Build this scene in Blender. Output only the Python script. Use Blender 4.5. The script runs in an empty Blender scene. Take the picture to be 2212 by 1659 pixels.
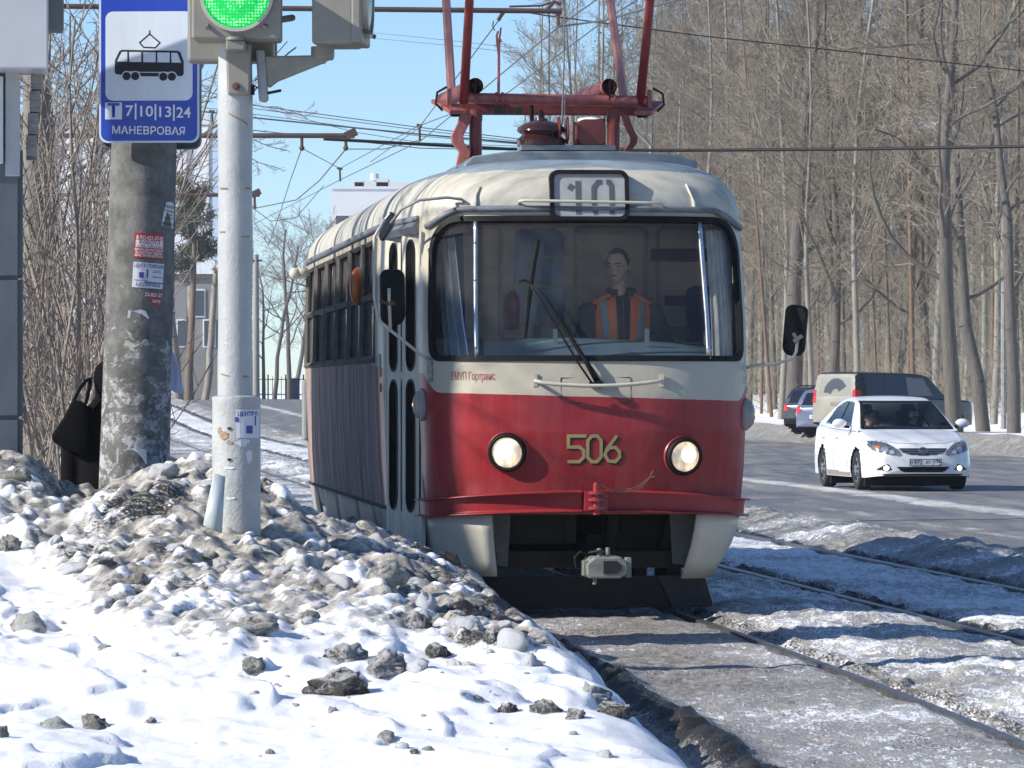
import bpy, math, random
import numpy as np
from mathutils import Vector, Matrix, Quaternion
R = math.radians
random.seed(7); np.random.seed(7)
SC = bpy.context.scene
COL = SC.collection
# ------------------------------------------------------------------ camera, sky, sun, exposure
EYE = 1.5
cam_d = bpy.data.cameras.new('camera'); cam = bpy.data.objects.new('camera', cam_d); COL.objects.link(cam)
cam_d.sensor_width = 36.0; cam_d.lens = 36.0 * 10500 / 2212
cam_d.clip_start = 0.5; cam_d.clip_end = 3000
cam.location = (0, 0, EYE); cam.rotation_euler = (R(90) + math.atan(20.5 / 10500), 0, 0)
SC.camera = cam
SUN_AZ, SUN_EL = R(20), R(31)          # the sun stands to the left, a little on the camera's side
SDIR = Vector((-math.cos(SUN_AZ) * math.cos(SUN_EL), -math.sin(SUN_AZ) * math.cos(SUN_EL), math.sin(SUN_EL)))
world = bpy.data.worlds.new('World'); SC.world = world; world.use_nodes = True
wn = world.node_tree; wn.nodes.clear()
w_out = wn.nodes.new('ShaderNodeOutputWorld'); w_bg = wn.nodes.new('ShaderNodeBackground'); w_sky = wn.nodes.new('ShaderNodeTexSky')
w_sky.sky_type = 'NISHITA'; w_sky.sun_disc = False; w_sky.sun_elevation = SUN_EL
w_sky.sun_rotation = math.atan2(SDIR.x, SDIR.y); w_sky.altitude = 250; w_sky.air_density = 0.80; w_sky.dust_density = 0.0; w_sky.ozone_density = 6.0
w_bg.inputs['Strength'].default_value = 0.112
wn.links.new(w_sky.outputs[0], w_bg.inputs[0]); wn.links.new(w_bg.outputs[0], w_out.inputs[0])
sun_d = bpy.data.lights.new('sun', 'SUN'); sun = bpy.data.objects.new('sun', sun_d); COL.objects.link(sun)
sun_d.energy = 4.8; sun_d.angle = R(0.53); sun_d.color = (1.0, 0.95, 0.87)
sun.rotation_euler = SDIR.to_track_quat('Z', 'Y').to_euler()
SC.view_settings.view_transform = 'Standard'; SC.view_settings.look = 'None'
SC.view_settings.exposure = 0.58; SC.view_settings.gamma = 1.0; SC.view_settings.use_curve_mapping = False
SC.render.engine = 'CYCLES'
SC.cycles.max_bounces = 6; SC.cycles.diffuse_bounces = 3; SC.cycles.glossy_bounces = 3; SC.cycles.use_adaptive_sampling = True; SC.cycles.adaptive_threshold = 0.02; SC.cycles.transparent_max_bounces = 16
SC.cycles.use_denoising = True; SC.cycles.sample_clamp_indirect = 4.0

# ------------------------------------------------------------------ helpers
def P(px, py, d):
    """a point seen at (px, py) of a 2212 x 1659 picture, d metres away"""
    return Vector(((px - 1106) * d / 10500, d, EYE - (py - 850) * d / 10500))
def K(d): return d / 10500

def tag(o, label=None, cat=None, group=None, kind=None):
    if label: o['label'] = label
    if cat: o['category'] = cat
    if group: o['group'] = group
    if kind: o['kind'] = kind
    return o
def empty(name, loc=(0, 0, 0), rz=0, label=None, cat=None, group=None, parent=None):
    o = bpy.data.objects.new(name, None); COL.objects.link(o); o.location = loc; o.rotation_euler = (0, 0, rz)
    o.empty_display_size = 0.1
    if parent: o.parent = parent
    return tag(o, label, cat, group)
def copy_tree(o, parent=None):
    c = o.copy(); COL.objects.link(c); c.parent = parent
    for ch in list(o.children): copy_tree(ch, c)
    return c
def frame(origin, xdir, zdir=(0, 0, 1)):
    """matrix whose x runs along xdir, z close to zdir"""
    x = Vector(xdir).normalized(); z = Vector(zdir); y = z.cross(x).normalized(); z = x.cross(y)
    m = Matrix((x, y, z)).transposed().to_4x4(); m.translation = origin
    return m
def T(x, y, z): return Matrix.Translation((x, y, z))
def RX(a): return Matrix.Rotation(R(a), 4, 'X')
def RY(a): return Matrix.Rotation(R(a), 4, 'Y')
def RZ(a): return Matrix.Rotation(R(a), 4, 'Z')
def rrect(w, h, r, n=5, cx=0, cy=0):
    """rounded rectangle, r one radius or (top, bottom)"""
    rt, rb = (r, r) if not isinstance(r, tuple) else r
    out = []
    for (sx, sy, a0) in ((1, 1, 0), (-1, 1, 90), (-1, -1, 180), (1, -1, 270)):
        q = rt if sy > 0 else rb
        for i in range(n + 1):
            a = R(a0 + 90 * i / n)
            out.append((cx + sx * (w / 2 - q) + q * math.cos(a), cy + sy * (h / 2 - q) + q * math.sin(a)))
    return out

class MB:
    def __init__(s): s.V = []; s.F = []; s.MI = []
    def add(s, v, f, mi=0):
        b = len(s.V); s.V += [tuple(p) for p in v]; s.F += [tuple(i + b for i in q) for q in f]; s.MI += [mi] * len(f); return s
    def box(s, c, d, M=None, mi=0):
        v = [Vector((c[0] + x * d[0] / 2, c[1] + y * d[1] / 2, c[2] + z * d[2] / 2)) for x in (-1, 1) for y in (-1, 1) for z in (-1, 1)]
        if M: v = [M @ p for p in v]
        return s.add(v, [(0, 1, 3, 2), (4, 6, 7, 5), (0, 4, 5, 1), (2, 3, 7, 6), (0, 2, 6, 4), (1, 5, 7, 3)], mi)
    def tube(s, pts, r, n=8, caps=True, mi=0, closed=False):
        pts = [Vector(p) for p in pts]; m = len(pts); rr = r if isinstance(r, (list, tuple)) else [r] * m
        v = []; up = None
        for i in range(m):
            if closed: t = pts[(i + 1) % m] - pts[i - 1]
            else: t = pts[min(i + 1, m - 1)] - pts[max(i - 1, 0)]
            if t.length < 1e-9: t = Vector((0, 0, 1))
            t.normalize()
            if up is None:
                up = Vector((0, 0, 1)) if abs(t.z) < .9 else Vector((1, 0, 0))
            a = (up - t * up.dot(t))
            if a.length < 1e-5: a = t.orthogonal()
            a.normalize(); up = a; b = t.cross(a)
            v += [pts[i] + (a * math.cos(6.28318 * k / n) + b * math.sin(6.28318 * k / n)) * rr[i] for k in range(n)]
        f = []
        for i in range(m if closed else m - 1):
            j = (i + 1) % m
            for k in range(n): f.append((i * n + k, i * n + (k + 1) % n, j * n + (k + 1) % n, j * n + k))
        if caps and not closed:
            f.append(tuple(reversed(range(n)))); f.append(tuple((m - 1) * n + k for k in range(n)))
        return s.add(v, f, mi)
    def lathe(s, prof, n=24, M=None, mi=0, caps=True):
        v = []; f = []
        for (r, z) in prof:
            for k in range(n):
                a = 6.283185 * k / n; p = Vector((r * math.cos(a), r * math.sin(a), z)); v.append(M @ p if M else p)
        m = len(prof)
        for i in range(m - 1):
            for k in range(n): f.append((i * n + k, i * n + (k + 1) % n, (i + 1) * n + (k + 1) % n, (i + 1) * n + k))
        if caps:
            f.append(tuple(reversed(range(n)))); f.append(tuple((m - 1) * n + k for k in range(n)))
        return s.add(v, f, mi)
    def prism(s, poly, y0, y1, M=None, mi=0):
        """polygon in x,z extruded along y"""
        n = len(poly); v = [Vector((p[0], y0, p[1])) for p in poly] + [Vector((p[0], y1, p[1])) for p in poly]
        if M: v = [M @ p for p in v]
        f = [tuple(range(n)), tuple(reversed(range(n, 2 * n)))] + [(i, i + n, (i + 1) % n + n, (i + 1) % n) for i in range(n)]
        return s.add(v, f, mi)
    def ring(s, outer, inner, y0, y1, M=None, mi=0):
        """frame between two polygons of equal count"""
        n = len(outer); v = [Vector((p[0], y, p[1])) for y in (y0, y1) for q in (outer, inner) for p in q]
        if M: v = [M @ p for p in v]
        f = []
        for i in range(n):
            j = (i + 1) % n
            f += [(i, j, n + j, n + i), (2 * n + i, 3 * n + i, 3 * n + j, 2 * n + j), (i, 2 * n + i, 2 * n + j, j), (n + i, n + j, 3 * n + j, 3 * n + i)]
        return s.add(v, f, mi)
    def sphere(s, c, r, n=12, m=8, M=None, mi=0):
        rx, ry, rz = r if isinstance(r, (tuple, list)) else (r, r, r)
        v = [Vector((0, 0, -rz))]
        for j in range(1, m):
            a = -math.pi / 2 + math.pi * j / m
            v += [Vector((rx * math.cos(a) * math.cos(6.283185 * k / n), ry * math.cos(a) * math.sin(6.283185 * k / n), rz * math.sin(a))) for k in range(n)]
        v.append(Vector((0, 0, rz))); f = []
        for k in range(n):
            f.append((0, 1 + (k + 1) % n, 1 + k)); e = 1 + (m - 2) * n; f.append((e + k, e + (k + 1) % n, len(v) - 1))
            for j in range(m - 2): b = 1 + j * n; f.append((b + k, b + (k + 1) % n, b + n + (k + 1) % n, b + n + k))
        v = [(M @ p if M else p) + Vector(c) for p in v]
        return s.add(v, f, mi)
    def grid(s, fn, us, vs, mi=0, keep=None):
        nu, nv = len(us), len(vs); v = [fn(a, b) for b in vs for a in us]; f = []
        for j in range(nv - 1):
            for i in range(nu - 1):
                if keep is None or keep((us[i] + us[i + 1]) / 2, (vs[j] + vs[j + 1]) / 2):
                    f.append((j * nu + i, j * nu + i + 1, (j + 1) * nu + i + 1, (j + 1) * nu + i))
        return s.add(v, f, mi)
    def mesh(s, name):
        me = bpy.data.meshes.new(name); me.from_pydata([tuple(v) for v in s.V], [], s.F); me.update(); return me
    def build(s, name, mat, parent=None, smooth=False, bev=0, label=None, sub=0, solid=0, fix=True, auto=None):
        me = s.mesh(name)
        if fix:
            import bmesh
            bm = bmesh.new(); bm.from_mesh(me); bmesh.ops.recalc_face_normals(bm, faces=bm.faces); bm.to_mesh(me); bm.free()
        mats = mat if isinstance(mat, (list, tuple)) else [mat]
        for m in mats: me.materials.append(m)
        if len(mats) > 1: me.polygons.foreach_set('material_index', s.MI)
        if smooth: me.polygons.foreach_set('use_smooth', [True] * len(me.polygons))
        o = bpy.data.objects.new(name, me); COL.objects.link(o)
        if auto is not None: me.set_sharp_from_angle(angle=R(auto))
        if parent: o.parent = parent
        if solid: md = o.modifiers.new('Solidify', 'SOLIDIFY'); md.thickness = solid; md.offset = -1
        if sub: md = o.modifiers.new('Subdivision', 'SUBSURF'); md.levels = sub; md.render_levels = sub
        if bev: md = o.modifiers.new('Bevel', 'BEVEL'); md.width = bev; md.segments = 2; md.limit_method = 'ANGLE'; md.angle_limit = R(35)
        if label: o['label'] = label
        return o

def text_mesh(s, size, bold=0.0, extrude=0.0, align='CENTER', sx=1.0):
    cu = bpy.data.curves.new('text', 'FONT'); cu.body = s; cu.size = size; cu.offset = bold; cu.extrude = extrude
    cu.align_x = align; cu.align_y = 'CENTER'; cu.resolution_u = 3
    o = bpy.data.objects.new('text', cu); COL.objects.link(o)
    dg = bpy.context.evaluated_depsgraph_get(); dg.update()
    me = bpy.data.meshes.new_from_object(o.evaluated_get(dg)); bpy.data.objects.remove(o); bpy.data.curves.remove(cu)
    if sx != 1.0:
        for v in me.vertices: v.co.x *= sx
    return me
def text_on(name, s, size, mat, parent, M, bold=0.0, extrude=0.0, align='CENTER', sx=1.0, width=None):
    """lettering in the x,z plane of M, facing -y"""
    me = text_mesh(s, size, bold, extrude, align)
    if width:
        xs = [v.co.x for v in me.vertices]; w = max(xs) - min(xs); sx = width / w if w else 1
    me.transform(Matrix.Diagonal((sx, 1, 1, 1))); me.transform(M @ RX(90)); me.materials.clear(); me.materials.append(mat); me.name = name
    o = bpy.data.objects.new(name, me); COL.objects.link(o)
    if parent: o.parent = parent
    return o

# ------------------------------------------------------------------ procedural materials
def mat_new(name):
    m = bpy.data.materials.new(name); m.use_nodes = True; nt = m.node_tree
    b = nt.nodes['Principled BSDF']; return m, nt, b
def node(nt, t, **kw):
    n = nt.nodes.new(t)
    for k, v in kw.items(): setattr(n, k, v)
    return n
def ramp(nt, fac, stops):
    n = nt.nodes.new('ShaderNodeValToRGB'); e = n.color_ramp.elements
    while len(e) < len(stops): e.new(0.5)
    for i, (p, c) in enumerate(stops):
        e[i].position = p; e[i].color = (*c, 1) if len(c) == 3 else c
    nt.links.new(fac, n.inputs[0]); return n.outputs[0]
def noise(nt, vec, scale, detail=4, rough=.6, dist=0):
    n = nt.nodes.new('ShaderNodeTexNoise'); n.inputs['Scale'].default_value = scale; n.inputs['Detail'].default_value = detail
    n.inputs['Roughness'].default_value = rough; n.inputs['Distortion'].default_value = dist
    nt.links.new(vec, n.inputs['Vector']); return n.outputs['Fac']
def mixc(nt, fac, a, b, mode='MIX'):
    n = nt.nodes.new('ShaderNodeMix'); n.data_type = 'RGBA'; n.blend_type = mode
    for sock, v in ((n.inputs[0], fac), (n.inputs[6], a), (n.inputs[7], b)):
        if hasattr(v, 'links'): nt.links.new(v, sock)
        elif isinstance(v, (int, float)): sock.default_value = v
        else: sock.default_value = (*v, 1)
    return n.outputs[2]
def math_n(nt, op, a, b=0.0, clamp=False):
    n = nt.nodes.new('ShaderNodeMath'); n.operation = op; n.use_clamp = clamp
    for i, v in enumerate((a, b)):
        if hasattr(v, 'links'): nt.links.new(v, n.inputs[i])
        else: n.inputs[i].default_value = v
    return n.outputs[0]
def mapped(nt, coord='Object', scale=(1, 1, 1)):
    tc = nt.nodes.new('ShaderNodeTexCoord'); mp = nt.nodes.new('ShaderNodeMapping'); mp.inputs['Scale'].default_value = scale
    nt.links.new(tc.outputs[coord], mp.inputs[0]); return mp.outputs[0]
def bump(nt, b, h, strength=.3, dist=.01):
    n = nt.nodes.new('ShaderNodeBump'); n.inputs['Strength'].default_value = strength; n.inputs['Distance'].default_value = dist
    nt.links.new(h, n.inputs['Height']); nt.links.new(n.outputs[0], b.inputs['Normal'])
MATS = {}
def M(name, col, rough=.6, metal=0.0, var=.2, scale=6, bmp=0.0, bscale=60, bdist=.004, stretch=(1, 1, 1), col2=None, lo=.35, hi=.7, spec=.5, coat=0):
    if name in MATS: return MATS[name]
    m, nt, b = mat_new(name); v = mapped(nt, 'Object', stretch)
    n = noise(nt, v, scale, 5, .65)
    c2 = col2 if col2 else tuple(c * (1 - var) for c in col)
    nt.links.new(ramp(nt, n, [(lo, c2), (hi, col)]), b.inputs['Base Color'])
    b.inputs['Roughness'].default_value = rough; b.inputs['Metallic'].default_value = metal; b.inputs['Specular IOR Level'].default_value = spec
    if coat: b.inputs['Coat Weight'].default_value = coat; b.inputs['Coat Roughness'].default_value = .08
    if bmp: bump(nt, b, noise(nt, v, bscale, 4, .6), bmp, bdist)
    MATS[name] = m; return m
def emit(name, col, strength):
    m, nt, b = mat_new(name); b.inputs['Base Color'].default_value = (*col, 1); b.inputs['Emission Color'].default_value = (*col, 1); b.inputs['Emission Strength'].default_value = strength
    b.inputs['Roughness'].default_value = .3; MATS[name] = m; return m
def glass(name, tint=(.8, .85, .85), gloss=1.0, rough=.02, dirt=0.0, dirtcol=(.35, .33, .3)):
    m = bpy.data.materials.new(name); m.use_nodes = True; nt = m.node_tree; nt.nodes.clear()
    out = nt.nodes.new('ShaderNodeOutputMaterial'); tr = nt.nodes.new('ShaderNodeBsdfTransparent'); gl = nt.nodes.new('ShaderNodeBsdfGlossy')
    tr.inputs[0].default_value = (*tint, 1); gl.inputs['Roughness'].default_value = rough
    fr = nt.nodes.new('ShaderNodeFresnel'); fr.inputs[0].default_value = 1.5
    mx = nt.nodes.new('ShaderNodeMixShader'); nt.links.new(math_n(nt, 'MULTIPLY', fr.outputs[0], gloss), mx.inputs[0])
    nt.links.new(tr.outputs[0], mx.inputs[1]); nt.links.new(gl.outputs[0], mx.inputs[2]); last = mx.outputs[0]
    if dirt:
        df = nt.nodes.new('ShaderNodeBsdfDiffuse'); df.inputs[0].default_value = (*dirtcol, 1)
        m2 = nt.nodes.new('ShaderNodeMixShader'); v = mapped(nt, 'Object', (3, 3, 1.2)); n = noise(nt, v, 3, 5, .7)
        nt.links.new(math_n(nt, 'MULTIPLY', n, dirt * 2, True), m2.inputs[0]); nt.links.new(last, m2.inputs[1]); nt.links.new(df.outputs[0], m2.inputs[2]); last = m2.outputs[0]
    nt.links.new(last, out.inputs[0]); MATS[name] = m; return m

black_rubber = M('black rubber', (.014, .014, .015), .6, var=.4, scale=12, spec=.15)
dark_metal = M('dark metal', (.03, .03, .032), .5, .3, var=.4, scale=9, bmp=.2)
steel = M('bare steel', (.5, .5, .5), .35, .9, var=.3, scale=9)
white_paint = M('white paint', (.78, .78, .76), .5, var=.12, scale=5)

# numpy value noise for height fields
def _hash(ix, iy, seed):
    h = (ix.astype(np.int64) * 374761393 + iy.astype(np.int64) * 668265263 + seed * 974634777) & 0x7fffffff
    h = ((h ^ (h >> 13)) * 1274126177) & 0x7fffffff
    return ((h ^ (h >> 16)) & 0xffff) / 65535.0
def vnoise(x, y, seed=0):
    ix = np.floor(x); iy = np.floor(y); fx = x - ix; fy = y - iy; fx = fx * fx * (3 - 2 * fx); fy = fy * fy * (3 - 2 * fy)
    a = _hash(ix, iy, seed); b = _hash(ix + 1, iy, seed); c = _hash(ix, iy + 1, seed); d = _hash(ix + 1, iy + 1, seed)
    return (a * (1 - fx) + b * fx) * (1 - fy) + (c * (1 - fx) + d * fx) * fy
def fbm(x, y, seed=0, oct=4, gain=.5):
    s = 0; a = 1; t = 0
    for i in range(oct):
        s = s + a * vnoise(x * 2 ** i, y * 2 ** i, seed + i * 17); t += a; a *= gain
    return s / t
def worley(x, y, seed=0):
    """distance to nearest cell point and that cell's random number"""
    ix = np.floor(x); iy = np.floor(y); best = np.full(np.shape(x), 9.0); rid = np.zeros(np.shape(x))
    for dx in (-1, 0, 1):
        for dy in (-1, 0, 1):
            jx = ix + dx; jy = iy + dy; px = jx + _hash(jx, jy, seed); py = jy + _hash(jx, jy, seed + 5)
            d = np.hypot(px - x, py - y); m = d < best; best = np.where(m, d, best); rid = np.where(m, _hash(jx, jy, seed + 9), rid)
    return best, rid
def smooth(a, b, x):
    t = np.clip((x - a) / (b - a), 0, 1); return t * t * (3 - 2 * t)
def sheet(name, X, Y, Z, mat, attrs=None, parent=None, keep=None):
    """height field from 2-D arrays"""
    nv, nu = X.shape; co = np.stack([X, Y, Z], -1).reshape(-1, 3)
    i = np.arange(nv * nu).reshape(nv, nu)
    f = np.stack([i[:-1, :-1], i[:-1, 1:], i[1:, 1:], i[1:, :-1]], -1).reshape(-1, 4)
    if keep is not None: f = f[keep.reshape(-1)]
    me = bpy.data.meshes.new(name); me.vertices.add(len(co)); me.vertices.foreach_set('co', co.ravel())
    me.loops.add(f.size); me.loops.foreach_set('vertex_index', f.ravel().astype(np.int32))
    me.polygons.add(len(f)); me.polygons.foreach_set('loop_start', np.arange(0, f.size, 4, dtype=np.int32))
    me.update(calc_edges=True); me.validate(); me.polygons.foreach_set('use_smooth', np.ones(len(f), bool))
    for k, a in (attrs or {}).items():
        at = me.attributes.new(k, 'FLOAT', 'POINT'); at.data.foreach_set('value', a.astype(np.float32).ravel())
    me.materials.append(mat); o = bpy.data.objects.new(name, me); COL.objects.link(o)
    if parent: o.parent = parent
    return o
# the curve of the near track's centre line, x as a function of distance
def c1(d):
    t = 32.1 - np.asarray(d, float)
    return np.where(t > 0, .46 + .098 * t - .0013 * t * t, .46 + .098 * t)
# ================================================================== setting: ground, track bed, road, snow bank
def _snow(name, dirt_attr=True, fine=1.0, stretch=(1, 1, 1), gain=2.3, lift=1.0, sss=0.0, whites=((.80, .81, .83), (.89, .895, .91))):
    m, nt, b = mat_new(name); v = mapped(nt, 'Object', stretch)
    n1 = noise(nt, v, 9 * fine, 6, .72); n2 = noise(nt, v, 45 * fine, 5, .7); n3 = noise(nt, v, 2.2 * fine, 4, .6)
    white = ramp(nt, n3, [(.3, whites[0]), (.65, whites[1])])
    grime = ramp(nt, n1, [(p, tuple(min(.7, c * lift) for c in q)) for p, q in ((.28, (.020, .018, .016)), (.40, (.10, .092, .078)), (.54, (.285, .268, .24)), (.70, (.48, .46, .42)))])
    if dirt_attr:
        d = node(nt, 'ShaderNodeAttribute', attribute_name='dirt').outputs['Fac']
        t = math_n(nt, 'ADD', d, math_n(nt, 'MULTIPLY', math_n(nt, 'SUBTRACT', math_n(nt, 'ADD', n1, math_n(nt, 'MULTIPLY', n2, .7)), .85), gain))
        f = ramp(nt, t, [(.30, (0, 0, 0)), (.52, (.55, .55, .55)), (.85, (1, 1, 1))]); col = mixc(nt, f, white, grime)
        k = node(nt, 'ShaderNodeAttribute', attribute_name='soot').outputs['Fac']
        kk = ramp(nt, math_n(nt, 'ADD', k, math_n(nt, 'MULTIPLY', math_n(nt, 'SUBTRACT', n2, .5), 1.6)), [(.42, (0, 0, 0)), (.68, (1, 1, 1))])
        col = mixc(nt, kk, col, ramp(nt, n2, [(.35, (.008, .007, .006)), (.60, (.030, .027, .023)), (.74, (.16, .15, .14))]))
    else: col = white
    nt.links.new(col, b.inputs['Base Color']); b.inputs['Roughness'].default_value = .55; b.inputs['Specular IOR Level'].default_value = .35
    if sss: b.inputs['Subsurface Weight'].default_value = sss; b.inputs['Subsurface Radius'].default_value = (1.0, 1.0, 1.0); b.inputs['Subsurface Scale'].default_value = .035
    bump(nt, b, math_n(nt, 'ADD', n2, math_n(nt, 'MULTIPLY', noise(nt, v, 160 * fine, 3), .5)), .55, .012)
    return m
snow_m = _snow('dirty snow'); 
bank_snow = _snow('ploughed snow', True, 1.0, (1, 1, 1), 1.7, 1.30, .55)
track_snow = _snow('trodden ice', True, 1.7, (1, .24, 1), 3.2)
far_snow = _snow('field snow', True, .35)
# one ground sheet out to the horizon
gx = np.concatenate([np.linspace(-1600, -60, 14), np.linspace(-55, 70, 240), np.linspace(80, 1600, 14)]); gy = np.concatenate([np.linspace(-60, 200, 260), np.linspace(205, 1900, 40)])
GX, GY = np.meshgrid(gx, gy)
def edge_right(d): return c1(d) + 20.6          # kerb line of the road on the wood's side
def rise(d): return 1.12 * smooth(150, 330, np.asarray(d, float))      # the street climbs gently in the distance
def terrain(X, Y):
    """height of the open ground"""
    r = X - edge_right(Y)
    right = .46 * smooth(0.1, 1.3, r) + .40 * smooth(5.0, 9.0, r) + .006 * np.clip(r - 4, 0, 60) + .10 * np.exp(-((r - 1.1) / .5) ** 2) * (.5 + fbm(X * .9, Y * .5, 6))
    z = -.10 + right + rise(Y)
    l = (c1(Y) - 4.5) - X
    z = z + .12 * smooth(0, 3, l) + .10 * (fbm(X * .35, Y * .35, 3) - .5) * smooth(0, 2, np.maximum(l, r))
    return z
ground = sheet('ground', GX, GY, terrain(GX, GY) - .02 * smooth(5, 0, np.abs(GX - c1(GY))), far_snow, {'dirt': 1.0 * smooth(-.6, .2, GX - edge_right(GY)) * smooth(2.6, .9, GX - edge_right(GY)) + .12 * smooth(3, 6, GX - edge_right(GY)) - .35 * (GX < edge_right(GY) - 1), 'soot': .42 * smooth(-.5, .2, GX - edge_right(GY)) * smooth(1.6, .5, GX - edge_right(GY))}); tag(ground, kind='structure')
def zg(x, y): return float(terrain(np.array(float(x)), np.array(float(y))))
# road: asphalt with dusty snow streaks that follow the lanes
def _asphalt():
    m, nt, b = mat_new('winter asphalt'); q = node(nt, 'ShaderNodeAttribute', attribute_name='lane').outputs['Fac']; w = node(nt, 'ShaderNodeAttribute', attribute_name='ice').outputs['Fac']
    v = mapped(nt, 'Object', (1, .2, 1)); n = noise(nt, v, 2.2, 6, .75); f = noise(nt, v, 26, 5, .75); st = noise(nt, mapped(nt, 'Object', (1.5, .12, 1)), 1.3, 5, .65)
    asph = ramp(nt, st, [(.32, (.085, .095, .11)), (.48, (.155, .155, .155)), (.56, (.20, .19, .175)), (.70, (.33, .305, .27))]); asph = mixc(nt, .35, asph, ramp(nt, f, [(.3, (.08, .08, .082)), (.7, (.24, .235, .225))]))
    ice = ramp(nt, n, [(.3, (.30, .285, .26)), (.65, (.62, .61, .59))])
    k = ramp(nt, math_n(nt, 'ADD', w, math_n(nt, 'MULTIPLY', math_n(nt, 'SUBTRACT', math_n(nt, 'ADD', math_n(nt, 'MULTIPLY', n, .6), math_n(nt, 'MULTIPLY', f, .4)), .5), 1.5)), [(.42, (0, 0, 0)), (.7, (1, 1, 1))])
    nt.links.new(mixc(nt, k, asph, ice), b.inputs['Base Color']); nt.links.new(ramp(nt, st, [(.3, (.30, .30, .30)), (.55, (.75, .75, .75))]), b.inputs['Roughness'])
    bump(nt, b, math_n(nt, 'ADD', f, n), .25, .01); return m
ry = np.concatenate([np.linspace(18, 120, 220), np.linspace(121, 345, 150)]); rq = np.linspace(5.2, 20.7, 60)
RQ, RY_ = np.meshgrid(rq, ry); RX_ = c1(RY_) + RQ
ice = .06 + .75 * np.exp(-((RQ - 8.9 - .35 * (fbm(RY_ * .15, RQ * 0, 4) - .5)) / .42) ** 2) + .42 * np.exp(-((RQ - 6.9) / .35) ** 2) + .35 * np.exp(-((RQ - 12.2) / .5) ** 2) + .5 * smooth(18.5, 20.6, RQ) + .7 * smooth(6.1, 5.4, RQ)
road = sheet('road', RX_, RY_, rise(RY_) - .03 + .012 * (fbm(RX_ * 2, RY_ * 1, 8) - .5) + .02 * np.exp(-((RQ - 8.9) / .5) ** 2), _asphalt(), {'ice': ice, 'lane': RQ}); tag(road, kind='structure')
# track bed: trodden ice between and beside the rails, dark slots along each rail
ty = np.concatenate([np.arange(16.0, 46, .06), np.linspace(46.1, 130, 260), np.linspace(131, 330, 90)]); tq = np.arange(-1.05, 5.75, .03)
TQ, TY = np.meshgrid(tq, ty); TX = c1(TY) + TQ
RAILQ = (-.787, .787, 3.15 - .787, 3.15 + .787)
slot = np.zeros_like(TQ); blk_ = np.zeros_like(TQ)
for i, q in enumerate(RAILQ):
    side = 1 if i != 1 else 1
    off = TQ - q
    slot = np.maximum(slot, np.exp(-((off - .02) / .075) ** 2))
    wob = .05 * (fbm(TY * 1.3, TY * 0 + i, 20 + i) - .5)
    blk_ = np.maximum(blk_, {0: .95, 1: .55, 2: 1.0, 3: .95}[i] * np.exp(-((off - {0: .20, 1: .13, 2: .15, 3: .16}[i] - wob) / {0: .14, 1: .12, 2: .16, 3: .19}[i]) ** 2))
crown = .035 * np.exp(-((TQ - 4.75) / .42) ** 2) + .085 * smooth(4.25, 5.0, TQ) * smooth(5.7, 5.3, TQ)
lump = fbm(TX * 1.6, TY * .9, 31, 5) - .5; rip = fbm(TX * 5, TY * 2.2, 41, 4) - .5; fine_ = fbm(TX * 16, TY * 9, 51, 3) - .5
mid = np.exp(-((TQ - 1.57) / .5) ** 2)                           # hummocky ice between the two tracks
near0 = np.exp(-((TQ + .58) / .10) ** 2)
TZ = .0 + -.004 + .04 * lump + .045 * rip + .030 * fine_ + mid * (.045 + .09 * lump + .06 * rip) + crown * (1 + 1.2 * rip) + .05 * near0 * (1 + 2 * rip) - .035 * slot * (1 - .5 * near0)
TZ = TZ + blk_ * (.10 * fine_ + .05 * rip) - .05 * blk_ * (TQ > 2) + .035 * np.exp(-((TQ + .52) / .13) ** 2) * (.4 + fbm(TX * 6, TY * 3, 93, 3))
TZ = np.where(np.abs(TQ) < .72, TZ * .7, TZ)
dirt = .64 + .60 * (fbm(TX * 1.2, TY * .8, 61, 4) - .5) * 2 + .22 * (np.abs(TQ) < .75) - .02 * mid - .22 * smooth(2.2, 2.6, TQ) * smooth(4.1, 3.7, TQ) - .1 * smooth(36, 42, TY) + .38 * smooth(4.0, 4.6, TQ) + .45 * blk_
track_bed = sheet('track_bed', TX, TY, TZ + rise(TY), track_snow, {'dirt': dirt, 'soot': np.maximum(blk_ * .98, .34 * smooth(.50, .75, fbm(TX * 2.3, TY * 1.4, 77, 4)) + .10 * (np.abs(TQ) < .8))}); tag(track_bed, kind='structure')
rail_m = M('worn rail steel', (.26, .255, .25), .38, .85, var=.4, scale=10, col2=(.13, .12, .11))
for q, lab in zip(RAILQ, ('nearest rail, left rail of the tram\'s track beside the snow bank', 'right rail of the tram\'s track, shiny between trodden ice', 'left rail of the far track beside its black slot', 'rail of the far track next to the snow ridge along the road')):
    mb = MB(); ys = list(np.concatenate([np.arange(16, 60, .6), np.arange(60, 320, 3)])); prof = ((-.030, -.03), (-.030, .0), (-.024, .006), (.024, .006), (.030, .0), (.030, -.03)); v = []; f = []
    for y in ys:
        x = float(c1(y)) + q
        for (a, h) in prof: v.append((x + a, y, h + float(rise(y))))
    for i in range(len(ys) - 1):
        for k in range(5): f.append((i * 6 + k, i * 6 + k + 1, i * 6 + k + 7, i * 6 + k + 6))
    mb.add(v, f); tag(mb.build('rail', rail_m), lab, 'rail', 'rails of the two tram tracks')
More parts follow.
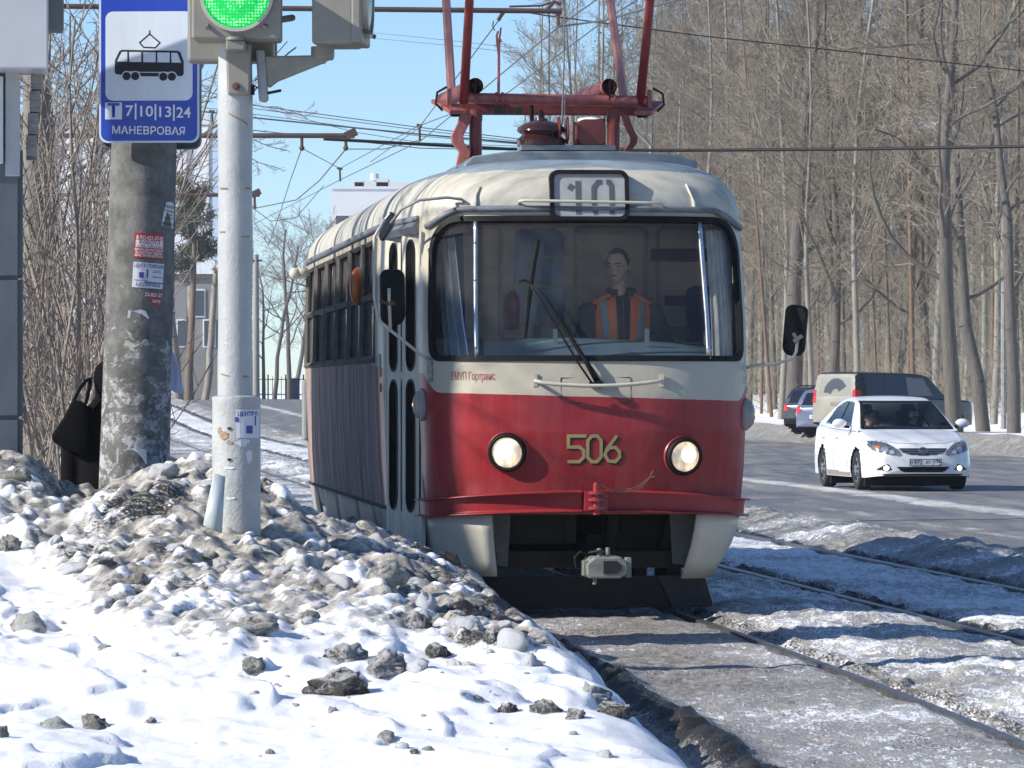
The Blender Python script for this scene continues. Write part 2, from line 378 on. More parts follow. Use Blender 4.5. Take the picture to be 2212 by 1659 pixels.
# the big ploughed snow bank in the left foreground
def bank_base(X, Y):
    s = (c1(Y) - .80) - X
    side = np.interp(s, (-.3, 0, .12, .4, .86, 1.26, 1.46, 1.8, 2.4, 3.2, 5, 9), (-.12, -.02, .17, .47, .64, .77, .90, 1.12, 1.12, 1.02, 1.05, .9))
    along = np.interp(Y, (10, 14, 17, 19.5, 21.2, 23.5, 25.4, 26.6, 27.8, 29, 30.3, 33, 40, 60), (.05, .10, .22, .30, .40, .54, .70, .93, 1.14, .98, .70, .42, .30, .12))
    sl = np.interp(Y, (28, 31, 40, 60), (0, .05, .28, .1))
    along = np.maximum(along, np.minimum(sl + .12, .75) * 0 + np.interp(Y, (27, 29, 33, 42, 60), (0, .62, .55, .42, .1)))
    back = np.interp(Y, (27.4, 28.2, 29.2, 33, 60), (9, 1.02, .22, .10, .05))
    k = smooth(-1.45, -2.0, X); along = np.where(Y > 27.4, np.minimum(along, back * k + (1 - k) * 9), along)
    h = -np.log(np.exp(-side * 9) + np.exp(-along * 9)) / 9
    dip = np.exp(-((X + 2.42) / .30) ** 2) * np.exp(-((Y - 28) / 1.6) ** 2) * .17                        # low spot beside the kiosk
    left = .10 * smooth(-2.35, -2.9, X) * smooth(20, 24, Y) * smooth(30, 27, Y)
    return h - dip + left
def pile_mask(X, Y):
    """where the bank is thrown-up lumpy ice rather than smooth snow"""
    px = X / Y * 10500 + 1106; 
    edge = fbm(X * 1.6, Y * 1.2, 5, 3) - .5
    m = smooth(20.6, 21.8, Y + edge * 1.6) * smooth(34, 31, Y)
    m = m * smooth(60, 190, px + 140 * edge + 60 * (Y - 24)) 
    return m
bx_ = np.concatenate([np.linspace(-9, -3.4, 60), np.arange(-3.38, -.0, .016), np.arange(0, 1.62, .02)]); by_ = np.concatenate([np.arange(15.0, 20.5, .05), np.arange(20.5, 31, .024), np.linspace(31.05, 60, 160)])
BX, BY = np.meshgrid(bx_, by_)
PM = pile_mask(BX, BY)
H0 = bank_base(BX, BY)
wx = BX + .10 * (fbm(BX * 5, BY * 5, 12) - .5); wy = BY + .14 * (fbm(BX * 5, BY * 5, 13) - .5)
w1, r1 = worley(wx * 5.2, wy * 3.6, 3); w2, r2 = worley(wx * 12, wy * 8.5, 4); w3, r3 = worley(wx * 26, wy * 20, 6)
def dome(w, r): return np.sqrt(np.maximum(0, 1 - (w / r) ** 2))
rdg = 1 - np.abs(2 * fbm(wx * 2.6, wy * 2.0, 21, 5, .55) - 1)
def billow(fx, fy, sd, o=3, g=.5): return np.minimum(1, 2.6 * np.abs(fbm(wx * fx, wy * fy, sd, o, g) - .5)) ** .8
big_ = fbm(BX * 1.1, BY * .9, 23, 3)
lumps = .17 * (fbm(BX * 1.4, BY * 1.1, 21, 4) - .5) + .085 * (fbm(wx * 5, wy * 3.8, 24, 4, .62) - .5) + .066 * r1 ** 1.4 * dome(w1, .66) + .050 * (r2 - .1) * dome(w2, .64) + .030 * (r3 - .1) * dome(w3, .66)
def blur(a):
    b = a.copy(); b[1:-1, 1:-1] = (4 * a[1:-1, 1:-1] + 2 * (a[:-2, 1:-1] + a[2:, 1:-1] + a[1:-1, :-2] + a[1:-1, 2:]) + a[:-2, :-2] + a[2:, 2:] + a[:-2, 2:] + a[2:, :-2]) / 16; return b
lumps = blur(lumps) + .024 * (fbm(BX * 30, BY * 24, 22, 3, .7) - .5)
wind = .085 * (fbm(BX * 1.1 + BY * .35, BY * .8, 25, 4) - .5) + .034 * (fbm(BX * 4 + BY * 1.0, BY * 3, 26, 4) - .5) + .02 * smooth(.55, .9, fbm(BX * 2.2, BY * 1.6, 29, 3))
scarp = .042 * smooth(.50, .535, fbm(BX * 1.25 + BY * .25, BY * .75, 30, 4)) + .026 * smooth(.56, .60, fbm(BX * 2.3, BY * 1.3 + BX * .4, 35, 3)) + .012 * (fbm(BX * 14, BY * 9, 36, 3) - .5)
grit = scarp - .04 + .02 * smooth(.3, .9, fbm(BX * 6, BY * 5, 28)) * (r2 - .2) * smooth(.6, .2, w2) * smooth(18.5, 20.5, BY)
BZ = H0 + PM * lumps + (1 - PM) * (wind + grit) + .004 * (fbm(BX * 40, BY * 30, 33, 2) - .5)
s_edge = (c1(BY) - .80) - BX
fade = smooth(-.05, .25, s_edge)
BZ = np.where(s_edge < .25, H0 * 1 + (BZ - H0) * (.25 + .75 * fade), BZ)
faceside = smooth(.10, .45, s_edge) * smooth(1.35, .7, s_edge) * smooth(20, 24, BY)            # grimy flank towards the track
bd = PM * (1.16 + 1.6 * (fbm(BX * 1.3, BY * .9, 71, 4) - .5) - 3.0 * np.clip(lumps, -.10, .10)) - .6 * PM * (r2 > .84) * (w2 < .45) - .5 * PM * (r1 > .92) * (w1 < .45) - .45 * PM * (r3 > .92) - (1 - PM) * .5 + .30 * PM * (r2 < .22) + faceside * .35 * smooth(26, 30, BY) + .12 * PM * smooth(24.5, 27, BY)
bd = bd + (1 - PM) * .62 * smooth(.60, .78, fbm(BX * 3.1, BY * 2.6, 75, 3)) * smooth(18.5, 20, BY) * smooth(-1.6, .3, BX)
bs = .66 * PM * smooth(.54, .76, fbm(BX * 2.0, BY * 1.5, 81, 4)) + .60 * faceside * smooth(.38, .62, fbm(BX * 3, BY * 3, 83)) + .5 * smooth(.12, -.02, s_edge)
bank = sheet('snow_bank', BX, BY, BZ, bank_snow, {'dirt': bd, 'soot': bs}, keep=(((s_edge > -.18)[:-1, :-1])))
tag(bank, kind='structure')
_bxa, _bya, _bza = bx_, by_, BZ
def bank_z(x, y):
    j = int(np.clip(np.searchsorted(_bya, y), 1, len(_bya) - 1)); i = int(np.clip(np.searchsorted(_bxa, x), 1, len(_bxa) - 1)); return float(_bza[j, i])
def bank_hit(px, py, d0=15.5, d1=40):
    """first point of the bank seen at a place of the picture"""
    for d in np.arange(d0, d1, .04):
        p = P(px, py, d)
        if p.z <= bank_z(p.x, d): return Vector((p.x, d, bank_z(p.x, d)))
    return None
# ================================================================== the tram
TH = 5.6
tram = empty('tram', (.54, 32.1, 0), R(TH), 'red and cream tram with number 506 and route 10 coming along the track', 'tram')
ZG, ZT, ZB = 2.70, 3.09, .70           # gutter, crown of the roof, lower edge of the body
def _plan():
    pts = []
    for i in range(121):
        f = math.pi / 2 * i / 120; pts.append((1.095 * math.sin(f) ** .77, .55 * (1 - math.cos(f))))
    for (u, v) in ((1.103, .62), (1.135, .95), (1.175, 1.4), (1.215, 1.9), (1.238, 2.3), (1.25, 2.8), (1.25, 6), (1.25, 11.4), (1.243, 11.9), (1.226, 12.3), (1.16, 13.1), (1.12, 13.45)): pts.append((u, v))
    for i in range(1, 41):
        f = math.pi / 2 * (1 - i / 40); pts.append((1.12 * math.sin(f) ** .77, 14 - .55 * (1 - math.cos(f))))
    return pts
_pl = _plan(); PU = np.array([p[0] for p in _pl]); PV = np.array([p[1] for p in _pl])
PS = np.concatenate([[0], np.cumsum(np.hypot(np.diff(PU), np.diff(PV)))]); SMAX = PS[-1]
def s_of_v(v): return float(np.interp(v, PV[120:-40], PS[120:-40]))
def s_of_u(u): return math.copysign(float(np.interp(abs(u), PU[:121], PS[:121])), u)
def _raw(s, z):
    sg = -1 if s < 0 else 1; t = abs(s)
    u = float(np.interp(t, PS, PU)); v = float(np.interp(t, PS, PV))
    w = float(np.interp(z, (.3, .7, 1.0, 1.5, 2.0, 2.7), (.93, .965, .985, 1.0, 1.005, .985)))
    F = float(np.interp(z, (.3, .7, .95, 1.25, 1.5, 1.72, 2.62, 2.7), (.12, .07, .03, 0, .01, .045, .27, .30)))
    e = 0
    if z > ZG:
        c = math.sqrt(max(0, 1 - min(1, (z - ZG) / (ZT - ZG)) ** 2)); w *= max(.0, c) ** .45; e = 1.15 * (1 - max(0, c) ** .33)
    fr = max(0, 1 - v / 2.2); bk = max(0, 1 - (14 - v) / 2.2)
    v2 = v + F * fr - F * bk + e * max(0, 1 - v / 6) - e * max(0, 1 - (14 - v) / 6)
    return Vector((sg * u * w, v2, z))
def body(s, z, off=0.0):
    p = _raw(s, z)
    if off:
        a = _raw(s + .01, z) - _raw(s - .01, z); b = _raw(s, z + .004) - _raw(s, z - .004)
        n = a.cross(b)
        if n.length > 0: p = p + n.normalized() * off
    return p
def roof_pt(s, e):
    a = e * math.pi / 2; return _raw(s, ZG + (ZT - ZG) * math.sin(a) * .99999)
def on_body(me, s0, z0, off, mat, name, parent, flip=1):
    """lay a flat x,y mesh on the tram's skin round (s0, z0)"""
    for v in me.vertices: v.co = body(s0 + v.co.x * flip, z0 + v.co.y, off + v.co.z)
    me.materials.clear(); me.materials.append(mat); me.name = name
    o = bpy.data.objects.new(name, me); COL.objects.link(o); o.parent = parent; return o
def strokes(lines, w):
    """flat ribbons along polylines, mitred"""
    mb = MB()
    for ln in lines:
        pts = [Vector((x, y)) for x, y in ln]; closed = (pts[0] - pts[-1]).length < 1e-6
        if closed: pts = pts[:-1]
        n = len(pts); v = []
        for i in range(n):
            a = pts[i] - pts[i - 1] if (i or closed) else pts[1] - pts[0]
            b = pts[(i + 1) % n] - pts[i] if (i < n - 1 or closed) else a
            a = a.normalized(); b = b.normalized(); t = (a + b).normalized(); nn = Vector((-t.y, t.x)); k = w / 2 / max(.45, nn.dot(Vector((-a.y, a.x))))
            v += [(*(pts[i] + nn * k), 0), (*(pts[i] - nn * k), 0)]
        f = [(2 * i, 2 * i + 1, (2 * i + 3) % (2 * n), (2 * i + 2) % (2 * n)) for i in range(n if closed else n - 1)]
        mb.add(v, f)
    return mb.mesh('strokes')

# paint: red below a line, cream above, road dirt on the sides
def _tram_paint():
    m, nt, b = mat_new('tram paint'); a = node(nt, 'ShaderNodeAttribute', attribute_name='paint').outputs['Fac']; d = node(nt, 'ShaderNodeAttribute', attribute_name='dirt').outputs['Fac']
    v = mapped(nt); big = noise(nt, v, 1.6, 4, .6); fine = noise(nt, mapped(nt, 'Object', (5, 5, .35)), 2.2, 6, .72); spk = noise(nt, v, 30, 3, .7)
    red = ramp(nt, big, [(.3, (.235, .012, .016)), (.5, (.29, .017, .022)), (.72, (.325, .030, .034))])
    cream = ramp(nt, big, [(.3, (.42, .385, .30)), (.7, (.50, .46, .365))])
    step = math_n(nt, 'GREATER_THAN', math_n(nt, 'ADD', a, math_n(nt, 'MULTIPLY', math_n(nt, 'SUBTRACT', noise(nt, v, 5, 2), .5), .008)), 0.0)
    col = mixc(nt, step, red, cream)
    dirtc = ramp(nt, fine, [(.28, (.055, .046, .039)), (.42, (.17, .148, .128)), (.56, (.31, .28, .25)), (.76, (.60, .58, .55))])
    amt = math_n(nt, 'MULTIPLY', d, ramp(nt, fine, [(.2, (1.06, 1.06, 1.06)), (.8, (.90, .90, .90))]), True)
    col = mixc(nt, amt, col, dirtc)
    chips = ramp(nt, spk, [(.70, (0, 0, 0)), (.74, (.5, .5, .5))]); col = mixc(nt, math_n(nt, 'MULTIPLY', chips, .25), col, (.16, .09, .07))
    film = ramp(nt, fine, [(.4, (0, 0, 0)), (.95, (.16, .16, .16))]); col = mixc(nt, film, col, (.33, .29, .27))
    nt.links.new(col, b.inputs['Base Color'])
    nt.links.new(ramp(nt, d, [(0, (.34, .34, .34)), (.6, (.95, .95, .95))]), b.inputs['Roughness'])
    nt.links.new(ramp(nt, d, [(0, (.32, .32, .32)), (.5, (.03, .03, .03))]), b.inputs['Specular IOR Level'])
    bump(nt, b, math_n(nt, 'ADD', noise(nt, v, 3.2, 3, .5), math_n(nt, 'MULTIPLY', noise(nt, v, 24, 3), .12)), .35, .03); return m
tram_paint = _tram_paint()
def _roof_mat():
    m, nt, b = mat_new('tram roof'); a = node(nt, 'ShaderNodeAttribute', attribute_name='paint').outputs['Fac']
    v = mapped(nt); st = noise(nt, mapped(nt, 'Object', (1.2, 7, 1.2)), 2.5, 6, .7); big = noise(nt, v, 3, 5, .65)
    cream = ramp(nt, st, [(.3, (.30, .285, .255)), (.52, (.48, .455, .385)), (.7, (.56, .53, .44))])
    grey = ramp(nt, big, [(.3, (.16, .20, .235)), (.6, (.25, .305, .345)), (.75, (.30, .35, .38))])
    edge = math_n(nt, 'ADD', a, math_n(nt, 'MULTIPLY', math_n(nt, 'SUBTRACT', noise(nt, v, 4, 3), .5), .06))
    col = mixc(nt, math_n(nt, 'GREATER_THAN', edge, 0.0), cream, grey)
    crack = ramp(nt, noise(nt, v, 14, 4, .75, 1.5), [(.67, (0, 0, 0)), (.71, (1, 1, 1))]); col = mixc(nt, math_n(nt, 'MULTIPLY', crack, .45), col, (.10, .07, .06))
    nt.links.new(col, b.inputs['Base Color']); b.inputs['Roughness'].default_value = .5
    bump(nt, b, noise(nt, v, 7, 3, .5), .12, .01); return m
roof_mat = _roof_mat()
cream_m = M('cream paint', (.58, .545, .45), .4, var=.25, scale=3, bmp=.15, bscale=12, col2=(.46, .43, .36))
dirty_cream = M('dirty cream paint', (.36, .345, .30), .55, var=.4, scale=4, stretch=(6, 6, .8), col2=(.20, .19, .175), spec=.05)
red_m = M('red paint', (.33, .026, .032), .38, var=.3, scale=3, bmp=.2, bscale=14, col2=(.24, .017, .022))
pink_m = M('faded red paint', (.44, .15, .125), .55, var=.3, scale=6, bmp=.2, bscale=30, col2=(.29, .075, .065), stretch=(3, 3, 1))
rust_red = M('oxide red paint', (.28, .055, .042), .5, var=.4, scale=9, bmp=.2, bscale=40, col2=(.17, .03, .025))
grey_trim = M('grey gutter paint', (.20, .22, .25), .5, var=.45, scale=10, col2=(.09, .095, .11), bmp=.3)
glass_front = glass('windscreen glass', (.95, .96, .97), .60, .015, .040, (.45, .47, .50))
glass_side = glass('side window glass', (.62, .66, .67), 1.0, .03, .16, (.30, .29, .27))
interior_m = M('interior laminate', (.60, .47, .33), .55, var=.25, scale=2, stretch=(1, 1, 6))
inner_dark = M('dark interior', (.03, .028, .026), .8, var=.4, scale=4)
soot = M('sooty underframe', (.022, .02, .018), .85, var=.5, scale=7, bmp=.3)

SW, ZW0, ZW1 = s_of_u(1.035), 1.74, 2.655      # windscreen half width along the skin, sill, head
PIL = [2.74 + 1.523 * i for i in range(7)]
def in_screen(s, z, g=0.0):
    s = abs(s); w = SW + g; 
    if s > w or z < ZW0 - g or z > ZW1 + g: return False
    rt, rb = .24 + g, .07 + g
    if s > w - rt and z > ZW1 + g - rt: return math.hypot(s - (w - rt), z - (ZW1 + g - rt)) < rt
    if s > w - rb and z < ZW0 - g + rb: return math.hypot(s - (w - rb), z - (ZW0 - g + rb)) < rb
    return True
WZ0, WZ1 = 1.745, 2.60
def in_window(s, z):
    if not (WZ0 < z < WZ1): return False
    for i in range(6):
        if s_of_v(PIL[i] + .06) < abs(s) < s_of_v(PIL[i + 1] - .06): return True
    return False
SD0, SD1 = s_of_v(.64), s_of_v(2.20)
def in_door(s, z): return -SD1 < s < -SD0 and z < 2.60
cols = list(np.arange(0, SD0 - .03, .021)) + [SD0 - .02, SD0] + list(np.linspace(SD0, SD1, 24))[1:] + [SD1 + .05, s_of_v(2.45)]
for i in range(7):
    cols += [s_of_v(PIL[i] - .06), s_of_v(PIL[i] + .06)]
    if i < 6: cols += list(np.linspace(s_of_v(PIL[i] + .06), s_of_v(PIL[i + 1] - .06), 6))[1:-1]
cols += list(np.linspace(s_of_v(12.2), SMAX, 40))
cols = sorted(set(round(float(c), 5) for c in cols)); cols = [-c for c in reversed(cols[1:])] + cols
rows = sorted(set([round(ZB + .0235 * i, 4) for i in range(85)] + [WZ0, WZ1, ZG])); rows = [z for z in rows if z <= ZG]
def zb(s):
    return 1.478 - .026 * s + .125 * float(smooth(s_of_u(1.0), s_of_u(1.0) + .22, np.array(abs(s))))
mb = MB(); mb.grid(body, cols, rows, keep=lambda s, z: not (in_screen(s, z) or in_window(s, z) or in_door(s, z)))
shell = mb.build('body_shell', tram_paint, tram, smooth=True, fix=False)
pa = []; da = []
for z in rows:
    for s in cols:
        pa.append(z - zb(s)); v = abs(s)
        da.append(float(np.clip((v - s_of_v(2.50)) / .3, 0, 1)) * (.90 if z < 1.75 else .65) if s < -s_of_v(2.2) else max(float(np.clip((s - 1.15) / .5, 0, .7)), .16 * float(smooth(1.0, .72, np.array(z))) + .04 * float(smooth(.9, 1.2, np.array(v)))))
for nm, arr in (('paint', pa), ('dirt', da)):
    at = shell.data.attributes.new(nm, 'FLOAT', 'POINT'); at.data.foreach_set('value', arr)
es = [i / 22 for i in range(23)]
mb = MB(); mb.grid(roof_pt, cols, es); roof = mb.build('roof', roof_mat, tram, smooth=True, fix=False)
at = roof.data.attributes.new('paint', 'FLOAT', 'POINT'); arr = []
for e in es:
    for s in cols:
        fr = float(np.clip(abs(s) / 1.2, 0, 1)); arr.append((e - (.60 - .10 * fr)) * .6)
at.data.foreach_set('value', arr)
# gutter strips
mb = MB(); mb.tube([body(s, ZG - .02, .012) for s in np.linspace(-s_of_v(12.5), -SD0, 60)], .022, 8); mb.build('gutter', grey_trim, tram, smooth=True)
mb = MB()
def drip(s): return body(s, ZW1 + .075 - .115 * float(smooth(.86, 1.22, np.array(abs(s)))), .014)
mb.tube([drip(s) for s in np.linspace(-1.19, 1.21, 60)], .022, 8); mb.build('drip_rail', grey_trim, tram, smooth=True)
# windscreen: glass, rubber gasket, two bright mullions
wt = list(np.linspace(-SW - .03, SW + .03, 90)); wz = list(np.linspace(ZW0 - .03, ZW1 + .03, 34))
mb = MB(); mb.grid(lambda s, z: body(s, z, -.022), wt, wz, keep=lambda s, z: in_screen(s, z, .03)); screen = mb.build('windscreen', glass_front, tram, smooth=True, fix=False)
def screen_path(g, n=10):
    w = SW + g; out = []
    for (sx, z, q, a0) in ((1, ZW1 + g, .24 + g, 0), (-1, ZW1 + g, .24 + g, 90), (-1, ZW0 - g, .07 + g, 180), (1, ZW0 - g, .07 + g, 270)):
        for i in range(n + 1):
            a = R(a0 + 90 * i / n); zc = z - q if a0 < 180 else z + q
            out.append((sx * (w - q) + q * math.cos(a), zc + q * math.sin(a)))
    dense = []
    for i in range(len(out)):
        a, b = out[i], out[(i + 1) % len(out)]; k = max(1, int(math.hypot(a[0] - b[0], a[1] - b[1]) / .05))
        dense += [(a[0] + (b[0] - a[0]) * j / k, a[1] + (b[1] - a[1]) * j / k) for j in range(k)]
    return dense
mb = MB()
pa_, pb_, = screen_path(.026), screen_path(.026)
def band(mb, path_o, path_i, o0, o1):
    n = len(path_o); v = []
    for (s, z) in path_o: v += [body(s, z, o0)]
    for (s, z) in path_o: v += [body(s, z, o1)]
    for i in range(n):
        s, z = path_i[i]; v.append(body(s, z, o1))
    for i in range(n):
        s, z = path_i[i]; v.append(body(s, z, -.03))
    f = []
    for r in range(3):
        for i in range(n): j = (i + 1) % n; f.append((r * n + i, r * n + j, (r + 1) * n + j, (r + 1) * n + i))
    mb.add(v, f)
def shrink(path, g):
    out = []; n = len(path)
    for i in range(n):
        a, b = path[i - 1], path[(i + 1) % n]; tx, ty = b[0] - a[0], b[1] - a[1]; L = math.hypot(tx, ty)
        out.append((path[i][0] - ty / L * g, path[i][1] + tx / L * g))
    return out
band(mb, pa_, shrink(pa_, .036), 0.0, .012); mb.build('windscreen_gasket', black_rubber, tram, smooth=False)
chrome = M('worn bright trim', (.55, .57, .6), .3, .85, var=.35, scale=14, stretch=(1, 1, .4))
for s0, tilt in ((-.775, 0.0), (.80, .03)):
    mb = MB(); mb.tube([body(s0 - tilt * (z - 2.1), z, -.004) for z in np.linspace(ZW0 - .01, ZW1 + .01, 14)], .017, 8); o = mb.build('windscreen_mullion', chrome, tram, smooth=True)
    mb = MB()
    for z in (1.80, 2.02, 2.25, 2.50): mb.sphere(body(s0 - tilt * (z - 2.1), z, .013), .008, 6, 4)
    mb.build('screws', chrome, o)
# side windows
for side in (-1, 1):
    for i in range(6):
        a, b = s_of_v(PIL[i] + .06), s_of_v(PIL[i + 1] - .06)
        fr = MB()
        def SP(t, z, off): return body(side * t, z, off)
        def bar(t0, z0, t1, z1, w=.022):
            p, q = SP(t0, z0, -.005), SP(t1, z1, -.005); fr.tube([p, q], w, 4)
        bar(a, WZ0, b, WZ0, .03); bar(a, WZ1, b, WZ1, .02); bar(a, WZ0, a, WZ1); bar(b, WZ0, b, WZ1); bar(a, 2.20, b, 2.20, .024)
        w_ = fr.build('side_window', black_rubber if side > 0 else M('sooty window frame', (.13, .125, .115), .8, var=.4, scale=8, spec=.05), tram)
        for (z0, z1, t0, t1) in ((WZ0, 2.20, a, b), (2.20, WZ1, a, a + (b - a) * .52), (2.20, WZ1, a + (b - a) * .50, b)):
            g = MB(); o_ = -.03 if t0 == a else -.04
            g.grid(lambda t, z: SP(t, z, o_), [t0, t1], [z0, z1]); g.build('pane', glass_side, w_, fix=False)
# folding front door (our left): three narrow leaves with tall slit windows
droot = empty('folding_door', parent=tram)
leaf_m = M('cream door paint', (.66, .62, .51), .6, spec=.15, var=.35, scale=4, stretch=(3, 3, .7), col2=(.47, .45, .375))
for k in range(4):
    t0 = SD0 + (SD1 - SD0) * k / 4; t1 = SD0 + (SD1 - SD0) * (k + 1) / 4; fold = (.0, .055, .0, .055, .0)
    A = body(-t0, 1.5, -.03 - fold[k]); B = body(-t1, 1.5, -.03 - fold[k + 1]); A.z = B.z = 0; w = (B - A).length
    Mx = frame(A, A - B); Mx = frame(B, A - B)
    lf = MB(); lf.box((w / 2, 0, 1.465), (w - .012, .03, 2.25), Mx); lf = lf.build('door_leaf', leaf_m, droot, bev=.006)
    n = Mx.to_3x3() @ Vector((0, 1, 0)); sgn = 1 if n.x < 0 else -1
    for (z0, z1) in ((.70, 1.585), (1.665, 2.54)):
        q = rrect(w * .46, z1 - z0, w * .22, 5, w / 2, (z0 + z1) / 2)
        m2 = MB(); m2.ring(rrect(w * .46 + .03, z1 - z0 + .03, w * .22 + .015, 5, w / 2, (z0 + z1) / 2), q, .012 * sgn, .021 * sgn, Mx); sl = m2.build('slit_gasket', black_rubber, lf)
        m2 = MB(); m2.prism(q, .010 * sgn, .0165 * sgn, Mx); m2.build('pane', M('dark door glass', (.016, .018, .020), 1.0, var=.5, scale=3, spec=0), lf)
mb = MB(); mb.box((0, 0, 0), (1, 1, 1)); mb = MB()
for t_ in (SD0, SD1): mb = MB(); mb.tube([body(-t_, z, -.02) for z in np.linspace(.45, 2.58, 8)], .02, 6); mb.build('door_post', leaf_m, tram)
mb = MB(); pts = [body(-t, 2.625, .005) for t in np.linspace(SD0, SD1, 8)]; mb.tube(pts, .045, 4); mb.build('door_header', grey_trim, tram)
mb = MB(); mb.grid(lambda t, z: body(-t, z, -.30), [SD0, SD1], [.4, 2.6]); mb.build('door_well', inner_dark, tram)
# lower body: skirts, cavity, shield
def skirt(t0, t1, z0f, name, m, parent, n=10, inn=.04):
    g = MB(); us = list(np.linspace(t0, t1, n)); g.grid(lambda t, q: body(t, (ZB - .005) * (1 - q) + z0f(t) * q, -.015 - inn * q * q), us, [0, .25, .5, .75, 1.0]); return g.build(name, m, parent, smooth=True, solid=.018, fix=False)
skirt(-SD0 + .01, s_of_u(-.685), lambda t: .29, 'front_skirt', cream_m, tram, 10, .05)
skirt(s_of_u(.735), SD0 + .1, lambda t: .27 + .5 * max(0, abs(t) - 1.12) ** 1.5 + .03 * (t > 1.3), 'front_skirt', cream_m, tram, 12, .13)
for (v0, v1, zb_) in ((2.24, 2.9, .34), (2.95, 3.55, .52), (3.6, 5.3, .34), (5.36, 7.9, .36), (7.95, 9.9, .34), (9.95, 10.6, .52), (10.65, 12.2, .36)):
    for sd in (-1, 1):
        t0, t1 = sd * s_of_v(v0), sd * s_of_v(v1); skirt(min(t0, t1), max(t0, t1), lambda t: zb_, 'side_skirt', dirty_cream, tram, 6, .02)
mb = MB(); mb.tube([body(t, ZB - .004, .006) for t in np.linspace(-s_of_v(12.3), -SD1, 40)], .014, 4); mb.build('skirt_seam', soot, tram)
u_ = MB(); u_.box((0, 7.2, .80), (2.2, 10.4, .12)); u_.box((0, 1.3, .80), (1.9, 1.5, .12)); u_.build('underframe', soot, tram)
u_ = MB(); u_.box((0, 1.9, .62), (1.7, .1, .5)); u_.box((-.30, 1.0, .60), (.5, .8, .22)); u_.box((.48, 1.1, .62), (.42, .7, .25)); u_.box((.15, 1.3, .45), (.25, 1.2, .2))
for x_, r_ in ((-.62, .06), (.62, .07), (.2, .05)): u_.tube([(x_, .6, .7), (x_ * .9, .75, .35)], r_, 8)
u_.build('brake_gear', soot, tram)
grey_under = M('grey underframe paint', (.16, .155, .14), .7, var=.5, scale=5)
for sx in (-1, 1):
    m2 = MB(); m2.prism([(0, 0), (.17, 0), (.15, -.36), (.02, -.34)], 0, .02, T(-.68 if sx < 0 else .56, .42, .70)); m2.build('inner_skirt_plate', grey_under, tram)
mb = MB(); mb.box((.02, .55, .385), (1.46, .06, .11)); mb.build('cross_beam', soot, tram)
mb = MB(); mb.prism([(-.82, .27), (.80, .27), (.83, .22), (.875, .075), (.85, .06), (-.82, .06)], .60, .625); mb.build('rail_guard', M('shade darkened guard board', (.016, .015, .014), .8, var=.5, scale=6, bmp=.3), tram)  # board colour darkened to carry the shade under the bumper
mb = MB(); mb.prism([(.50, .275), (.815, .275), (.87, .09), (.85, .065), (.60, .062)], .57, .595); mb.build('rail_guard_flap', M('rubber flap', (.03, .028, .026), .7, var=.4, scale=6), tram)
for v_ in (2.3, 4.2, 9.3, 11.2):
    for sx in (-1, 1):
        mb = MB(); mb.lathe([(.10, -.06), (.30, -.055), (.335, -.04), (.335, .03), (.36, .035), (.36, .06), (.1, .06)], 24, T(sx * .80, v_, .345) @ RY(90 * -sx)); mb.build('wheel', soot, tram, smooth=False)
# bumper beam in two halves (channel section), the coupling pin between them
def bumper(t0, t1):
    mb = MB(); us = np.linspace(t0, t1, 24); prof = ((0, 1.0), (.064, 1.0), (.064, .93), (.022, .90), (.022, .10), (.064, .07), (.064, 0.0), (0, 0.0))
    v = []; f = []
    for t in us:
        q = min(1.0, abs(t) / 1.2) ** 2; z1 = .865 - .068 * q; z0 = .728 - .046 * q
        for (o, h) in prof: v.append(body(t, z0 + (z1 - z0) * h, o + .006))
    n = len(prof)
    for i in range(len(us) - 1):
        for k in range(n - 1): f.append((i * n + k, i * n + k + 1, (i + 1) * n + k + 1, (i + 1) * n + k))
    f.append(tuple(range(n))); f.append(tuple((len(us) - 1) * n + k for k in range(n))); mb.add(v, f); return mb.build('bumper', red_m, tram, bev=.004)
bumper(-SD0 + .0, -.075); bumper(.085, SD0 - .02)
mb = MB(); M0 = T(.01, -.06, 0)
for z in (.745, .80, .845): mb.lathe([(.055, z - .009), (.055, z + .009)], 14, M0)
mb.lathe([(.022, .70), (.022, .90), (.012, .915)], 10, M0); mb.box((.01, .0, .79), (.15, .10, .13)); mb.build('coupling_pin', red_m, tram)
rope_m = M('frayed rope', (.16, .08, .06), .9, var=.4, scale=20)
mb = MB(); mb.tube([(.03, -.115, .905), (.10, -.12, .862), (.2, -.11, .862), (.28, -.105, .885), (.36, -.09, .945), (.385, -.085, .99)], .005, 5); mb.tube([(.12, -.115, .855), (.22, -.125, .852), (.30, -.11, .88), (.40, -.08, .98)], .004, 5); mb.tube([(.36, -.09, .94), (.395, -.09, .95)], .008, 5)
mb.build('tied_wire', rope_m, tram)
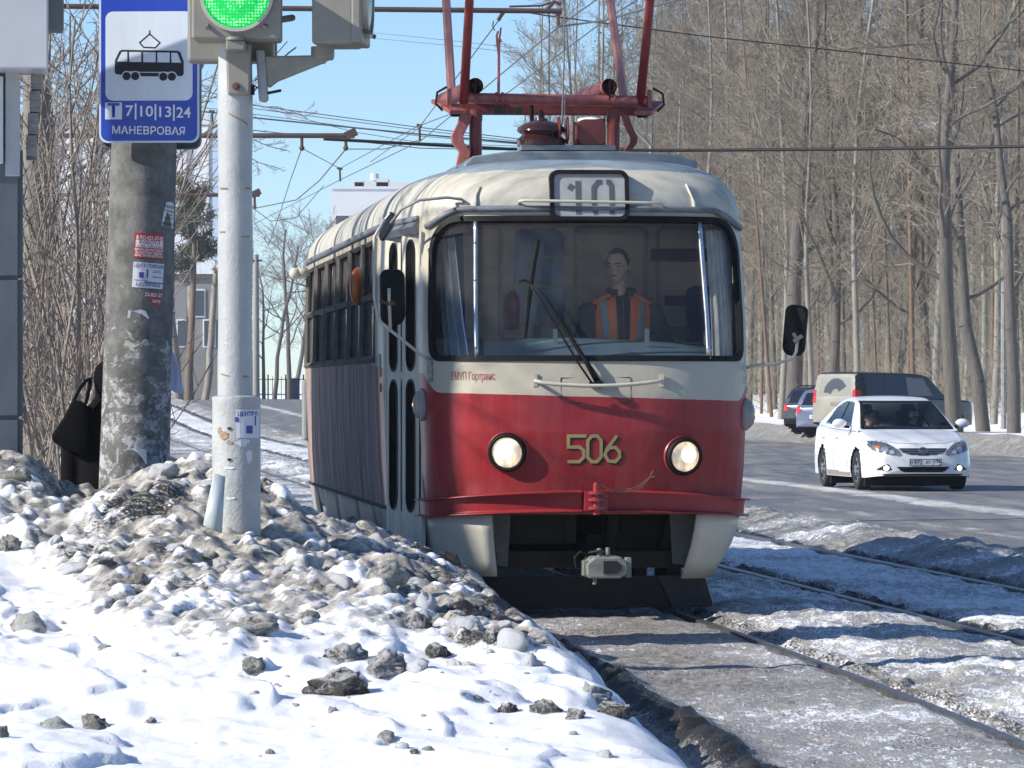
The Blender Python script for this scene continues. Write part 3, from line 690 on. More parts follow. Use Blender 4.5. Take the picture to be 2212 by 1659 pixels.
# automatic coupler head below
ch = empty('coupler', parent=tram)
cgrey = M('grey coupler paint', (.26, .27, .24), .65, var=.45, scale=14, bmp=.4, bscale=50)
mb = MB(); mb.prism([(-.05, .285), (.155, .285), (.205, .315), (.205, .395), (.16, .425), (-.01, .425), (-.065, .38), (-.065, .31)], -.17, .12); mb.build('coupler_head', cgrey, ch, bev=.012)
mb = MB(); mb.prism([(.045, .315), (.14, .315), (.165, .345), (.165, .375), (.13, .40), (.045, .40)], -.176, -.168); mb.build('coupler_mouth', soot, ch)
mb = MB(); mb.box((.215, -.10, .355), (.035, .10, .13)); mb.build('coupler_cheek', cgrey, ch, bev=.004); mb = MB(); mb.box((-.07, -.08, .35), (.03, .1, .10)); mb.build('coupler_cheek', cgrey, ch, bev=.004); mb = MB(); mb.lathe([(.014, .24), (.014, .30)], 8, T(.0, -.05, 0)); mb.lathe([(.02, .42), (.02, .47), (.012, .48)], 8, T(.03, -.06, 0)); mb.lathe([(.015, .42), (.015, .485)], 8, T(.085, -.07, 0)); mb.build('coupler_lugs', cgrey, ch, bev=.004)
mb = MB(); mb.tube([(-.05, .0, .44), (-.10, -.08, .46), (-.14, -.1, .42), (-.13, -.09, .36)], .006, 5); mb.tube([(-.04, -.05, .45), (.03, -.1, .465), (.07, -.1, .45)], .009, 6); mb.build('coupler_cable', soot, ch)
mb = MB(); mb.tube([(0, .1, .36), (0, 1.2, .50)], .06, 10); mb.build('drawbar', soot, ch)
mb = MB(); mb.tube([(-.64 + .045 * math.cos(a) * .7, .40 + .02 * math.sin(a), .385 + .075 * math.sin(a)) for a in np.linspace(0, 6.0, 18)], .014, 6); mb.build('towing_ring', M('worn ring', (.10, .09, .08), .6, var=.4), tram, smooth=True)
# headlamps
lamp_lit = emit('lit headlamp', (1.0, .80, .50), 2.6)
def _lens():
    m, nt, b = mat_new('headlamp lens'); v = mapped(nt); n = noise(nt, mapped(nt, 'Object', (60, 1, 6)), 1.0, 3, .6); big = noise(nt, v, 9, 2)
    r = ramp(nt, n, [(.3, (.42, .24, .10)), (.6, (1, .74, .42))]); nt.links.new(r, b.inputs['Emission Color']); nt.links.new(math_n(nt, 'MULTIPLY', ramp(nt, big, [(.35, (.25, .25, .25)), (.65, (1, 1, 1))]), .75), b.inputs['Emission Strength'])
    b.inputs['Base Color'].default_value = (.7, .66, .6, 1); b.inputs['Roughness'].default_value = .15; return m
lens_m = _lens()
for (u, z, rz) in ((-.572, 1.113, 14), (.613, 1.085, -13)):
    s = s_of_u(u); c = body(s, z, 0); nrm = (body(s, z, .1) - c).normalized(); Mx = nrm.to_track_quat('Z', 'Y').to_matrix().to_4x4(); Mx.translation = c
    h = empty('headlight', parent=tram); h.matrix_local = Mx
    m2 = MB(); m2.lathe([(.140, -.03), (.137, .010), (.130, .014), (.126, .0)], 32, caps=False); m2.build('paint_collar', red_m, h, smooth=True)
    m2 = MB(); m2.lathe([(.127, -.02), (.126, .035), (.119, .048), (.108, .049), (.100, .040), (.100, .01)], 32, caps=False); m2.build('rim', black_rubber, h, smooth=True)
    m2 = MB(); m2.lathe([(.102, .030), (.088, .040), (.06, .047), (.03, .051), (.001, .052)], 32, caps=False); m2.build('lens', lens_m, h, smooth=True)
    m2 = MB(); dx = -.012 if u < 0 else .018; m2.lathe([(.052, .0500), (.036, .054), (.001, .057)], 24, T(dx, .014, .002), caps=False); m2.build('bulb_glow', lamp_lit, h, smooth=True)
# oval corner lamps
for s0, z0 in ((-1.315, 1.425), (1.235, 1.36)):
    c = body(s0, z0, .0); nrm = (body(s0, z0, .1) - c); nrm.z = 0; nrm.normalize(); Mx = nrm.to_track_quat('Z', 'Y').to_matrix().to_4x4(); Mx.translation = c
    h = empty('corner_lamp', parent=tram); h.matrix_local = Mx
    m2 = MB(); m2.lathe([(.062, -.01), (.062, .018), (.056, .024)], 24, Matrix.Diagonal((1, 1.75, 1, 1))); m2.build('base_ring', M('grey lamp base', (.33, .34, .35), .5, var=.2), h, smooth=False)
    m2 = MB(); m2.sphere((0, 0, .02), (.054, .095, .05), 16, 10); m2.build('lens', M('smoked lens', (.34, .31, .28), .25, var=.2, scale=8), h, smooth=True)
    m2 = MB(); m2.sphere((0, 0, .066), (.010, .014, .008), 8, 6); m2.build('bulb_glow', emit('dim amber bulb', (1, .35, .08), 1.6), h, smooth=True)
# grab bars, hatch seam, wiper
def bar_on(pts, r, name='grab_bar', m=None, n=8): mb = MB(); mb.tube(pts, r, n); return mb.build(name, m or cream_m, tram, smooth=True)
bar_on([body(s_of_u(-.385), 1.585, .0), body(s_of_u(-.37), 1.57, .07)] + [body(u, 1.565 - .028 * (1 - (u / .40) ** 2), .085) for u in np.linspace(-.33, .40, 12)] + [body(.45, 1.57, .07), body(.46, 1.575, 0)], .013)
for u in (-.385, .46): mb = MB(); mb.box((0, 0, 0), (.028, .012, .085), T(*body(u, 1.588, .006))); mb.build('bar_bracket', cream_m, tram)
bar_on([body(-.475, 2.765, 0), body(-.47, 2.77, .05)] + [body(u, 2.772 - .012 * (u + .46) / .95, .06) for u in np.linspace(-.44, .48, 8)] + [body(.505, 2.745, .05), body(.51, 2.745, 0)], .011)
seam = [(-.215, 1.602), (.245, 1.606), (.25, 1.60), (.25, 1.46), (.225, 1.435), (-.19, 1.435), (-.215, 1.46), (-.215, 1.602)]
mb = MB(); mb.tube([body(a, b, -.0005) for a, b in seam], .0045, 5, caps=False); mb.build('hatch_seam', M('dark seam line', (.10, .06, .05), .9), tram)  # thin dark line along the hatch joint
mb = MB()
for a in (-.07, .12): mb.box((0, 0, 0), (.03, .015, .016), T(*body(a, 1.43, .004)))
mb.build('hatch_hinges', red_m, tram)
wip = empty('wiper', parent=tram)
mb = MB(); pv = body(.035, 1.555, .03); mb.tube([pv, body(-.05, 1.70, .05), body(-.30, 2.12, .04), body(-.405, 2.215, .045)], [.022, .016, .010, .009], 8); mb.tube([body(-.01, 1.56, .03), body(-.10, 1.69, .045), body(-.31, 2.06, .04), body(-.40, 2.20, .045)], .007, 6); mb.build('wiper_arms', black_rubber, wip, smooth=True)
mb = MB(); mb.tube([pv, pv + Vector((0, -.035, 0))], .028, 12); mb.tube([body(-.03, 1.556, .02), body(.04, 1.552, .02)], .018, 8); mb.build('wiper_pivot', black_rubber, wip)
mb = MB(); mb.tube([body(-.445, 1.865, .012), body(-.405, 2.20, .03), body(-.345, 2.52, .012)], [.010, .019, .012], 6); mb.tube([body(-.475, 2.235, .03), body(-.44, 2.245, .035), body(-.40, 2.215, .035)], .009, 6); mb.build('wiper_blade', black_rubber, wip)
# small lamp brackets on the dome
for u, h in ((-.765, .10), (.73, .12)):
    s = s_of_u(u); mb = MB(); mb.tube([body(s, 2.73, .01), body(s, 2.78, .012), body(s - .005, 2.82, .012), body(s, 2.78 + h, .008)], [.016, .014, .009, .009], 5); mb.build('flag_bracket', cream_m, tram)
# route box
rb = empty('route_box', parent=tram)
def flat_on(poly, s0, z0, off, name, m, parent, sx=1):
    me = bpy.data.meshes.new(name); n = len(poly); me.from_pydata([(x, y, 0) for x, y in poly], [], [tuple(range(n))]); return on_body(me, s0, z0, off, m, name, parent)
bx, bz, bw, bh = .005, 2.822, .475, .285
def box_pt(x, y, off):
    base = body(bx, bz - .1, .012); return Vector((bx + x, base.y - off + (y * .22 + .02), bz + y))
mb = MB(); qo, qi = rrect(bw + .055, bh + .055, .06), rrect(bw, bh, .04)
v = [box_pt(x, y, o) for (q, o) in ((qo, -.18), (qo, .03), (qi, .03), (qi, .012)) for x, y in q]; n = len(qo); f = []
for r in range(3):
    for i in range(n): j = (i + 1) % n; f.append((r * n + i, r * n + j, (r + 1) * n + j, (r + 1) * n + i))
mb.add(v, f); mb.build('route_frame', black_rubber, rb)
def _milky():
    m, nt, b = mat_new('milky route glass'); v = mapped(nt); nt.links.new(ramp(nt, noise(nt, v, 7, 3), [(.3, (.29, .30, .29)), (.7, (.38, .385, .37))]), b.inputs['Base Color']); b.inputs['Roughness'].default_value = .3; return m
mb = MB(); mb.add([box_pt(x, y, .014) for x, y in rrect(bw, bh, .04)], [tuple(range(n))]); mb.build('route_glass', _milky(), rb)
dig = M('grey stencil digits', (.10, .105, .12), .6, var=.3)
def put_strokes(lines, w, name, m, parent, off):
    me = strokes(lines, w)
    for v in me.vertices: v.co = box_pt(v.co.x, v.co.y, off)
    me.materials.append(m); o = bpy.data.objects.new(name, me); COL.objects.link(o); o.parent = parent
put_strokes([[(-.075, -.13), (-.075, .095)], [(-.135, .035), (-.112, .07)]], .037, 'digit_one', dig, rb, .0165)
put_strokes([[(.045, -.13), (.03, -.09), (.03, .05), (.06, .088), (.085, .088)], [(.115, .088), (.135, .088), (.15, .06), (.15, -.13)]], .034, 'digit_zero', dig, rb, .0165)
# fleet number 506 with its drop shadow, operator's name
gold = M('ochre lettering', (.42, .30, .13), .5, var=.2); blk = M('black lettering', (.012, .012, .012), .5)
D5 = [[(.075, .085), (-.045, .085), (-.045, .012), (.03, .012), (.058, -.012), (.058, -.055), (.028, -.085), (-.05, -.085)]]
D0 = [[(-.045, .055), (-.018, .085), (.018, .085), (.045, .055), (.045, -.055), (.018, -.085), (-.018, -.085), (-.045, -.055), (-.045, .055)]]
D6 = [[(.03, .088), (-.035, .0), (-.05, -.04), (-.025, -.08), (.022, -.085), (.05, -.055), (.05, -.02), (.02, .01), (-.02, .006), (-.045, -.02)]]
for nm, L, u0 in (('digit_five', D5, -.125), ('digit_zero', D0, .005), ('digit_six', D6, .125)):
    on_body(strokes([[(x + .011, y - .009) for x, y in q] for q in L], .024), s_of_u(u0), 1.135, .003, blk, nm + '_shadow', tram)
    on_body(strokes(L, .022), s_of_u(u0), 1.135, .0055, gold, nm, tram)
lett = M('faded red lettering', (.40, .07, .05), .6, var=.4, scale=30)
me = text_mesh('ЕМУП Гортранс', .075, .0); xs = [v.co.x for v in me.vertices]; k = .31 / (max(xs) - min(xs))
for v in me.vertices: v.co.x *= k
on_body(me, s_of_u(-.79), 1.612, .003, lett, 'operator_lettering', tram)
# interior: floor, cab partition with blue panes, dashboard, curtains, seat
inn = empty('cab_interior', parent=tram)
mb = MB(); mb.box((0, 7.2, .93), (2.3, 10.4, .06)); mb.box((0, 1.3, .93), (1.9, 1.5, .06)); mb.build('floor', inner_dark, inn)
mb = MB(); mb.box((0, 2.12, 1.82), (2.36, .04, 1.75)); mb.build('partition', interior_m, inn)
bluep = M('dark blue pane', (.03, .055, .20), .2, var=.3)
for (z0, z1) in ((2.475, 2.66), (2.27, 2.455), (1.99, 2.245)):
    mb = MB(); mb.prism(rrect(.35, z1 - z0, (.07 if z1 > 2.6 else .012, .012), 4, -.145, (z0 + z1) / 2), 2.085, 2.098); mb.build('partition_pane', bluep, inn)
mb = MB()
for (x0, x1, z0, z1) in ((.10, .62, 1.95, 2.68), (.68, 1.14, 1.95, 2.68), (-1.1, -.4, 1.2, 2.68)): mb.ring(rrect(x1 - x0, z1 - z0, .05, 4, (x0 + x1) / 2, (z0 + z1) / 2), rrect(x1 - x0 - .05, z1 - z0 - .05, .03, 4, (x0 + x1) / 2, (z0 + z1) / 2), 2.075, 2.098)
mb.build('partition_frames', M('darker laminate', (.36, .28, .19), .5), inn)
mb = MB(); mb.prism([(.64, 2.43), (1.08, 2.43), (1.08, 2.52), (.64, 2.52)], 2.06, 2.07); mb.prism([(.74, 2.12), (.98, 2.12), (.98, 2.19), (.74, 2.19)], 2.06, 2.07); mb.build('maroon_panel', M('maroon cloth', (.10, .015, .02), .8), inn)
dash = M('teal dashboard', (.16, .25, .30), .5, var=.2, scale=3)
mb = MB(); mb.grid(lambda u, q: Vector((u, (.10 + .55 * q) + .28 * (abs(u) / 1.0) ** 2.4 * (1 - .5 * q), 1.66 + .215 * q ** .7 - .02 * u - .03 * abs(u) * q)), list(np.linspace(-1.0, 1.02, 24)), list(np.linspace(0, 1, 8))); mb.build('dashboard', dash, inn, smooth=True, solid=.02, fix=False)
mb = MB()
for u in (-.20, .42): mb.box((0, 0, 0), (.028, .02, .15), T(u, .52, 1.86))
mb.build('dashboard_posts', dash, inn)
mb = MB(); mb.box((.90, .62, 1.87), (.16, .12, .10)); mb.box((.86, .9, 1.80), (.3, .3, .1)); mb.build('control_stand', M('grey box', (.13, .15, .15), .6), inn, bev=.02)
cloth = M('pale curtain', (.62, .60, .52), .8, var=.25, scale=3, stretch=(14, 14, .5), col2=(.36, .36, .33))
sheer = glass('clear plastic curtain', (.62, .66, .64), 2.2, .12, .12, (.5, .52, .48))
mb = MB(); mb.grid(lambda t, z: body(t + .03 * (2.6 - z) * (1 - (t - .93) * 3), z, -.11 - .028 * math.sin(t * 95) * (.5 + .5 * (2.65 - z))), list(np.linspace(.93, 1.27, 60)), list(np.linspace(1.68, 2.62, 10))); mb.build('curtain', cloth, inn, smooth=True, fix=False)
mb = MB(); mb.grid(lambda t, z: body(-(t - .16 * (2.6 - z)) , z, -.11 - .02 * math.sin(t * 80)), list(np.linspace(1.0, 1.24, 40)), list(np.linspace(1.68, 2.62, 10))); mb.build('curtain', sheer, inn, smooth=True, fix=False)
seatm = M('worn seat cover', (.06, .025, .03), .8)
mb = MB(); mb.box((.33, 1.55, 1.55), (.5, .5, .12)); mb.box((.33, 1.80, 1.85), (.46, .10, .55)); mb.box((.33, 1.55, 1.22), (.12, .12, .6)); mb.build('driver_seat', seatm, inn, bev=.03)
ext = empty('fire_extinguisher', parent=inn)
mb = MB(); mb.lathe([(.05, 1.95), (.05, 2.16), (.03, 2.2), (.015, 2.22)], 14, T(-.34, 2.02, 0)); o = mb.build('bottle', M('extinguisher red', (.30, .02, .03), .3), inn, smooth=True); bpy.data.objects.remove(ext)
mb = MB(); mb.box((.95, 1.7, 1.95), (.2, .2, .6)); mb.build('hanging_coat', M('dark coat cloth', (.03, .03, .06), .9), inn, bev=.05)
# mirrors
def mirror(name, c, M_, w, h, arm, label=None, back=True):
    root = empty(name, parent=tram)
    Mx = T(*c) @ M_
    m2 = MB(); n = 8
    out = rrect(w, h, (w * .32, w * .42), n); inn_ = rrect(w * .78, h * .86, (w * .25, w * .34), n); mid = rrect(w * .93, h * .96, (w * .30, w * .4), n)
    v = [Mx @ Vector((x, y, z)) for q, y in ((out, .03), (out, .0), (mid, -.025), (inn_, -.04)) for x, z in q]; k = len(out); f = []
    for r in range(3):
        for i in range(k): j = (i + 1) % k; f.append((r * k + i, r * k + j, (r + 1) * k + j, (r + 1) * k + i))
    f.append(tuple(3 * k + i for i in range(k))); f.append(tuple(reversed(range(k)))); m2.add(v, f); m2.build('mirror_shell', black_rubber, root, smooth=True, auto=40)
    m2 = MB(); m2.prism(rrect(w * .9, h * .94, w * .28, n), .031, .034, Mx); m2.build('mirror_glass', steel, root)
    for a in arm:
        m2 = MB(); m2.tube(a, .011, 8); m2.build('mirror_arm', cream_m, root, smooth=True)
    return root
LM = Vector((-1.30, .40, 2.14))
mirror('wing_mirror', LM, RZ(12) @ RY(-1), .165, .375, [[body(-1.16, 1.725, .0), body(-1.16, 1.735, .05), LM + Vector((-.02, -.05, -.22)), LM + Vector((-.10, -.03, -.15)), LM + Vector((-.125, -.01, .0)), LM + Vector((-.125, 0, .40)), LM + Vector((-.05, .1, .52))], [LM + Vector((-.02, -.05, -.22)), LM + Vector((-.03, -.055, -.02)), LM + Vector((-.03, -.055, .06))]])
mb = MB(); mb.box((0, 0, 0), (.06, .03, .03), T(*(LM + Vector((-.02, -.05, -.04))))); mb.box((0, 0, 0), (.05, .02, .02), T(*(LM + Vector((-.07, -.05, -.03)))) @ RY(25)); mb.build('mirror_clamp', M('rusty clamp', (.12, .06, .04), .8, var=.4), tram)
RM = Vector((1.43, .55, 1.925))
mirror('wing_mirror', RM, RZ(-14) @ RY(5), .155, .345, [[body(1.24, 1.67, .0), body(1.24, 1.685, .06), Vector((1.28, .42, 1.70)), Vector((1.40, .47, 1.735)), Vector((1.43, .50, 1.78)), Vector((1.44, .50, 1.86))]])
mb = MB(); mb.box((0, 0, 0), (.07, .02, .025), T(1.44, .49, 1.87) @ RY(-35)); mb.box((0, 0, 0), (.05, .02, .02), T(1.42, .485, 1.885) @ RY(60)); mb.build('mirror_clamp', M('pale clamp', (.45, .36, .27), .7), tram)
for z in (1.72, 1.64): mb = MB(); mb.box((0, 0, 0), (.018, .02, .05), T(*body(1.21, z - .05, .004))); mb.build('arm_bracket', cream_m, tram)
mb = MB(); mb.tube([body(-1.15, 1.72, .01), body(-1.15, 1.58, .01)], .018, 8); mb.build('arm_socket', M('chipped cream', (.42, .39, .32), .6, var=.6, scale=30), tram)
# little top mirror over the door on its own arm
UM = Vector((-1.30, .62, 2.62))
root = empty('door_mirror', parent=tram)
mb = MB(); mb.tube([body(-.87, 2.785, 0), body(-.87, 2.785, .04), body(-.97, 2.79, .06), Vector((-1.13, .30, 2.785)), Vector((-1.24, .42, 2.73)), UM + Vector((0, -.02, .02))], .010, 8); mb.build('mirror_arm', M('grey arm paint', (.36, .36, .33), .5), root, smooth=True)
mb = MB(); mb.prism([(0, .10), (.035, .085), (.02, .0), (-.035, -.09), (-.065, -.10), (-.08, -.06), (-.06, .03)], -.03, .03, T(*UM) @ RZ(-20)); mb.build('mirror_shell', M('blue black shell', (.012, .016, .028), .35), root, bev=.012)
# amber side repeater and outside lamp, tail bracket
c = body(-s_of_v(4.3), 2.30, .0); ro = empty('amber_repeater', parent=tram)
mb = MB(); mb.sphere(c + Vector((-.045, -.03, 0)), (.05, .035, .135), 14, 10); mb.build('amber_lens', M('amber lens', (.42, .10, .02), .3, var=.2), ro, smooth=True)
mb = MB(); mb.sphere(c + Vector((-.03, .01, 0)), (.055, .03, .145), 14, 10); mb.build('repeater_body', M('grey housing', (.2, .2, .21), .5), ro, smooth=True)
c = body(-s_of_v(11.85), 2.58, .0); mb = MB(); mb.tube([c + Vector((.0, 0, 0)), c + Vector((-.10, -.05, 0))], .05, 10); mb.sphere(c + Vector((-.12, -.06, 0)), .052, 10, 8); mb.build('outside_camera', cream_m, tram, smooth=True)
c = body(-s_of_v(11.9), 1.35, .01); mb = MB(); mb.box((0, 0, 0), (.05, .30, .55), T(*c)); mb.build('step_plate', M('grey plate', (.25, .25, .25), .6), tram, bev=.02)
# side notices by the door
mb = MB(); c = body(-s_of_v(2.42), 1.68, .004); q = frame(body(-s_of_v(2.5), 1.70, .004), body(-s_of_v(2.33), 1.70, .004) - body(-s_of_v(2.5), 1.70, .004)); mb.box((.08, 0, 0), (.13, .004, .16), q); mb.box((.08, 0, -.16), (.13, .004, .06), q); mb.build('side_notice', M('yellowed paper', (.42, .40, .30), .8), tram)
# ------------------------------------------------ roof gear: platform, insulator, pantograph base
pl_m = M('grey platform paint', (.26, .30, .32), .6, var=.35, scale=8, bmp=.4, bscale=30)
mb = MB(); mb.prism([(-.70, 3.10), (-.64, 3.15), (-.40, 3.185), (.40, 3.19), (.80, 3.165), (.93, 3.12), (.93, 3.07), (-.70, 3.06)], 1.75, 3.9); mb.box((0, 3, 2.98), (1.0, 1.6, .2)); mb.build('roof_platform', pl_m, tram, bev=.01)
mb = MB(); mb.box((.03, 1.95, 3.215), (.66, .3, .035)); mb.build('gear_plate', pl_m, tram)
ins = M('brown glazed porcelain', (.075, .03, .024), .12, var=.2, coat=.5)
mb = MB(); mb.lathe([(.17, 3.235), (.178, 3.27), (.15, 3.295), (.135, 3.31), (.17, 3.335), (.165, 3.36), (.11, 3.395), (.05, 3.41), (.045, 3.425)], 28, T(-.145, 1.95, 0)); mb.build('insulator', ins, tram, smooth=True, auto=50)
mb = MB(); mb.tube([(-.145, 1.95, 3.42), (-.145, 1.95, 3.47)], .02, 6); mb.tube([(-.16, 1.95, 3.475), (-.13, 1.95, 3.47)], .014, 6); mb.build('insulator_stud', soot, tram)
mb = MB(); mb.prism(rrect(.20, .185, .05, 5, .20, 3.325), 1.86, 2.0); mb.lathe([(.09, -.012), (.09, .012)], 16, T(.09, 1.9, 3.31) @ RY(90)); mb.lathe([(.07, -.008), (.07, .008)], 16, T(.03, 1.88, 3.34) @ RY(90) @ Matrix.Diagonal((1.4, 1, 1, 1))); mb.lathe([(.07, -.008), (.07, .008)], 16, T(-.03, 1.88, 3.34) @ RY(90) @ Matrix.Diagonal((1.4, 1, 1, 1))); mb.build('lightning_arrester', rust_red, tram, bev=.01)
pan = empty('pantograph', parent=tram)
VP_, ZP = 3.0, 3.625
def pp(px, py, v=VP_):
    """tram-local point of the roof gear from its place in the picture"""
    d = 32.1 + v * .995; w = P(px, py, d); q = Matrix.Rotation(R(-TH), 3, 'Z') @ (w - Vector((.54, 32.1, 0))); return Vector((q.x, v, q.z))
mb = MB(); mb.tube([pp(996, 212), pp(1400, 217)], .037, 12)
for x in (1024, 1069, 1082, 1325): mb.tube([pp(x, 214), pp(x + 5, 214)], .049, 12)
mb.build('cross_shaft', pink_m, pan, smooth=True, auto=40)
mb = MB(); a, b = pp(978, 234, 3.25), pp(1408, 240, 3.25); mb.box((0, 0, 0), ((b - a).length, .08, .065), frame((a + b) / 2, b - a)); mb.build('base_beam', rust_red, pan, bev=.006)
mb = MB(); a, b = pp(1000, 236, 4.9), pp(1385, 236, 4.9); mb.tube([a, b], .045, 10); mb.build('rear_shaft', rust_red, pan)
for x0, x1, xr in ((1000, 1012, 957), (1385, 1406, 1322)):
    m_near = M('red arm paint', (.36, .06, .05), .4, var=.3, scale=5, stretch=(4, 4, 1)); 
    mb = MB(); mb.tube([pp(x0, 222), pp(x1 + (x1 - x0) * 1.3, -260, 2.2)], [.035, .030], 10); mb.build('lower_arm', m_near, pan, smooth=True)
    mb = MB(); e0 = pp(975 if x0 < 1200 else 1351, 215, 4.6); e1 = pp(xr - (10 if x0 < 1200 else 38), -260, 5.4); mb.tube([e0, e1], [.034, .031], 6); mb.build('rear_arm', M('pale faded red paint', (.45, .21, .19), .5, var=.3, scale=6, stretch=(3, 3, 1)), pan)
for x in (1026, 1318):
    mb = MB(); a = pp(x, 186, 2.95); dr = Vector((-.16 if x < 1200 else -.13, 1.2, -.05)); r_ = .058
    mb.lathe([(r_, 0), (r_, 1.1), (r_ * .7, 1.1), (r_ * .7, .02), (r_ * .72, 0)], 16, T(*a) @ dr.to_track_quat('Z', 'Y').to_matrix().to_4x4(), caps=False); mb.build('spring_tube', pink_m, pan, smooth=True, auto=40)
    mb = MB(); mb.tube([a + dr * .02, a + dr * .3], .024, 8); mb.tube([a + Vector((0, -.02, .05)), a + Vector((0, -.02, -.10))], .006, 6); mb.build('spring_rod', soot, pan)
for sx, x in ((-1, 968), (1, 1405)):
    mb = MB(); a = pp(x, 232, 3.0); mb.box((0, 0, 0), (.14, .30, .03), T(*a) @ RZ(-24 * sx) @ RY(0) @ RX(18)); mb.box((0, .0, .06), (.03, .10, .14), T(*a)); mb.build('end_plate', pink_m, pan, bev=.004)
    mb = MB(); mb.tube([a + Vector((sx * .02, -.06, .14)), a + Vector((sx * .09, -.07, .10)), a + Vector((sx * .10, -.06, .02)), a + Vector((sx * .05, -.05, -.03))], .009, 6); mb.tube([a + Vector((-sx * .05, 0, -.02)), a + Vector((-sx * .05, 0, -.07))], .04, 8); mb.build('shunt_cable', soot, pan)
for x in (1024, 1325):
    rr = empty('support_leg', parent=pan)
    mb = MB(); top = pp(x + 2, 238, 3.0); bt = Vector((top.x, top.y, 3.17)); mb.tube([top, bt], .046, 12); mb.lathe([(.055, 0), (.055, .03)], 12, T(*bt)); mb.lathe([(.05, -.02), (.05, .03)], 12, T(top.x, top.y, top.z - .06)); mb.build('leg_tube', rust_red, rr)
    x2 = -.11 if x < 1200 else .095; s_ = 1 if x < 1200 else -1
    bw_ = .085 if x < 1200 else .05; xo = top.x - .075 if x < 1200 else top.x + .075
    q = [(0, .37), (-.02 * s_, .30), (-.065 * s_, .21), (-.06 * s_, .165), (-.01 * s_, .10), (-.03 * s_, 0)]
    mb = MB(); mb.prism([(xo + a - bw_ / 2, 3.14 + h) for a, h in q] + [(xo + a + bw_ / 2, 3.14 + h) for a, h in reversed(q)], top.y - .10, top.y - .02); mb.build('bent_bracket', pink_m if x < 1200 else rust_red, rr, bev=.006)
    if x > 1200: mb = MB(); mb.tube([top + Vector((-.09, .02, -.06)), bt + Vector((-.09, .02, 0))], .034, 12); mb.build('second_tube', rust_red, rr)
mb = MB(); mb.tube([pp(1147, 228, 2.95), pp(1149, 262, 2.9), pp(1143, 300, 2.6), pp(1140, 318, 2.4)], .016, 8); mb.build('roof_cable', black_rubber, pan, smooth=True)
mb = MB(); mb.tube([pp(1076, 205, 2.95), pp(1077, 90, 2.95)], .010, 6); mb.tube([pp(1077, 125, 2.95), pp(1073, 95, 2.95), pp(1072, 78, 2.95), pp(1075, 68, 2.95)], .008, 6); mb.tube([pp(1077, 90, 2.95), pp(1080, 72, 2.95), pp(1081, 60, 2.95)], .007, 6); mb.tube([pp(1071, 88, 2.95), pp(1082, 88, 2.95)], .012, 6); mb.build('latch_hook', pink_m, pan)
mb = MB(); mb.tube([pp(1213, 290, 1.9), pp(1219, 120, 2.2), pp(1222, -260, 2.6)], .006, 6); mb.tube([pp(1219, 290, 1.9), pp(1220, 240, 2.2), pp(1221, 205, 2.5)], .004, 5); mb.build('pull_rope', M('grey rope', (.20, .20, .20), .9), pan)
for x in (1070, 1082, 1120): mb = MB(); a = pp(x, 240, 2.96); mb.box((0, 0, 0), (.05, .06, .05), T(*a)); mb.build('beam_clamp', soot, pan)
# upper half of the pantograph, above the picture
mb = MB()
for sx in (-1, 1): mb.tube([(sx * .62 + .0, 2.2, 5.1), (sx * .45, 3.9, 6.05)], .02, 8); mb.tube([(sx * .62, 5.4, 5.1), (sx * .45, 4.1, 6.05)], .02, 8)
mb.tube([(-.95, 4.0, 5.98), (-.6, 4, 6.08), (.6, 4, 6.08), (.95, 4, 5.98)], .025, 8); mb.build('collector', rust_red, pan)
# ================================================================== near things: kiosk, poles, sign, traffic light, woman, lumps of ice
panel_m = M('grey composite panel', (.36, .38, .40), .4, .2, var=.2, scale=3, stretch=(2, 2, .6), col2=(.27, .285, .30))
panel_d = M('darker composite panel', (.10, .115, .135), .4, .3, var=.3, scale=3, stretch=(2, 2, .5), col2=(.07, .08, .095))
board_m = M('weathered fascia board', (.30, .30, .30), .7, var=.4, scale=6, stretch=(2, 8, 8), col2=(.17, .17, .17), bmp=.3)
kd = 27.8; kx = P(47, 0, kd).x
kiosk = empty('kiosk', (kx, kd, 0), R(5.6), 'grey panelled kiosk with overhanging roof at the left edge', 'kiosk')
mb = MB(); mb.box((-.46, .27, 2.0), (.88, .50, 4.3)); mb.build('core', panel_d, kiosk)
zs = [-.1, .60, 1.36, 2.16, 2.90]
for i in range(4):
    mb = MB(); mb.box((-.46, -.012, (zs[i] + zs[i + 1]) / 2), (.88, .03, zs[i + 1] - zs[i] - .022)); mb.build('wall_panel', panel_d, kiosk, bev=.006)
    mb = MB(); mb.box((-.009, .27, (zs[i] + zs[i + 1]) / 2), (.03, .48, zs[i + 1] - zs[i] - .022)); mb.build('side_panel', panel_d, kiosk, bev=.006)
mb = MB(); mb.box((-.052, -.036, 3.05), (.085, .02, .62)); mb.build('corner_strip', panel_m, kiosk, bev=.004)
mb = MB(); mb.box((-.50, -.05, 3.06), (.79, .05, .50)); mb.build('signboard', M('pale signboard', (.50, .52, .55), .4, var=.1), kiosk, bev=.006)
mb = MB(); mb.box((-.40, -.15, 3.72), (1.10, .56, .78)); mb.build('roof_fascia', M('white roof fascia', (.46, .475, .50), .35, var=.12, scale=2), kiosk, bev=.01)
for i in range(4):
    mb = MB(); mb.box((.085 - .010 * i, .30, 3.305 - .128 * i), (.06, .46, .122)); mb.build('fascia_board', board_m, kiosk, bev=.004)
mb = MB(); mb.box((.19, .24, 3.80), (.10, .30, .42)); mb.build('eaves_lamp', M('grey eaves box', (.22, .23, .23), .5, var=.3, scale=5), kiosk, bev=.01)
mb = MB(); mb.box((-.40, .10, 4.17), (1.2, .9, .12)); mb.build('roof', panel_m, kiosk)
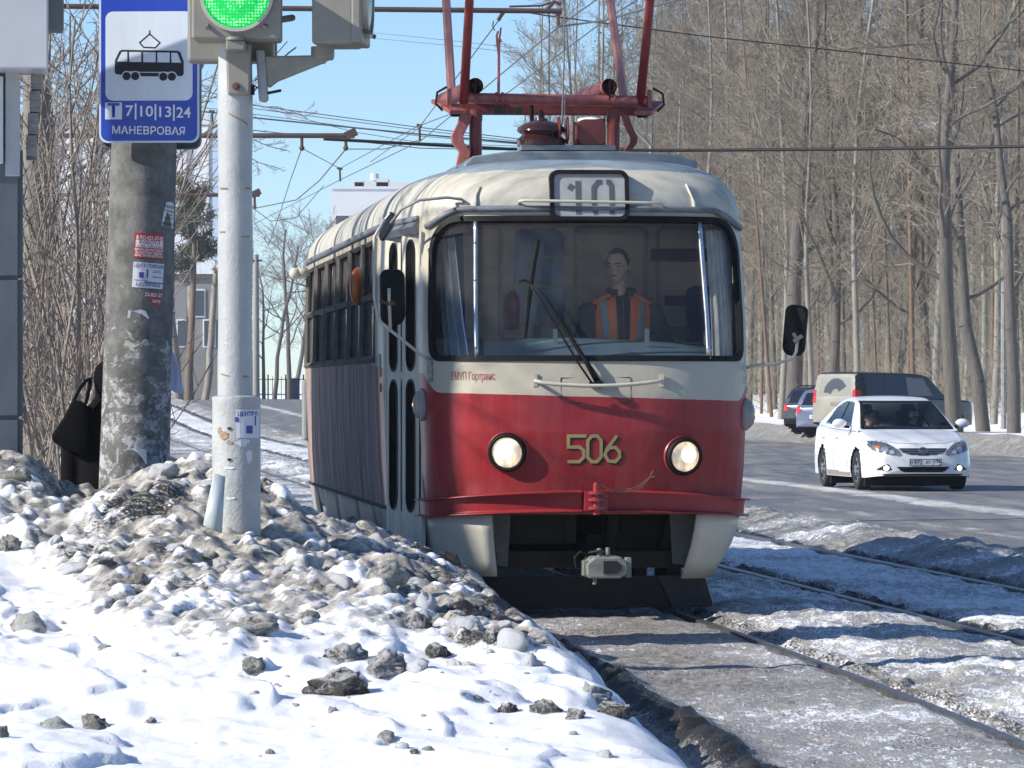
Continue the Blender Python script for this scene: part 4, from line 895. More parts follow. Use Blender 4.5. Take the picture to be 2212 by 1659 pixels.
# unseen block added out of view to the left to shade the tram's side
blocker = empty('unseen_shade_block', (-9.0, 29.08, 0), R(5.6), 'unseen grey block added left of the kiosk to shade the tram', 'building')
mb = MB(); mb.box((-3.0, 5.2, 3.75), (6.0, 10.4, 7.5)); mb.build('wall', panel_m, blocker)
mb = MB(); mb.box((-3.0, 5.2, 7.58), (6.1, 10.5, .14)); mb.build('roof', panel_d, blocker)
# ---------------------------------------------------------------- concrete pole with bills
def _concrete():
    m, nt, b = mat_new('billposted concrete'); v = mapped(nt); sp = node(nt, 'ShaderNodeSeparateXYZ'); nt.links.new(v, sp.inputs[0])
    n = noise(nt, v, 7, 6, .72); f = noise(nt, v, 38, 4, .7); p = noise(nt, mapped(nt, 'Object', (1, 1, 1.4)), 7, 7, .78, .4)
    con = ramp(nt, n, [(.28, (.055, .055, .053)), (.5, (.12, .12, .116)), (.72, (.21, .205, .195))])
    h = ramp(nt, sp.outputs['Z'], [(.0, (.60, .60, .60)), (.20, (.62, .62, .62)), (.245, (.47, .47, .47)), (.33, (.36, .36, .36)), (.5, (.22, .22, .22))])
    mp = nt.nodes.new('ShaderNodeMapRange'); nt.links.new(sp.outputs['Z'], mp.inputs[0]); mp.inputs[2].default_value = 10.0
    h = ramp(nt, mp.outputs[0], [(.0, (.52, .52, .52)), (.15, (.51, .51, .51)), (.21, (.42, .42, .42)), (.27, (.30, .30, .30)), (.5, (.25, .25, .25))])
    t = math_n(nt, 'ADD', math_n(nt, 'ADD', math_n(nt, 'MULTIPLY', p, .75), math_n(nt, 'MULTIPLY', f, .25)), math_n(nt, 'SUBTRACT', h, .5))
    k = ramp(nt, t, [(.49, (0, 0, 0)), (.56, (.85, .85, .85))])
    col = mixc(nt, k, con, ramp(nt, f, [(.3, (.26, .265, .275)), (.6, (.48, .49, .51))])); nt.links.new(col, b.inputs['Base Color']); b.inputs['Roughness'].default_value = .85
    bump(nt, b, math_n(nt, 'ADD', f, math_n(nt, 'MULTIPLY', k, .5)), .5, .01); return m
cp0, cp1 = P(288, 1100, 29.0), P(313, 250, 29.0); ax = (cp1 - cp0).normalized(); base = cp0 - ax * ((cp0.z + .1) / ax.z)
cpole = empty('concrete_pole', base, 0, 'thick concrete pole plastered with torn bills, carrying the blue stop sign', 'pole')
cpole.rotation_euler = ax.to_track_quat('Z', 'Y').to_euler(); cpole.rotation_euler = (math.asin(-ax.y) if abs(ax.y) > 1e-6 else 0, math.atan2(ax.x, ax.z), 0)
mb = MB(); mb.lathe([(.218 - .0075 * z, z) for z in np.linspace(-.2, 9.5, 40)], 40); mb.build('shaft', _concrete(), cpole, smooth=True, auto=60)
def pole_r(z): return .218 - .0075 * z
def bill(name, px, py, w, h, col, lines, tilt=0, poly=None, rz=0):
    """paper glued round the pole, with its print"""
    root = MB(); zc = (P(px, py, 28.8) - base).z; a0 = -math.pi / 2 + math.asin(max(-.98, min(.98, ((P(px, py, 28.8) - (base + ax * (zc / ax.z))).x) / pole_r(zc)))); r = pole_r(zc) + .004
    ct, st = math.cos(R(tilt)), math.sin(R(tilt))
    def wrap(x, y, o=0.0):
        X, Y = x * ct - y * st, x * st + y * ct; return Vector(((r + o) * math.cos(a0 + X / r), (r + o) * math.sin(a0 + X / r), zc + Y))
    if poly is None: root.grid(lambda x, y: wrap(x, y), list(np.linspace(-w / 2, w / 2, 9)), [-h / 2, 0, h / 2])
    else: root.add([wrap(x * w, y * h) for x, y in poly], [tuple(range(len(poly)))])
    o = root.build(name, col, cpole, fix=False)
    for (s, x, y, size, m, width) in lines:
        if s is None:
            q = MB(); q.grid(lambda a, b: wrap(x + a, y + b, .003), list(np.linspace(-width / 2, width / 2, 7)), [-size / 2, size / 2]); q.build('print_block', m, o, fix=False)
            continue
        me = text_mesh(s, size, .0002 + size * .006); xs = [v.co.x for v in me.vertices]; k = width / (max(xs) - min(xs))
        for v in me.vertices: v.co = wrap(v.co.x * k + x, v.co.y + y, .0045)
        me.materials.clear(); me.materials.append(m); t = bpy.data.objects.new('print', me); COL.objects.link(t); t.parent = o
    return o
paper = M('white paper', (.62, .64, .68), .7, var=.1); redp = M('red print', (.42, .03, .04), .6, var=.15); bluep2 = M('blue print', (.05, .08, .33), .6); blkp = M('black print', (.02, .02, .025), .7); wp = M('white print', (.85, .84, .84), .7, var=.1)
bill('bill', 362, 460, .115, .155, paper, [('МОЩЬ ЛЮДЯМ', .0, .045, .024, blkp, .105), ('ПРОЖИВАНИЕ', .0, .018, .017, blkp, .09), ('ПИТАНИЕ', .0, -.003, .017, blkp, .06), ('БЕСПЛАТНО', .0, -.024, .017, blkp, .085), ('8-906-920-56', .0, -.058, .024, blkp, .11)], -4, [(-.5, -.45), (.5, -.5), (.5, .42), (.1, .5), (-.3, .45), (-.42, .1)])
bill('bill', 323, 530, .19, .148, redp, [('8-922-021-27-02', 0, .046, .032, wp, .165), (None, 0, .0105, .044, paper, .17), ('РАБОТА', 0, .018, .03, redp, .13), ('от 500 - 1000 в день', 0, -.004, .016, redp, .15), ('ВЫПЛАТЫ ДВА РАЗА В НЕДЕЛЮ', 0, -.025, .018, wp, .175), ('БЕЗ ЗАЛОГОВЫХ ЗАДЕРЖЕК', 0, -.043, .018, wp, .165), ('ЖИЛЬЁ, ПИТАНИЕ БЕСПЛАТНО', 0, -.06, .018, wp, .175)], -2)
bill('bill', 321, 594, .195, .15, paper, [('ЦЕНТР ПОМОЩИ', 0, .055, .030, bluep2, .18), ('8-922-039-90-66', .0, -.058, .025, bluep2, .15), (None, -.045, .0, .034, bluep2, .028), (None, .035, -.042, .008, bluep2, .12), ('500Р/СМЕНА', .055, -.008, .012, redp, .065), ('ПОМОЩЬ ЛЮДЯМ', -.045, -.032, .010, bluep2, .08), (None, .05, .02, .004, bluep2, .06), (None, .05, .03, .004, bluep2, .05), (None, -.01, .012, .05, bluep2, .010)], -2)
bill('bill', 330, 645, .14, .10, redp, [('22-021-27', .0, .025, .030, wp, .11), ('БОТА', .02, -.012, .022, wp, .05)], -3, [(-.2, .45), (.5, .5), (.35, .25), (.3, -.1), (.22, -.5), (-.05, -.25), (-.3, .1)])
bill('bill', 300, 678, .14, .055, paper, [], 2, [(-.5, -.4), (.45, -.5), (.3, .3), (.1, .5), (-.2, .35), (-.45, .45)])
bill('bill', 295, 740, .16, .06, M('yellowed scrap', (.42, .40, .36), .8, var=.3, scale=20), [], 4, [(-.5, -.2), (-.1, -.5), (.5, -.3), (.4, .3), (0, .5), (-.4, .3)])
bill('bill', 285, 985, .19, .10, paper, [], 0, [(-.5, -.5), (.5, -.45), (.45, .4), (.1, .5), (-.3, .35), (-.5, .45)])
mb = MB(); a = P(352, 762, 28.85) - base; mb.add([a + Vector(q) for q in ((0, 0, .02), (.03, -.02, -.02), (.055, -.03, -.14), (.085, -.02, -.24), (.03, -.02, -.23), (-.005, 0, -.21), (.045, -.05, -.10))], [(0, 6, 4, 5), (0, 1, 6), (1, 2, 6), (6, 2, 3), (6, 3, 4)]); mb.build('loose_paper', M('pale violet paper', (.42, .44, .62), .8, var=.1), cpole)
# ---------------------------------------------------------------- blue tram stop sign (two plates back to back)
sg = empty('tram_stop_sign', P(322, 312, 28.72), R(-3), 'blue tram stop sign with tram pictogram and route numbers on the concrete pole', 'sign')
k_ = K(28.72)
blue_m = M('blue sign film', (.018, .06, .44), .35, var=.1, scale=2); film = M('pale grey sign film', (.70, .76, .82), .4, var=.14, scale=1.2, stretch=(6, 1, 1)); edge_m = M('pale sign border', (.62, .70, .80), .4, var=.08); back_m = M('galvanised sign back', (.14, .17, .18), .5, .5, var=.2)
def sp(px, py): return ((px - 322) * k_, (312 - py) * k_)
mb = MB(); mb.prism(rrect(.595, .90, .05, 6, 0, .46), 0, .012); mb.build('front_plate', edge_m, sg)
mb = MB(); mb.prism(rrect(.571, .876, .042, 6, 0, .46), -.003, 0); mb.build('blue_field', blue_m, sg)
x, z = sp(322, 121); mb = MB(); mb.prism(rrect(.517, .527, .045, 6, x, z), -.006, -.0032); mb.build('picture_field', film, sg)
def zp(zx, zy): return sp(zx * .2741, zy * .2741 - (zx - 1180) * .0045)
pict = empty('tram_pictogram', parent=sg)
outl = [(905, 470), (940, 398), (960, 388), (1405, 405), (1425, 420), (1450, 490), (1450, 590), (1435, 605), (1395, 603), (1375, 580), (1345, 570), (1100, 565), (1075, 560), (985, 558), (955, 585), (915, 580), (903, 565)]
mb = MB(); mb.prism([zp(*p) for p in outl], -.008, -.0062); mb.build('tram_shape', blkp, pict)
for q in ([(960, 405), (1003, 406), (1003, 482), (922, 480)], [(1018, 407), (1114, 410), (1114, 487), (1020, 485)], [(1130, 411), (1228, 414), (1228, 492), (1130, 489)], [(1242, 415), (1340, 418), (1338, 496), (1242, 493)], [(1352, 420), (1400, 422), (1431, 500), (1354, 497)]):
    mb = MB(); mb.prism([zp(*p) for p in q], -.010, -.0082); mb.build('window_shape', film, pict)
mb = MB(); mb.prism([zp(*p) for p in ((1100, 572), (1258, 577), (1248, 604), (1112, 600))], -.010, -.0062); mb.build('underframe_shape', blkp, pict)
for (cx, cy) in ((998, 597), (1067, 598), (1288, 607), (1357, 608)):
    mb = MB(); x, z = zp(cx, cy); mb.prism([(x + .031 * math.cos(a), z + .031 * math.sin(a)) for a in np.linspace(0, 6.283, 17)[:-1]], -.0095, -.0085); mb.build('wheel_gap', film, pict)
    mb = MB(); mb.prism([(x + .0245 * math.cos(a), z + .0245 * math.sin(a)) for a in np.linspace(0, 6.283, 17)[:-1]], -.0115, -.0098); mb.build('wheel_shape', blkp, pict)
me = strokes([[zp(*p) for p in ((1133, 372), (1100, 335), (1180, 268), (1262, 340), (1224, 378), (1133, 372))], [zp(1180, 240), zp(1180, 270)]], .0085)
for v in me.vertices: v.co = Vector((v.co.x, -.0068, v.co.y))
me.materials.append(blkp); o = bpy.data.objects.new('pantograph_shape', me); COL.objects.link(o); o.parent = pict
x, z = sp(245, 239.5); mb = MB(); mb.prism([(x - .05, z - .05), (x + .05, z - .05), (x + .05, z + .05), (x - .05, z + .05)], -.006, -.0032); mb.build('letter_field', film, sg)
text_on('letter_t', 'T', .115, blue_m, sg, T(x, -.0068, z), .003)
x, z = sp(283, 243); 
for (s, a, w) in (('7', 279, 17), ('|', 293, 5), ('10', 314, 28), ('|', 336, 5), ('13', 355, 26), ('|', 376, 5), ('24', 397, 31)):
    x, z = sp(a, 239 + (a - 245) * .035)
    if s == '|': mb = MB(); mb.box((x, -.0045, z), (.010, .003, .095)); mb.build('divider', wp, sg)
    else: text_on('route_number', s, .088, wp, sg, T(x, -.0045, z), .0012, width=w * k_)
x, z = sp(321, 283); text_on('stop_name', 'МАНЕВРОВАЯ', .064, wp, sg, T(x, -.0045, z) @ RY(1.2), .0008, width=158 * k_)
mb = MB(); mb.prism(rrect(.595, .90, .05, 6, -.045, .445), .50, .515); mb.build('rear_plate', back_m, sg)
mb = MB(); mb.ring(rrect(.595, .90, .05, 6, -.045, .445), rrect(.575, .88, .045, 6, -.045, .445), .455, .50); mb.build('rear_plate_rim', back_m, sg)
mb = MB(); mb.box((-.03, .25, .30), (.44, .46, .03)); mb.box((-.03, .25, .75), (.44, .46, .03)); mb.build('clamp_band', back_m, sg)
# ---------------------------------------------------------------- traffic light post
def _post():
    m, nt, b = mat_new('lumpy grey post paint'); v = mapped(nt); n = noise(nt, v, 5, 5, .6); f = noise(nt, v, 38, 4, .6, .4); sp = node(nt, 'ShaderNodeSeparateXYZ'); nt.links.new(v, sp.inputs[0])
    col = ramp(nt, n, [(.3, (.31, .32, .318)), (.7, (.39, .40, .395))])
    r = ramp(nt, noise(nt, mapped(nt, 'Object', (9, 9, 6)), 1.4, 5, .75), [(.69, (0, 0, 0)), (.73, (1, 1, 1))]); col = mixc(nt, r, col, (.30, .13, .04)); nt.links.new(col, b.inputs['Base Color']); b.inputs['Roughness'].default_value = .42
    bump(nt, b, f, .4, .010); return m
post_m = _post(); drab = M('drab grey housing', (.215, .205, .175), .5, var=.18, scale=5, bmp=.12, bscale=20)
td = 25.7; kt = K(td)
tl = empty('traffic_light', (P(508, 0, td).x, td, 0), 0, 'grey traffic light post with lit green lamp and heads facing three ways', 'traffic light')
def tp(px, py, y=0.0): q = P(px, py, td); return Vector((q.x - tl.location.x, y, q.z))
mb = MB(); mb.lathe([(.0915 + .002 * math.sin(z * 9), z) for z in np.linspace(1.42, 4.9, 60)], 32); mb.build('upper_tube', post_m, tl, smooth=True, auto=60)
mb = MB(); mb.lathe([(.132, -.1), (.128, 1.3), (.127, 1.455), (.130, 1.47), (.128, 1.482), (.11, 1.488), (.09, 1.49)], 36, T(.006, 0, 0)); mb.build('base_tube', M('rust specked grey paint', (.42, .43, .42), .5, var=.2, scale=6, col2=(.34, .34, .33), bmp=.5, bscale=45, bdist=.01), tl, smooth=True, auto=60)
och = M('ochre rope mark', (.36, .22, .07), .8, var=.4, scale=30)
for (py, a0, a1, sl) in ((247, -1.9, -.75, -.05), (408, -2.5, -2.0, 0), (408, -.9, -.5, .0), (502, -2.5, -2.15, 0), (512, -1.2, -.6, 0), (808, -2.4, -1.9, -.02), (812, -1.2, -.7, -.01)):
    mb = MB(); z = tp(0, py).z; mb.tube([(.0945 * math.cos(a), .0945 * math.sin(a), z + sl * (a - a0)) for a in np.linspace(a0, a1, 8)], .0035, 5); mb.build('rope_mark', och, tl)
def wrapb(r, cx=.006):
    return lambda x, y, o=0: Vector((cx + (r + o) * math.cos(-math.pi / 2 + x / r), (r + o) * math.sin(-math.pi / 2 + x / r), y))
wr = wrapb(.1295)
def glue(poly, m, name, par, o=.002): mb = MB(); mb.add([wr(x, y, o) for x, y in poly], [tuple(range(len(poly)))]); return mb.build(name, m, par, fix=False)
zc = tp(0, 915).z
mb = MB(); pts = [(a, z) for z in (zc - .075, zc + .075) for a in np.linspace(-.0, .165, 8)]; mb.grid(lambda x, y: wr(x, y, .003), list(np.linspace(.005, .155, 8)), [zc - .075, zc + .075]); nb = mb.build('bill', paper, tl, fix=False)
def wtext(s, x, y, size, m, width):
    me = text_mesh(s, size, .001); xs = [v.co.x for v in me.vertices]; k = width / (max(xs) - min(xs))
    for v in me.vertices: v.co = wr(v.co.x * k + x, v.co.y + y, .005)
    me.materials.clear(); me.materials.append(m); t = bpy.data.objects.new('print', me); COL.objects.link(t); t.parent = nb
wtext('ЦЕНТР П', .075, zc + .05, .032, bluep2, .12)
for (x0, x1, y0, y1) in ((.06, .098, -.052, -.01), (-.0, .02, .01, .035), (.112, .122, -.01, .04)): mb = MB(); mb.grid(lambda x, y: wr(x, y, .0045), list(np.linspace(x0, x1, 4)), [zc + y0, zc + y1]); mb.build('print_block', bluep2, nb, fix=False)
for (px, py, w, h) in ((530, 955, .09, .05), (545, 985, .05, .09), (500, 1010, .08, .02), (505, 1075, .07, .02)):
    x0 = (px - 513) * kt; z0 = tp(0, py).z; rr_ = random.Random(px); mb = MB(); mb.add([wr(x0 + w / 2 * math.cos(a) * rr_.uniform(.6, 1), z0 + h / 2 * math.sin(a) * rr_.uniform(.6, 1), .0025) for a in np.linspace(0, 6.283, 11)[:-1]], [tuple(range(10))]); mb.build('torn_paper', paper, tl, fix=False)
for (px, py, w, h) in ((488, 940, .07, .06), (475, 930, .03, .05), (500, 955, .04, .03)):
    x0 = (px - 513) * kt; z0 = tp(0, py).z; rr_ = random.Random(px); mb = MB(); mb.add([wr(x0 + w / 2 * math.cos(a) * rr_.uniform(.5, 1), z0 + h / 2 * math.sin(a) * rr_.uniform(.5, 1), .0022) for a in np.linspace(0, 6.283, 13)[:-1]], [tuple(range(12))]); mb.build('rust_patch', M('rust', (.25, .10, .03), .9, var=.5, scale=40, col2=(.35, .27, .20)), tl, fix=False)
for (py) in (925, 992): mb = MB(); mb.box((0, 0, 0), (.018, .006, .012), T(*wr(-.03, tp(0, py).z, .003))); mb.build('bolt', soot, tl)
# lamp heads
lit_green = None
def _green():
    m, nt, b = mat_new('lit green lens'); tc = nt.nodes.new('ShaderNodeTexCoord'); vo = nt.nodes.new('ShaderNodeTexVoronoi'); vo.inputs['Scale'].default_value = 62; vo.inputs['Randomness'].default_value = .25; nt.links.new(tc.outputs['Object'], vo.inputs['Vector'])
    big = noise(nt, mapped(nt), 16, 4, .6)
    d = ramp(nt, vo.outputs['Distance'], [(.18, (.55, 1.0, .60)), (.40, (.0, .62, .10)), (.7, (0, .33, .06))])
    nt.links.new(mixc(nt, ramp(nt, big, [(.45, (0, 0, 0)), (.75, (.6, .6, .6))]), d, (0, .45, .07)), b.inputs['Emission Color']); b.inputs['Emission Strength'].default_value = .85; b.inputs['Base Color'].default_value = (.0, .18, .03, 1); b.inputs['Roughness'].default_value = .25; return m
green_m = _green(); dead = M('unlit lens', (.03, .03, .03), .2, var=.3)
def head(name, Mx, lit, label):
    """three-lamp head; local y- is the face, z=0 its foot"""
    h = empty(name, parent=tl); h.matrix_local = Mx
    mb = MB(); mb.box((0, .16, .60), (.455, .22, 1.2)); mb.build('case', drab, h, bev=.015)
    for i in range(3):
        dr = MB(); dr.box((0, .035, .20 + .4 * i), (.472, .055, .388)); d_ = dr.build('door', drab, h, bev=.012)
        mb = MB(); mb.ring([(.193 * math.cos(a), .2355 + .4 * i + .193 * math.sin(a)) for a in np.linspace(0, 6.2832, 41)[:-1]], [(.176 * math.cos(a), .2355 + .4 * i + .176 * math.sin(a)) for a in np.linspace(0, 6.2832, 41)[:-1]], -.02, .01); mb.build('lens_rim', M('pale lens rim', (.42, .40, .34), .5), d_, smooth=False)
        mb = MB(); mb.lathe([(.177, .0), (.16, .012), (.10, .024), (.001, .03)], 40, RX(90), caps=False); o = mb.build('lens', green_m if (lit and i == 0) else dead, d_, smooth=True); o.location = (0, .006, .2355 + .4 * i)
        mb = MB()
        n = 20; a_ = [R(15 + 150 * k / n) for k in range(n + 1)]
        v = [(.195 * math.cos(t), y, .2355 + .4 * i + .195 * math.sin(t)) for t in a_ for y in (.005, -.10 - .22 * math.sin(t))]; mb.add(v, [(2 * k, 2 * k + 1, 2 * k + 3, 2 * k + 2) for k in range(n)]); mb.build('visor', drab, d_, solid=.006, fix=False, smooth=True)
        for sx in (-1, 1): mb = MB(); mb.tube([(sx * .15, .01, .075 + .4 * i), (sx * .15, -.03, .06 + .4 * i)], .012, 6); mb.build('latch', M('rusty latch', (.20, .15, .11), .7, var=.4), d_)
    return h
zf = tp(0, 95).z
head('signal_head', T(tp(518, 0).x, -.30, zf), True, '')
head('signal_head', T(tp(716, 0).x + .19, -.02, tp(0, 101).z) @ RZ(90 - 4), False, '')
hb = head('signal_head', T(tp(505, 0).x - .02, .30, tp(0, 132).z) @ RZ(180), False, '')
mb = MB(); mb.box((0, 0, 0), (.03, .002, .03), T(tp(438, 112).x, .285, tp(0, 112).z)); mb.build('white_tag', paper, tl)
# cast brackets
mb = MB(); q = [tp(490, 95), tp(545, 95), tp(545, 150), tp(543, 208), tp(494, 208), tp(492, 150)]; mb.prism([(p.x, p.z) for p in q], -.135, -.06); mb.build('bracket_cover', drab, tl, bev=.012)
mb = MB(); mb.lathe([(.05, 0), (.05, .02)], 16, T(tp(515, 0).x, -.30, zf - .005)); mb.box((tp(516, 0).x, -.2, zf - .03), (.10, .26, .05)); mb.build('head_seat', drab, tl, bev=.008)
mb = MB(); c = tp(513, 190, -.135); mb.lathe([(.021, 0), (.021, .012), (.011, .013), (.010, .04)], 10, T(*c) @ RX(90)); mb.build('rusty_bolt', M('rusty bolt', (.16, .08, .05), .7, .3, var=.4), tl)
mb = MB(); a = tp(546, 195); mb.box((a.x, -.02, a.z), (.02, .05, .05)); mb.build('clamp_nut', soot, tl)
mb = MB(); q = [tp(553, 108), tp(572, 108), tp(580, 215), tp(573, 221), tp(560, 219)]; mb.prism([(p.x, p.z) for p in q], -.05, .05); mb.build('side_bracket', M('bluish grey bracket', (.30, .31, .33), .5, var=.2), tl, bev=.01)
mb = MB(); q = [tp(571, 122), tp(676, 120), tp(722, 110), tp(720, 124), tp(700, 136), tp(600, 176), tp(582, 190), tp(577, 186)]; mb.prism([(p.x, p.z) for p in q], -.035, .035); mb.build('side_arm', M('olive grey arm', (.27, .265, .215), .55, var=.35, scale=8, col2=(.19, .185, .16)), tl, bev=.008)
mb = MB(); c = tp(697, 101); mb.lathe([(.055, -.07), (.062, -.055), (.062, .0)], 20, T(c.x, 0, c.z)); mb.lathe([(.015, -.09), (.015, -.07)], 8, T(c.x, 0, c.z)); mb.build('swivel_cap', drab, tl, smooth=False)
mb = MB(); a, b = tp(577, 202, -.02), tp(608, 198, -.10); mb.tube([a, b], .008, 6); mb.build('clamp_bolt', soot, tl)
mb = MB(); mb.tube([tp(612, 50, -.25), tp(634, 42, -.12)], .018, 8); mb.build('door_knob', M('knob', (.18, .16, .14), .5), tl)
mb = MB(); mb.tube([tp(575, 200, .05), tp(545, 182, .02), tp(552, 170, .06), tp(570, 160, .08)], .004, 5); mb.tube([tp(640, 104, -.05), tp(625, 112, .02), tp(612, 122, .05)], .004, 5); mb.build('loose_wire', soot, tl)
# hatch plate leaning at the foot of the post
hp = bank_hit(470, 1150) or Vector((-1.45, 25.3, .75))
a, b, c, d = P(463, 1022, 25.50), P(485, 1030, 25.50), P(478, 1152, 25.38), P(440, 1135, 25.38)
mb = MB()
for i in range(7):
    t = i / 6; w = math.sin(math.pi * t) * -.02
    for (p, q) in ((a, b), (d, c)): r_ = p.lerp(q, t); mb.V.append((r_.x, r_.y + w, r_.z))
mb.F = [(2 * i, 2 * i + 1, 2 * i + 3, 2 * i + 2) for i in range(6)]; mb.MI = [0] * 6
o = mb.build('hatch_plate', M('hatch plate paint', (.48, .52, .53), .5, var=.2, scale=9), smooth=True, solid=.006); tag(o, 'pale grey curved hatch plate leaning against the foot of the traffic light', 'plate')
# ---------------------------------------------------------------- woman in black behind the concrete pole
wk = K(30.3); wb_ = P(226, 850, 30.3)
wom = empty('person', (wb_.x, 30.3, .06), 0, 'person in black coat and hood, half hidden behind the concrete pole', 'person')
cloth_k = M('black coat cloth', (.006, .006, .007), .95, var=.3, spec=.1)
def loft(mb, rings, n=16):
    """elliptic rings (cx, cy, cz, rx, ry)"""
    v = [(cx + rx * math.cos(6.2832 * k / n), cy + ry * math.sin(6.2832 * k / n), cz) for (cx, cy, cz, rx, ry) in rings for k in range(n)]; m = len(rings)
    f = [(i * n + k, i * n + (k + 1) % n, (i + 1) * n + (k + 1) % n, (i + 1) * n + k) for i in range(m - 1) for k in range(n)] + [tuple(reversed(range(n))), tuple((m - 1) * n + k for k in range(n))]
    return mb.add(v, f)
mb = MB(); loft(mb, [(.02, 0, .62, .15, .14), (.01, 0, .75, .18, .15), (0, 0, .88, .185, .155), (0, 0, 1.02, .175, .14), (.0, 0, 1.2, .19, .145), (.01, 0, 1.30, .185, .13), (.02, 0, 1.37, .12, .10), (.03, 0, 1.42, .085, .09), (.035, -.01, 1.48, .10, .115), (.035, -.01, 1.56, .108, .125), (.035, -.005, 1.62, .085, .10), (.035, 0, 1.65, .03, .04)])
for sx in (-1, 1):
    mb.tube([(sx * .155 + .01, 0, 1.30), (sx * .215, -.01, 1.08), (sx * .22, -.06, .84), (sx * .21, -.09, .76)], [.075, .062, .05, .03], 10)
    mb.tube([(sx * .085, 0, .50), (sx * .085, .01, .28), (sx * .085, 0, .05)], [.085, .07, .055], 10); mb.tube([(sx * .085, .05, .03), (sx * .085, -.14, .03)], .045, 8)
o = mb.build('body', cloth_k, wom, smooth=True); rm = o.modifiers.new('Remesh', 'REMESH'); rm.mode = 'VOXEL'; rm.voxel_size = .018; rm.use_smooth_shade = True; sm = o.modifiers.new('Smooth', 'SMOOTH'); sm.iterations = 4
bag = empty('handbag', (wb_.x, 30.3, .06), 0, 'big black shoulder bag hanging beside the person in black', 'bag')
def bp(px, py, y=-.14): q = P(px, py, 30.2); return Vector((q.x - wb_.x, y, q.z - .06))
mb = MB(); q = [bp(112, 942), bp(116, 955), bp(150, 975), bp(188, 985), bp(195, 960), bp(192, 880), bp(178, 868), bp(158, 862), bp(140, 900)]; mb.prism([(p.x, p.z) for p in q], -.17, -.06); mb.build('bag_body', cloth_k, bag, bev=.03, smooth=True)
mb = MB(); mb.tube([bp(160, 866), bp(175, 838), bp(186, 822, -.10), bp(194, 816, -.06), bp(194, 840, -.12), bp(186, 872)], .011, 6); mb.build('strap', cloth_k, bag)
# ---------------------------------------------------------------- lumps of ice and snow on the bank
import bmesh
def clod_mesh(seed, flat=.75, rough=.25, n=16):
    rn = random.Random(seed); bm = bmesh.new()
    for i in range(n):
        v = Vector((rn.gauss(0, 1), rn.gauss(0, 1), rn.gauss(0, 1))).normalized() * rn.uniform(.75, 1.05); bm.verts.new((v.x, v.y, v.z * flat))
    r = bmesh.ops.convex_hull(bm, input=bm.verts); bmesh.ops.delete(bm, geom=[g for g in r['geom_interior'] if isinstance(g, bmesh.types.BMVert)], context='VERTS')
    bmesh.ops.triangulate(bm, faces=bm.faces); bmesh.ops.subdivide_edges(bm, edges=bm.edges, cuts=3, use_grid_fill=True, smooth=.5)
    for v in bm.verts:
        d = v.co.normalized(); k = 1 + rough * (rn.random() - .5) + rough * .7 * math.sin(d.x * 5 + seed) * math.sin(d.y * 6 + seed * 2) * math.cos(d.z * 5); v.co *= k
    me = bpy.data.meshes.new('clod'); bm.to_mesh(me); bm.free(); me.polygons.foreach_set('use_smooth', [True] * len(me.polygons)); return me
def _ice(name, white, grime, amount, cap=False):
    m, nt, b = mat_new(name); v = mapped(nt); oi = nt.nodes.new('ShaderNodeObjectInfo'); n = noise(nt, v, 3.0, 6, .8); f = noise(nt, v, 11, 5, .8)
    g = ramp(nt, f, [(.25, tuple(c * .15 for c in grime)), (.5, grime), (.75, tuple(min(.6, c * 2.2) for c in grime))])
    t = math_n(nt, 'ADD', math_n(nt, 'ADD', math_n(nt, 'MULTIPLY', n, .6), math_n(nt, 'MULTIPLY', f, .4)), math_n(nt, 'ADD', amount - .5, math_n(nt, 'MULTIPLY', math_n(nt, 'SUBTRACT', oi.outputs['Random'], .5), .12)))
    if cap:
        ge = nt.nodes.new('ShaderNodeNewGeometry'); sx_ = node(nt, 'ShaderNodeSeparateXYZ'); nt.links.new(ge.outputs['Normal'], sx_.inputs[0]); t = math_n(nt, 'SUBTRACT', t, math_n(nt, 'MULTIPLY', math_n(nt, 'SUBTRACT', sx_.outputs['Z'], .62, True), .55))
    nt.links.new(mixc(nt, ramp(nt, t, [(.44, (0, 0, 0)), (.56, (1, 1, 1))]), white, g), b.inputs['Base Color']); b.inputs['Roughness'].default_value = .5
    b.inputs['Subsurface Weight'].default_value = .5; b.inputs['Subsurface Radius'].default_value = (1, 1, 1); b.inputs['Subsurface Scale'].default_value = .03
    bump(nt, b, f, 1.0, .25); return m
ice_white = _ice('white snow lump', (.88, .89, .91), (.45, .43, .40), .22); ice_grey = _ice('grey ice lump', (.70, .69, .67), (.22, .21, .18), .50); ice_black = _ice('sooty ice lump', (.76, .76, .76), (.07, .064, .055), .50, True)
CM = {}
for nm, mt, rg in (('w', ice_white, .24), ('g', ice_grey, .28), ('k', ice_black, .42)):
    CM[nm] = []
    for i in range(7):
        me = clod_mesh(i * 7 + ord(nm), random.uniform(.55, .9), rg, 14 if nm == 'g' else 18); me.materials.append(mt); CM[nm].append(me)
def clod(px, py, w, h, kind, label=None, group=None, sink=.44, i=None, cat='ice lump'):
    p = bank_hit(px, py + h * .3)
    if p is None: return None
    k = K(p.y); o = bpy.data.objects.new({'w': 'snow_lump', 'g': 'ice_lump', 'k': 'sooty_ice_lump'}[kind], CM[kind][random.randrange(7) if i is None else i]); COL.objects.link(o)
    sz = Vector((w * k / 2, (w + h) * .5 * k / 2, h * k / 2 / .75)); o.scale = sz; o.location = p + Vector((0, sz.y * .3, sz.z * (.75 - sink * 2) ))
    o.rotation_euler = (random.uniform(-.2, .2), random.uniform(-.2, .2), random.uniform(0, 6.28) if abs(w - h) < w * .35 else random.uniform(-.3, .3)); tag(o, label, cat, group); return o
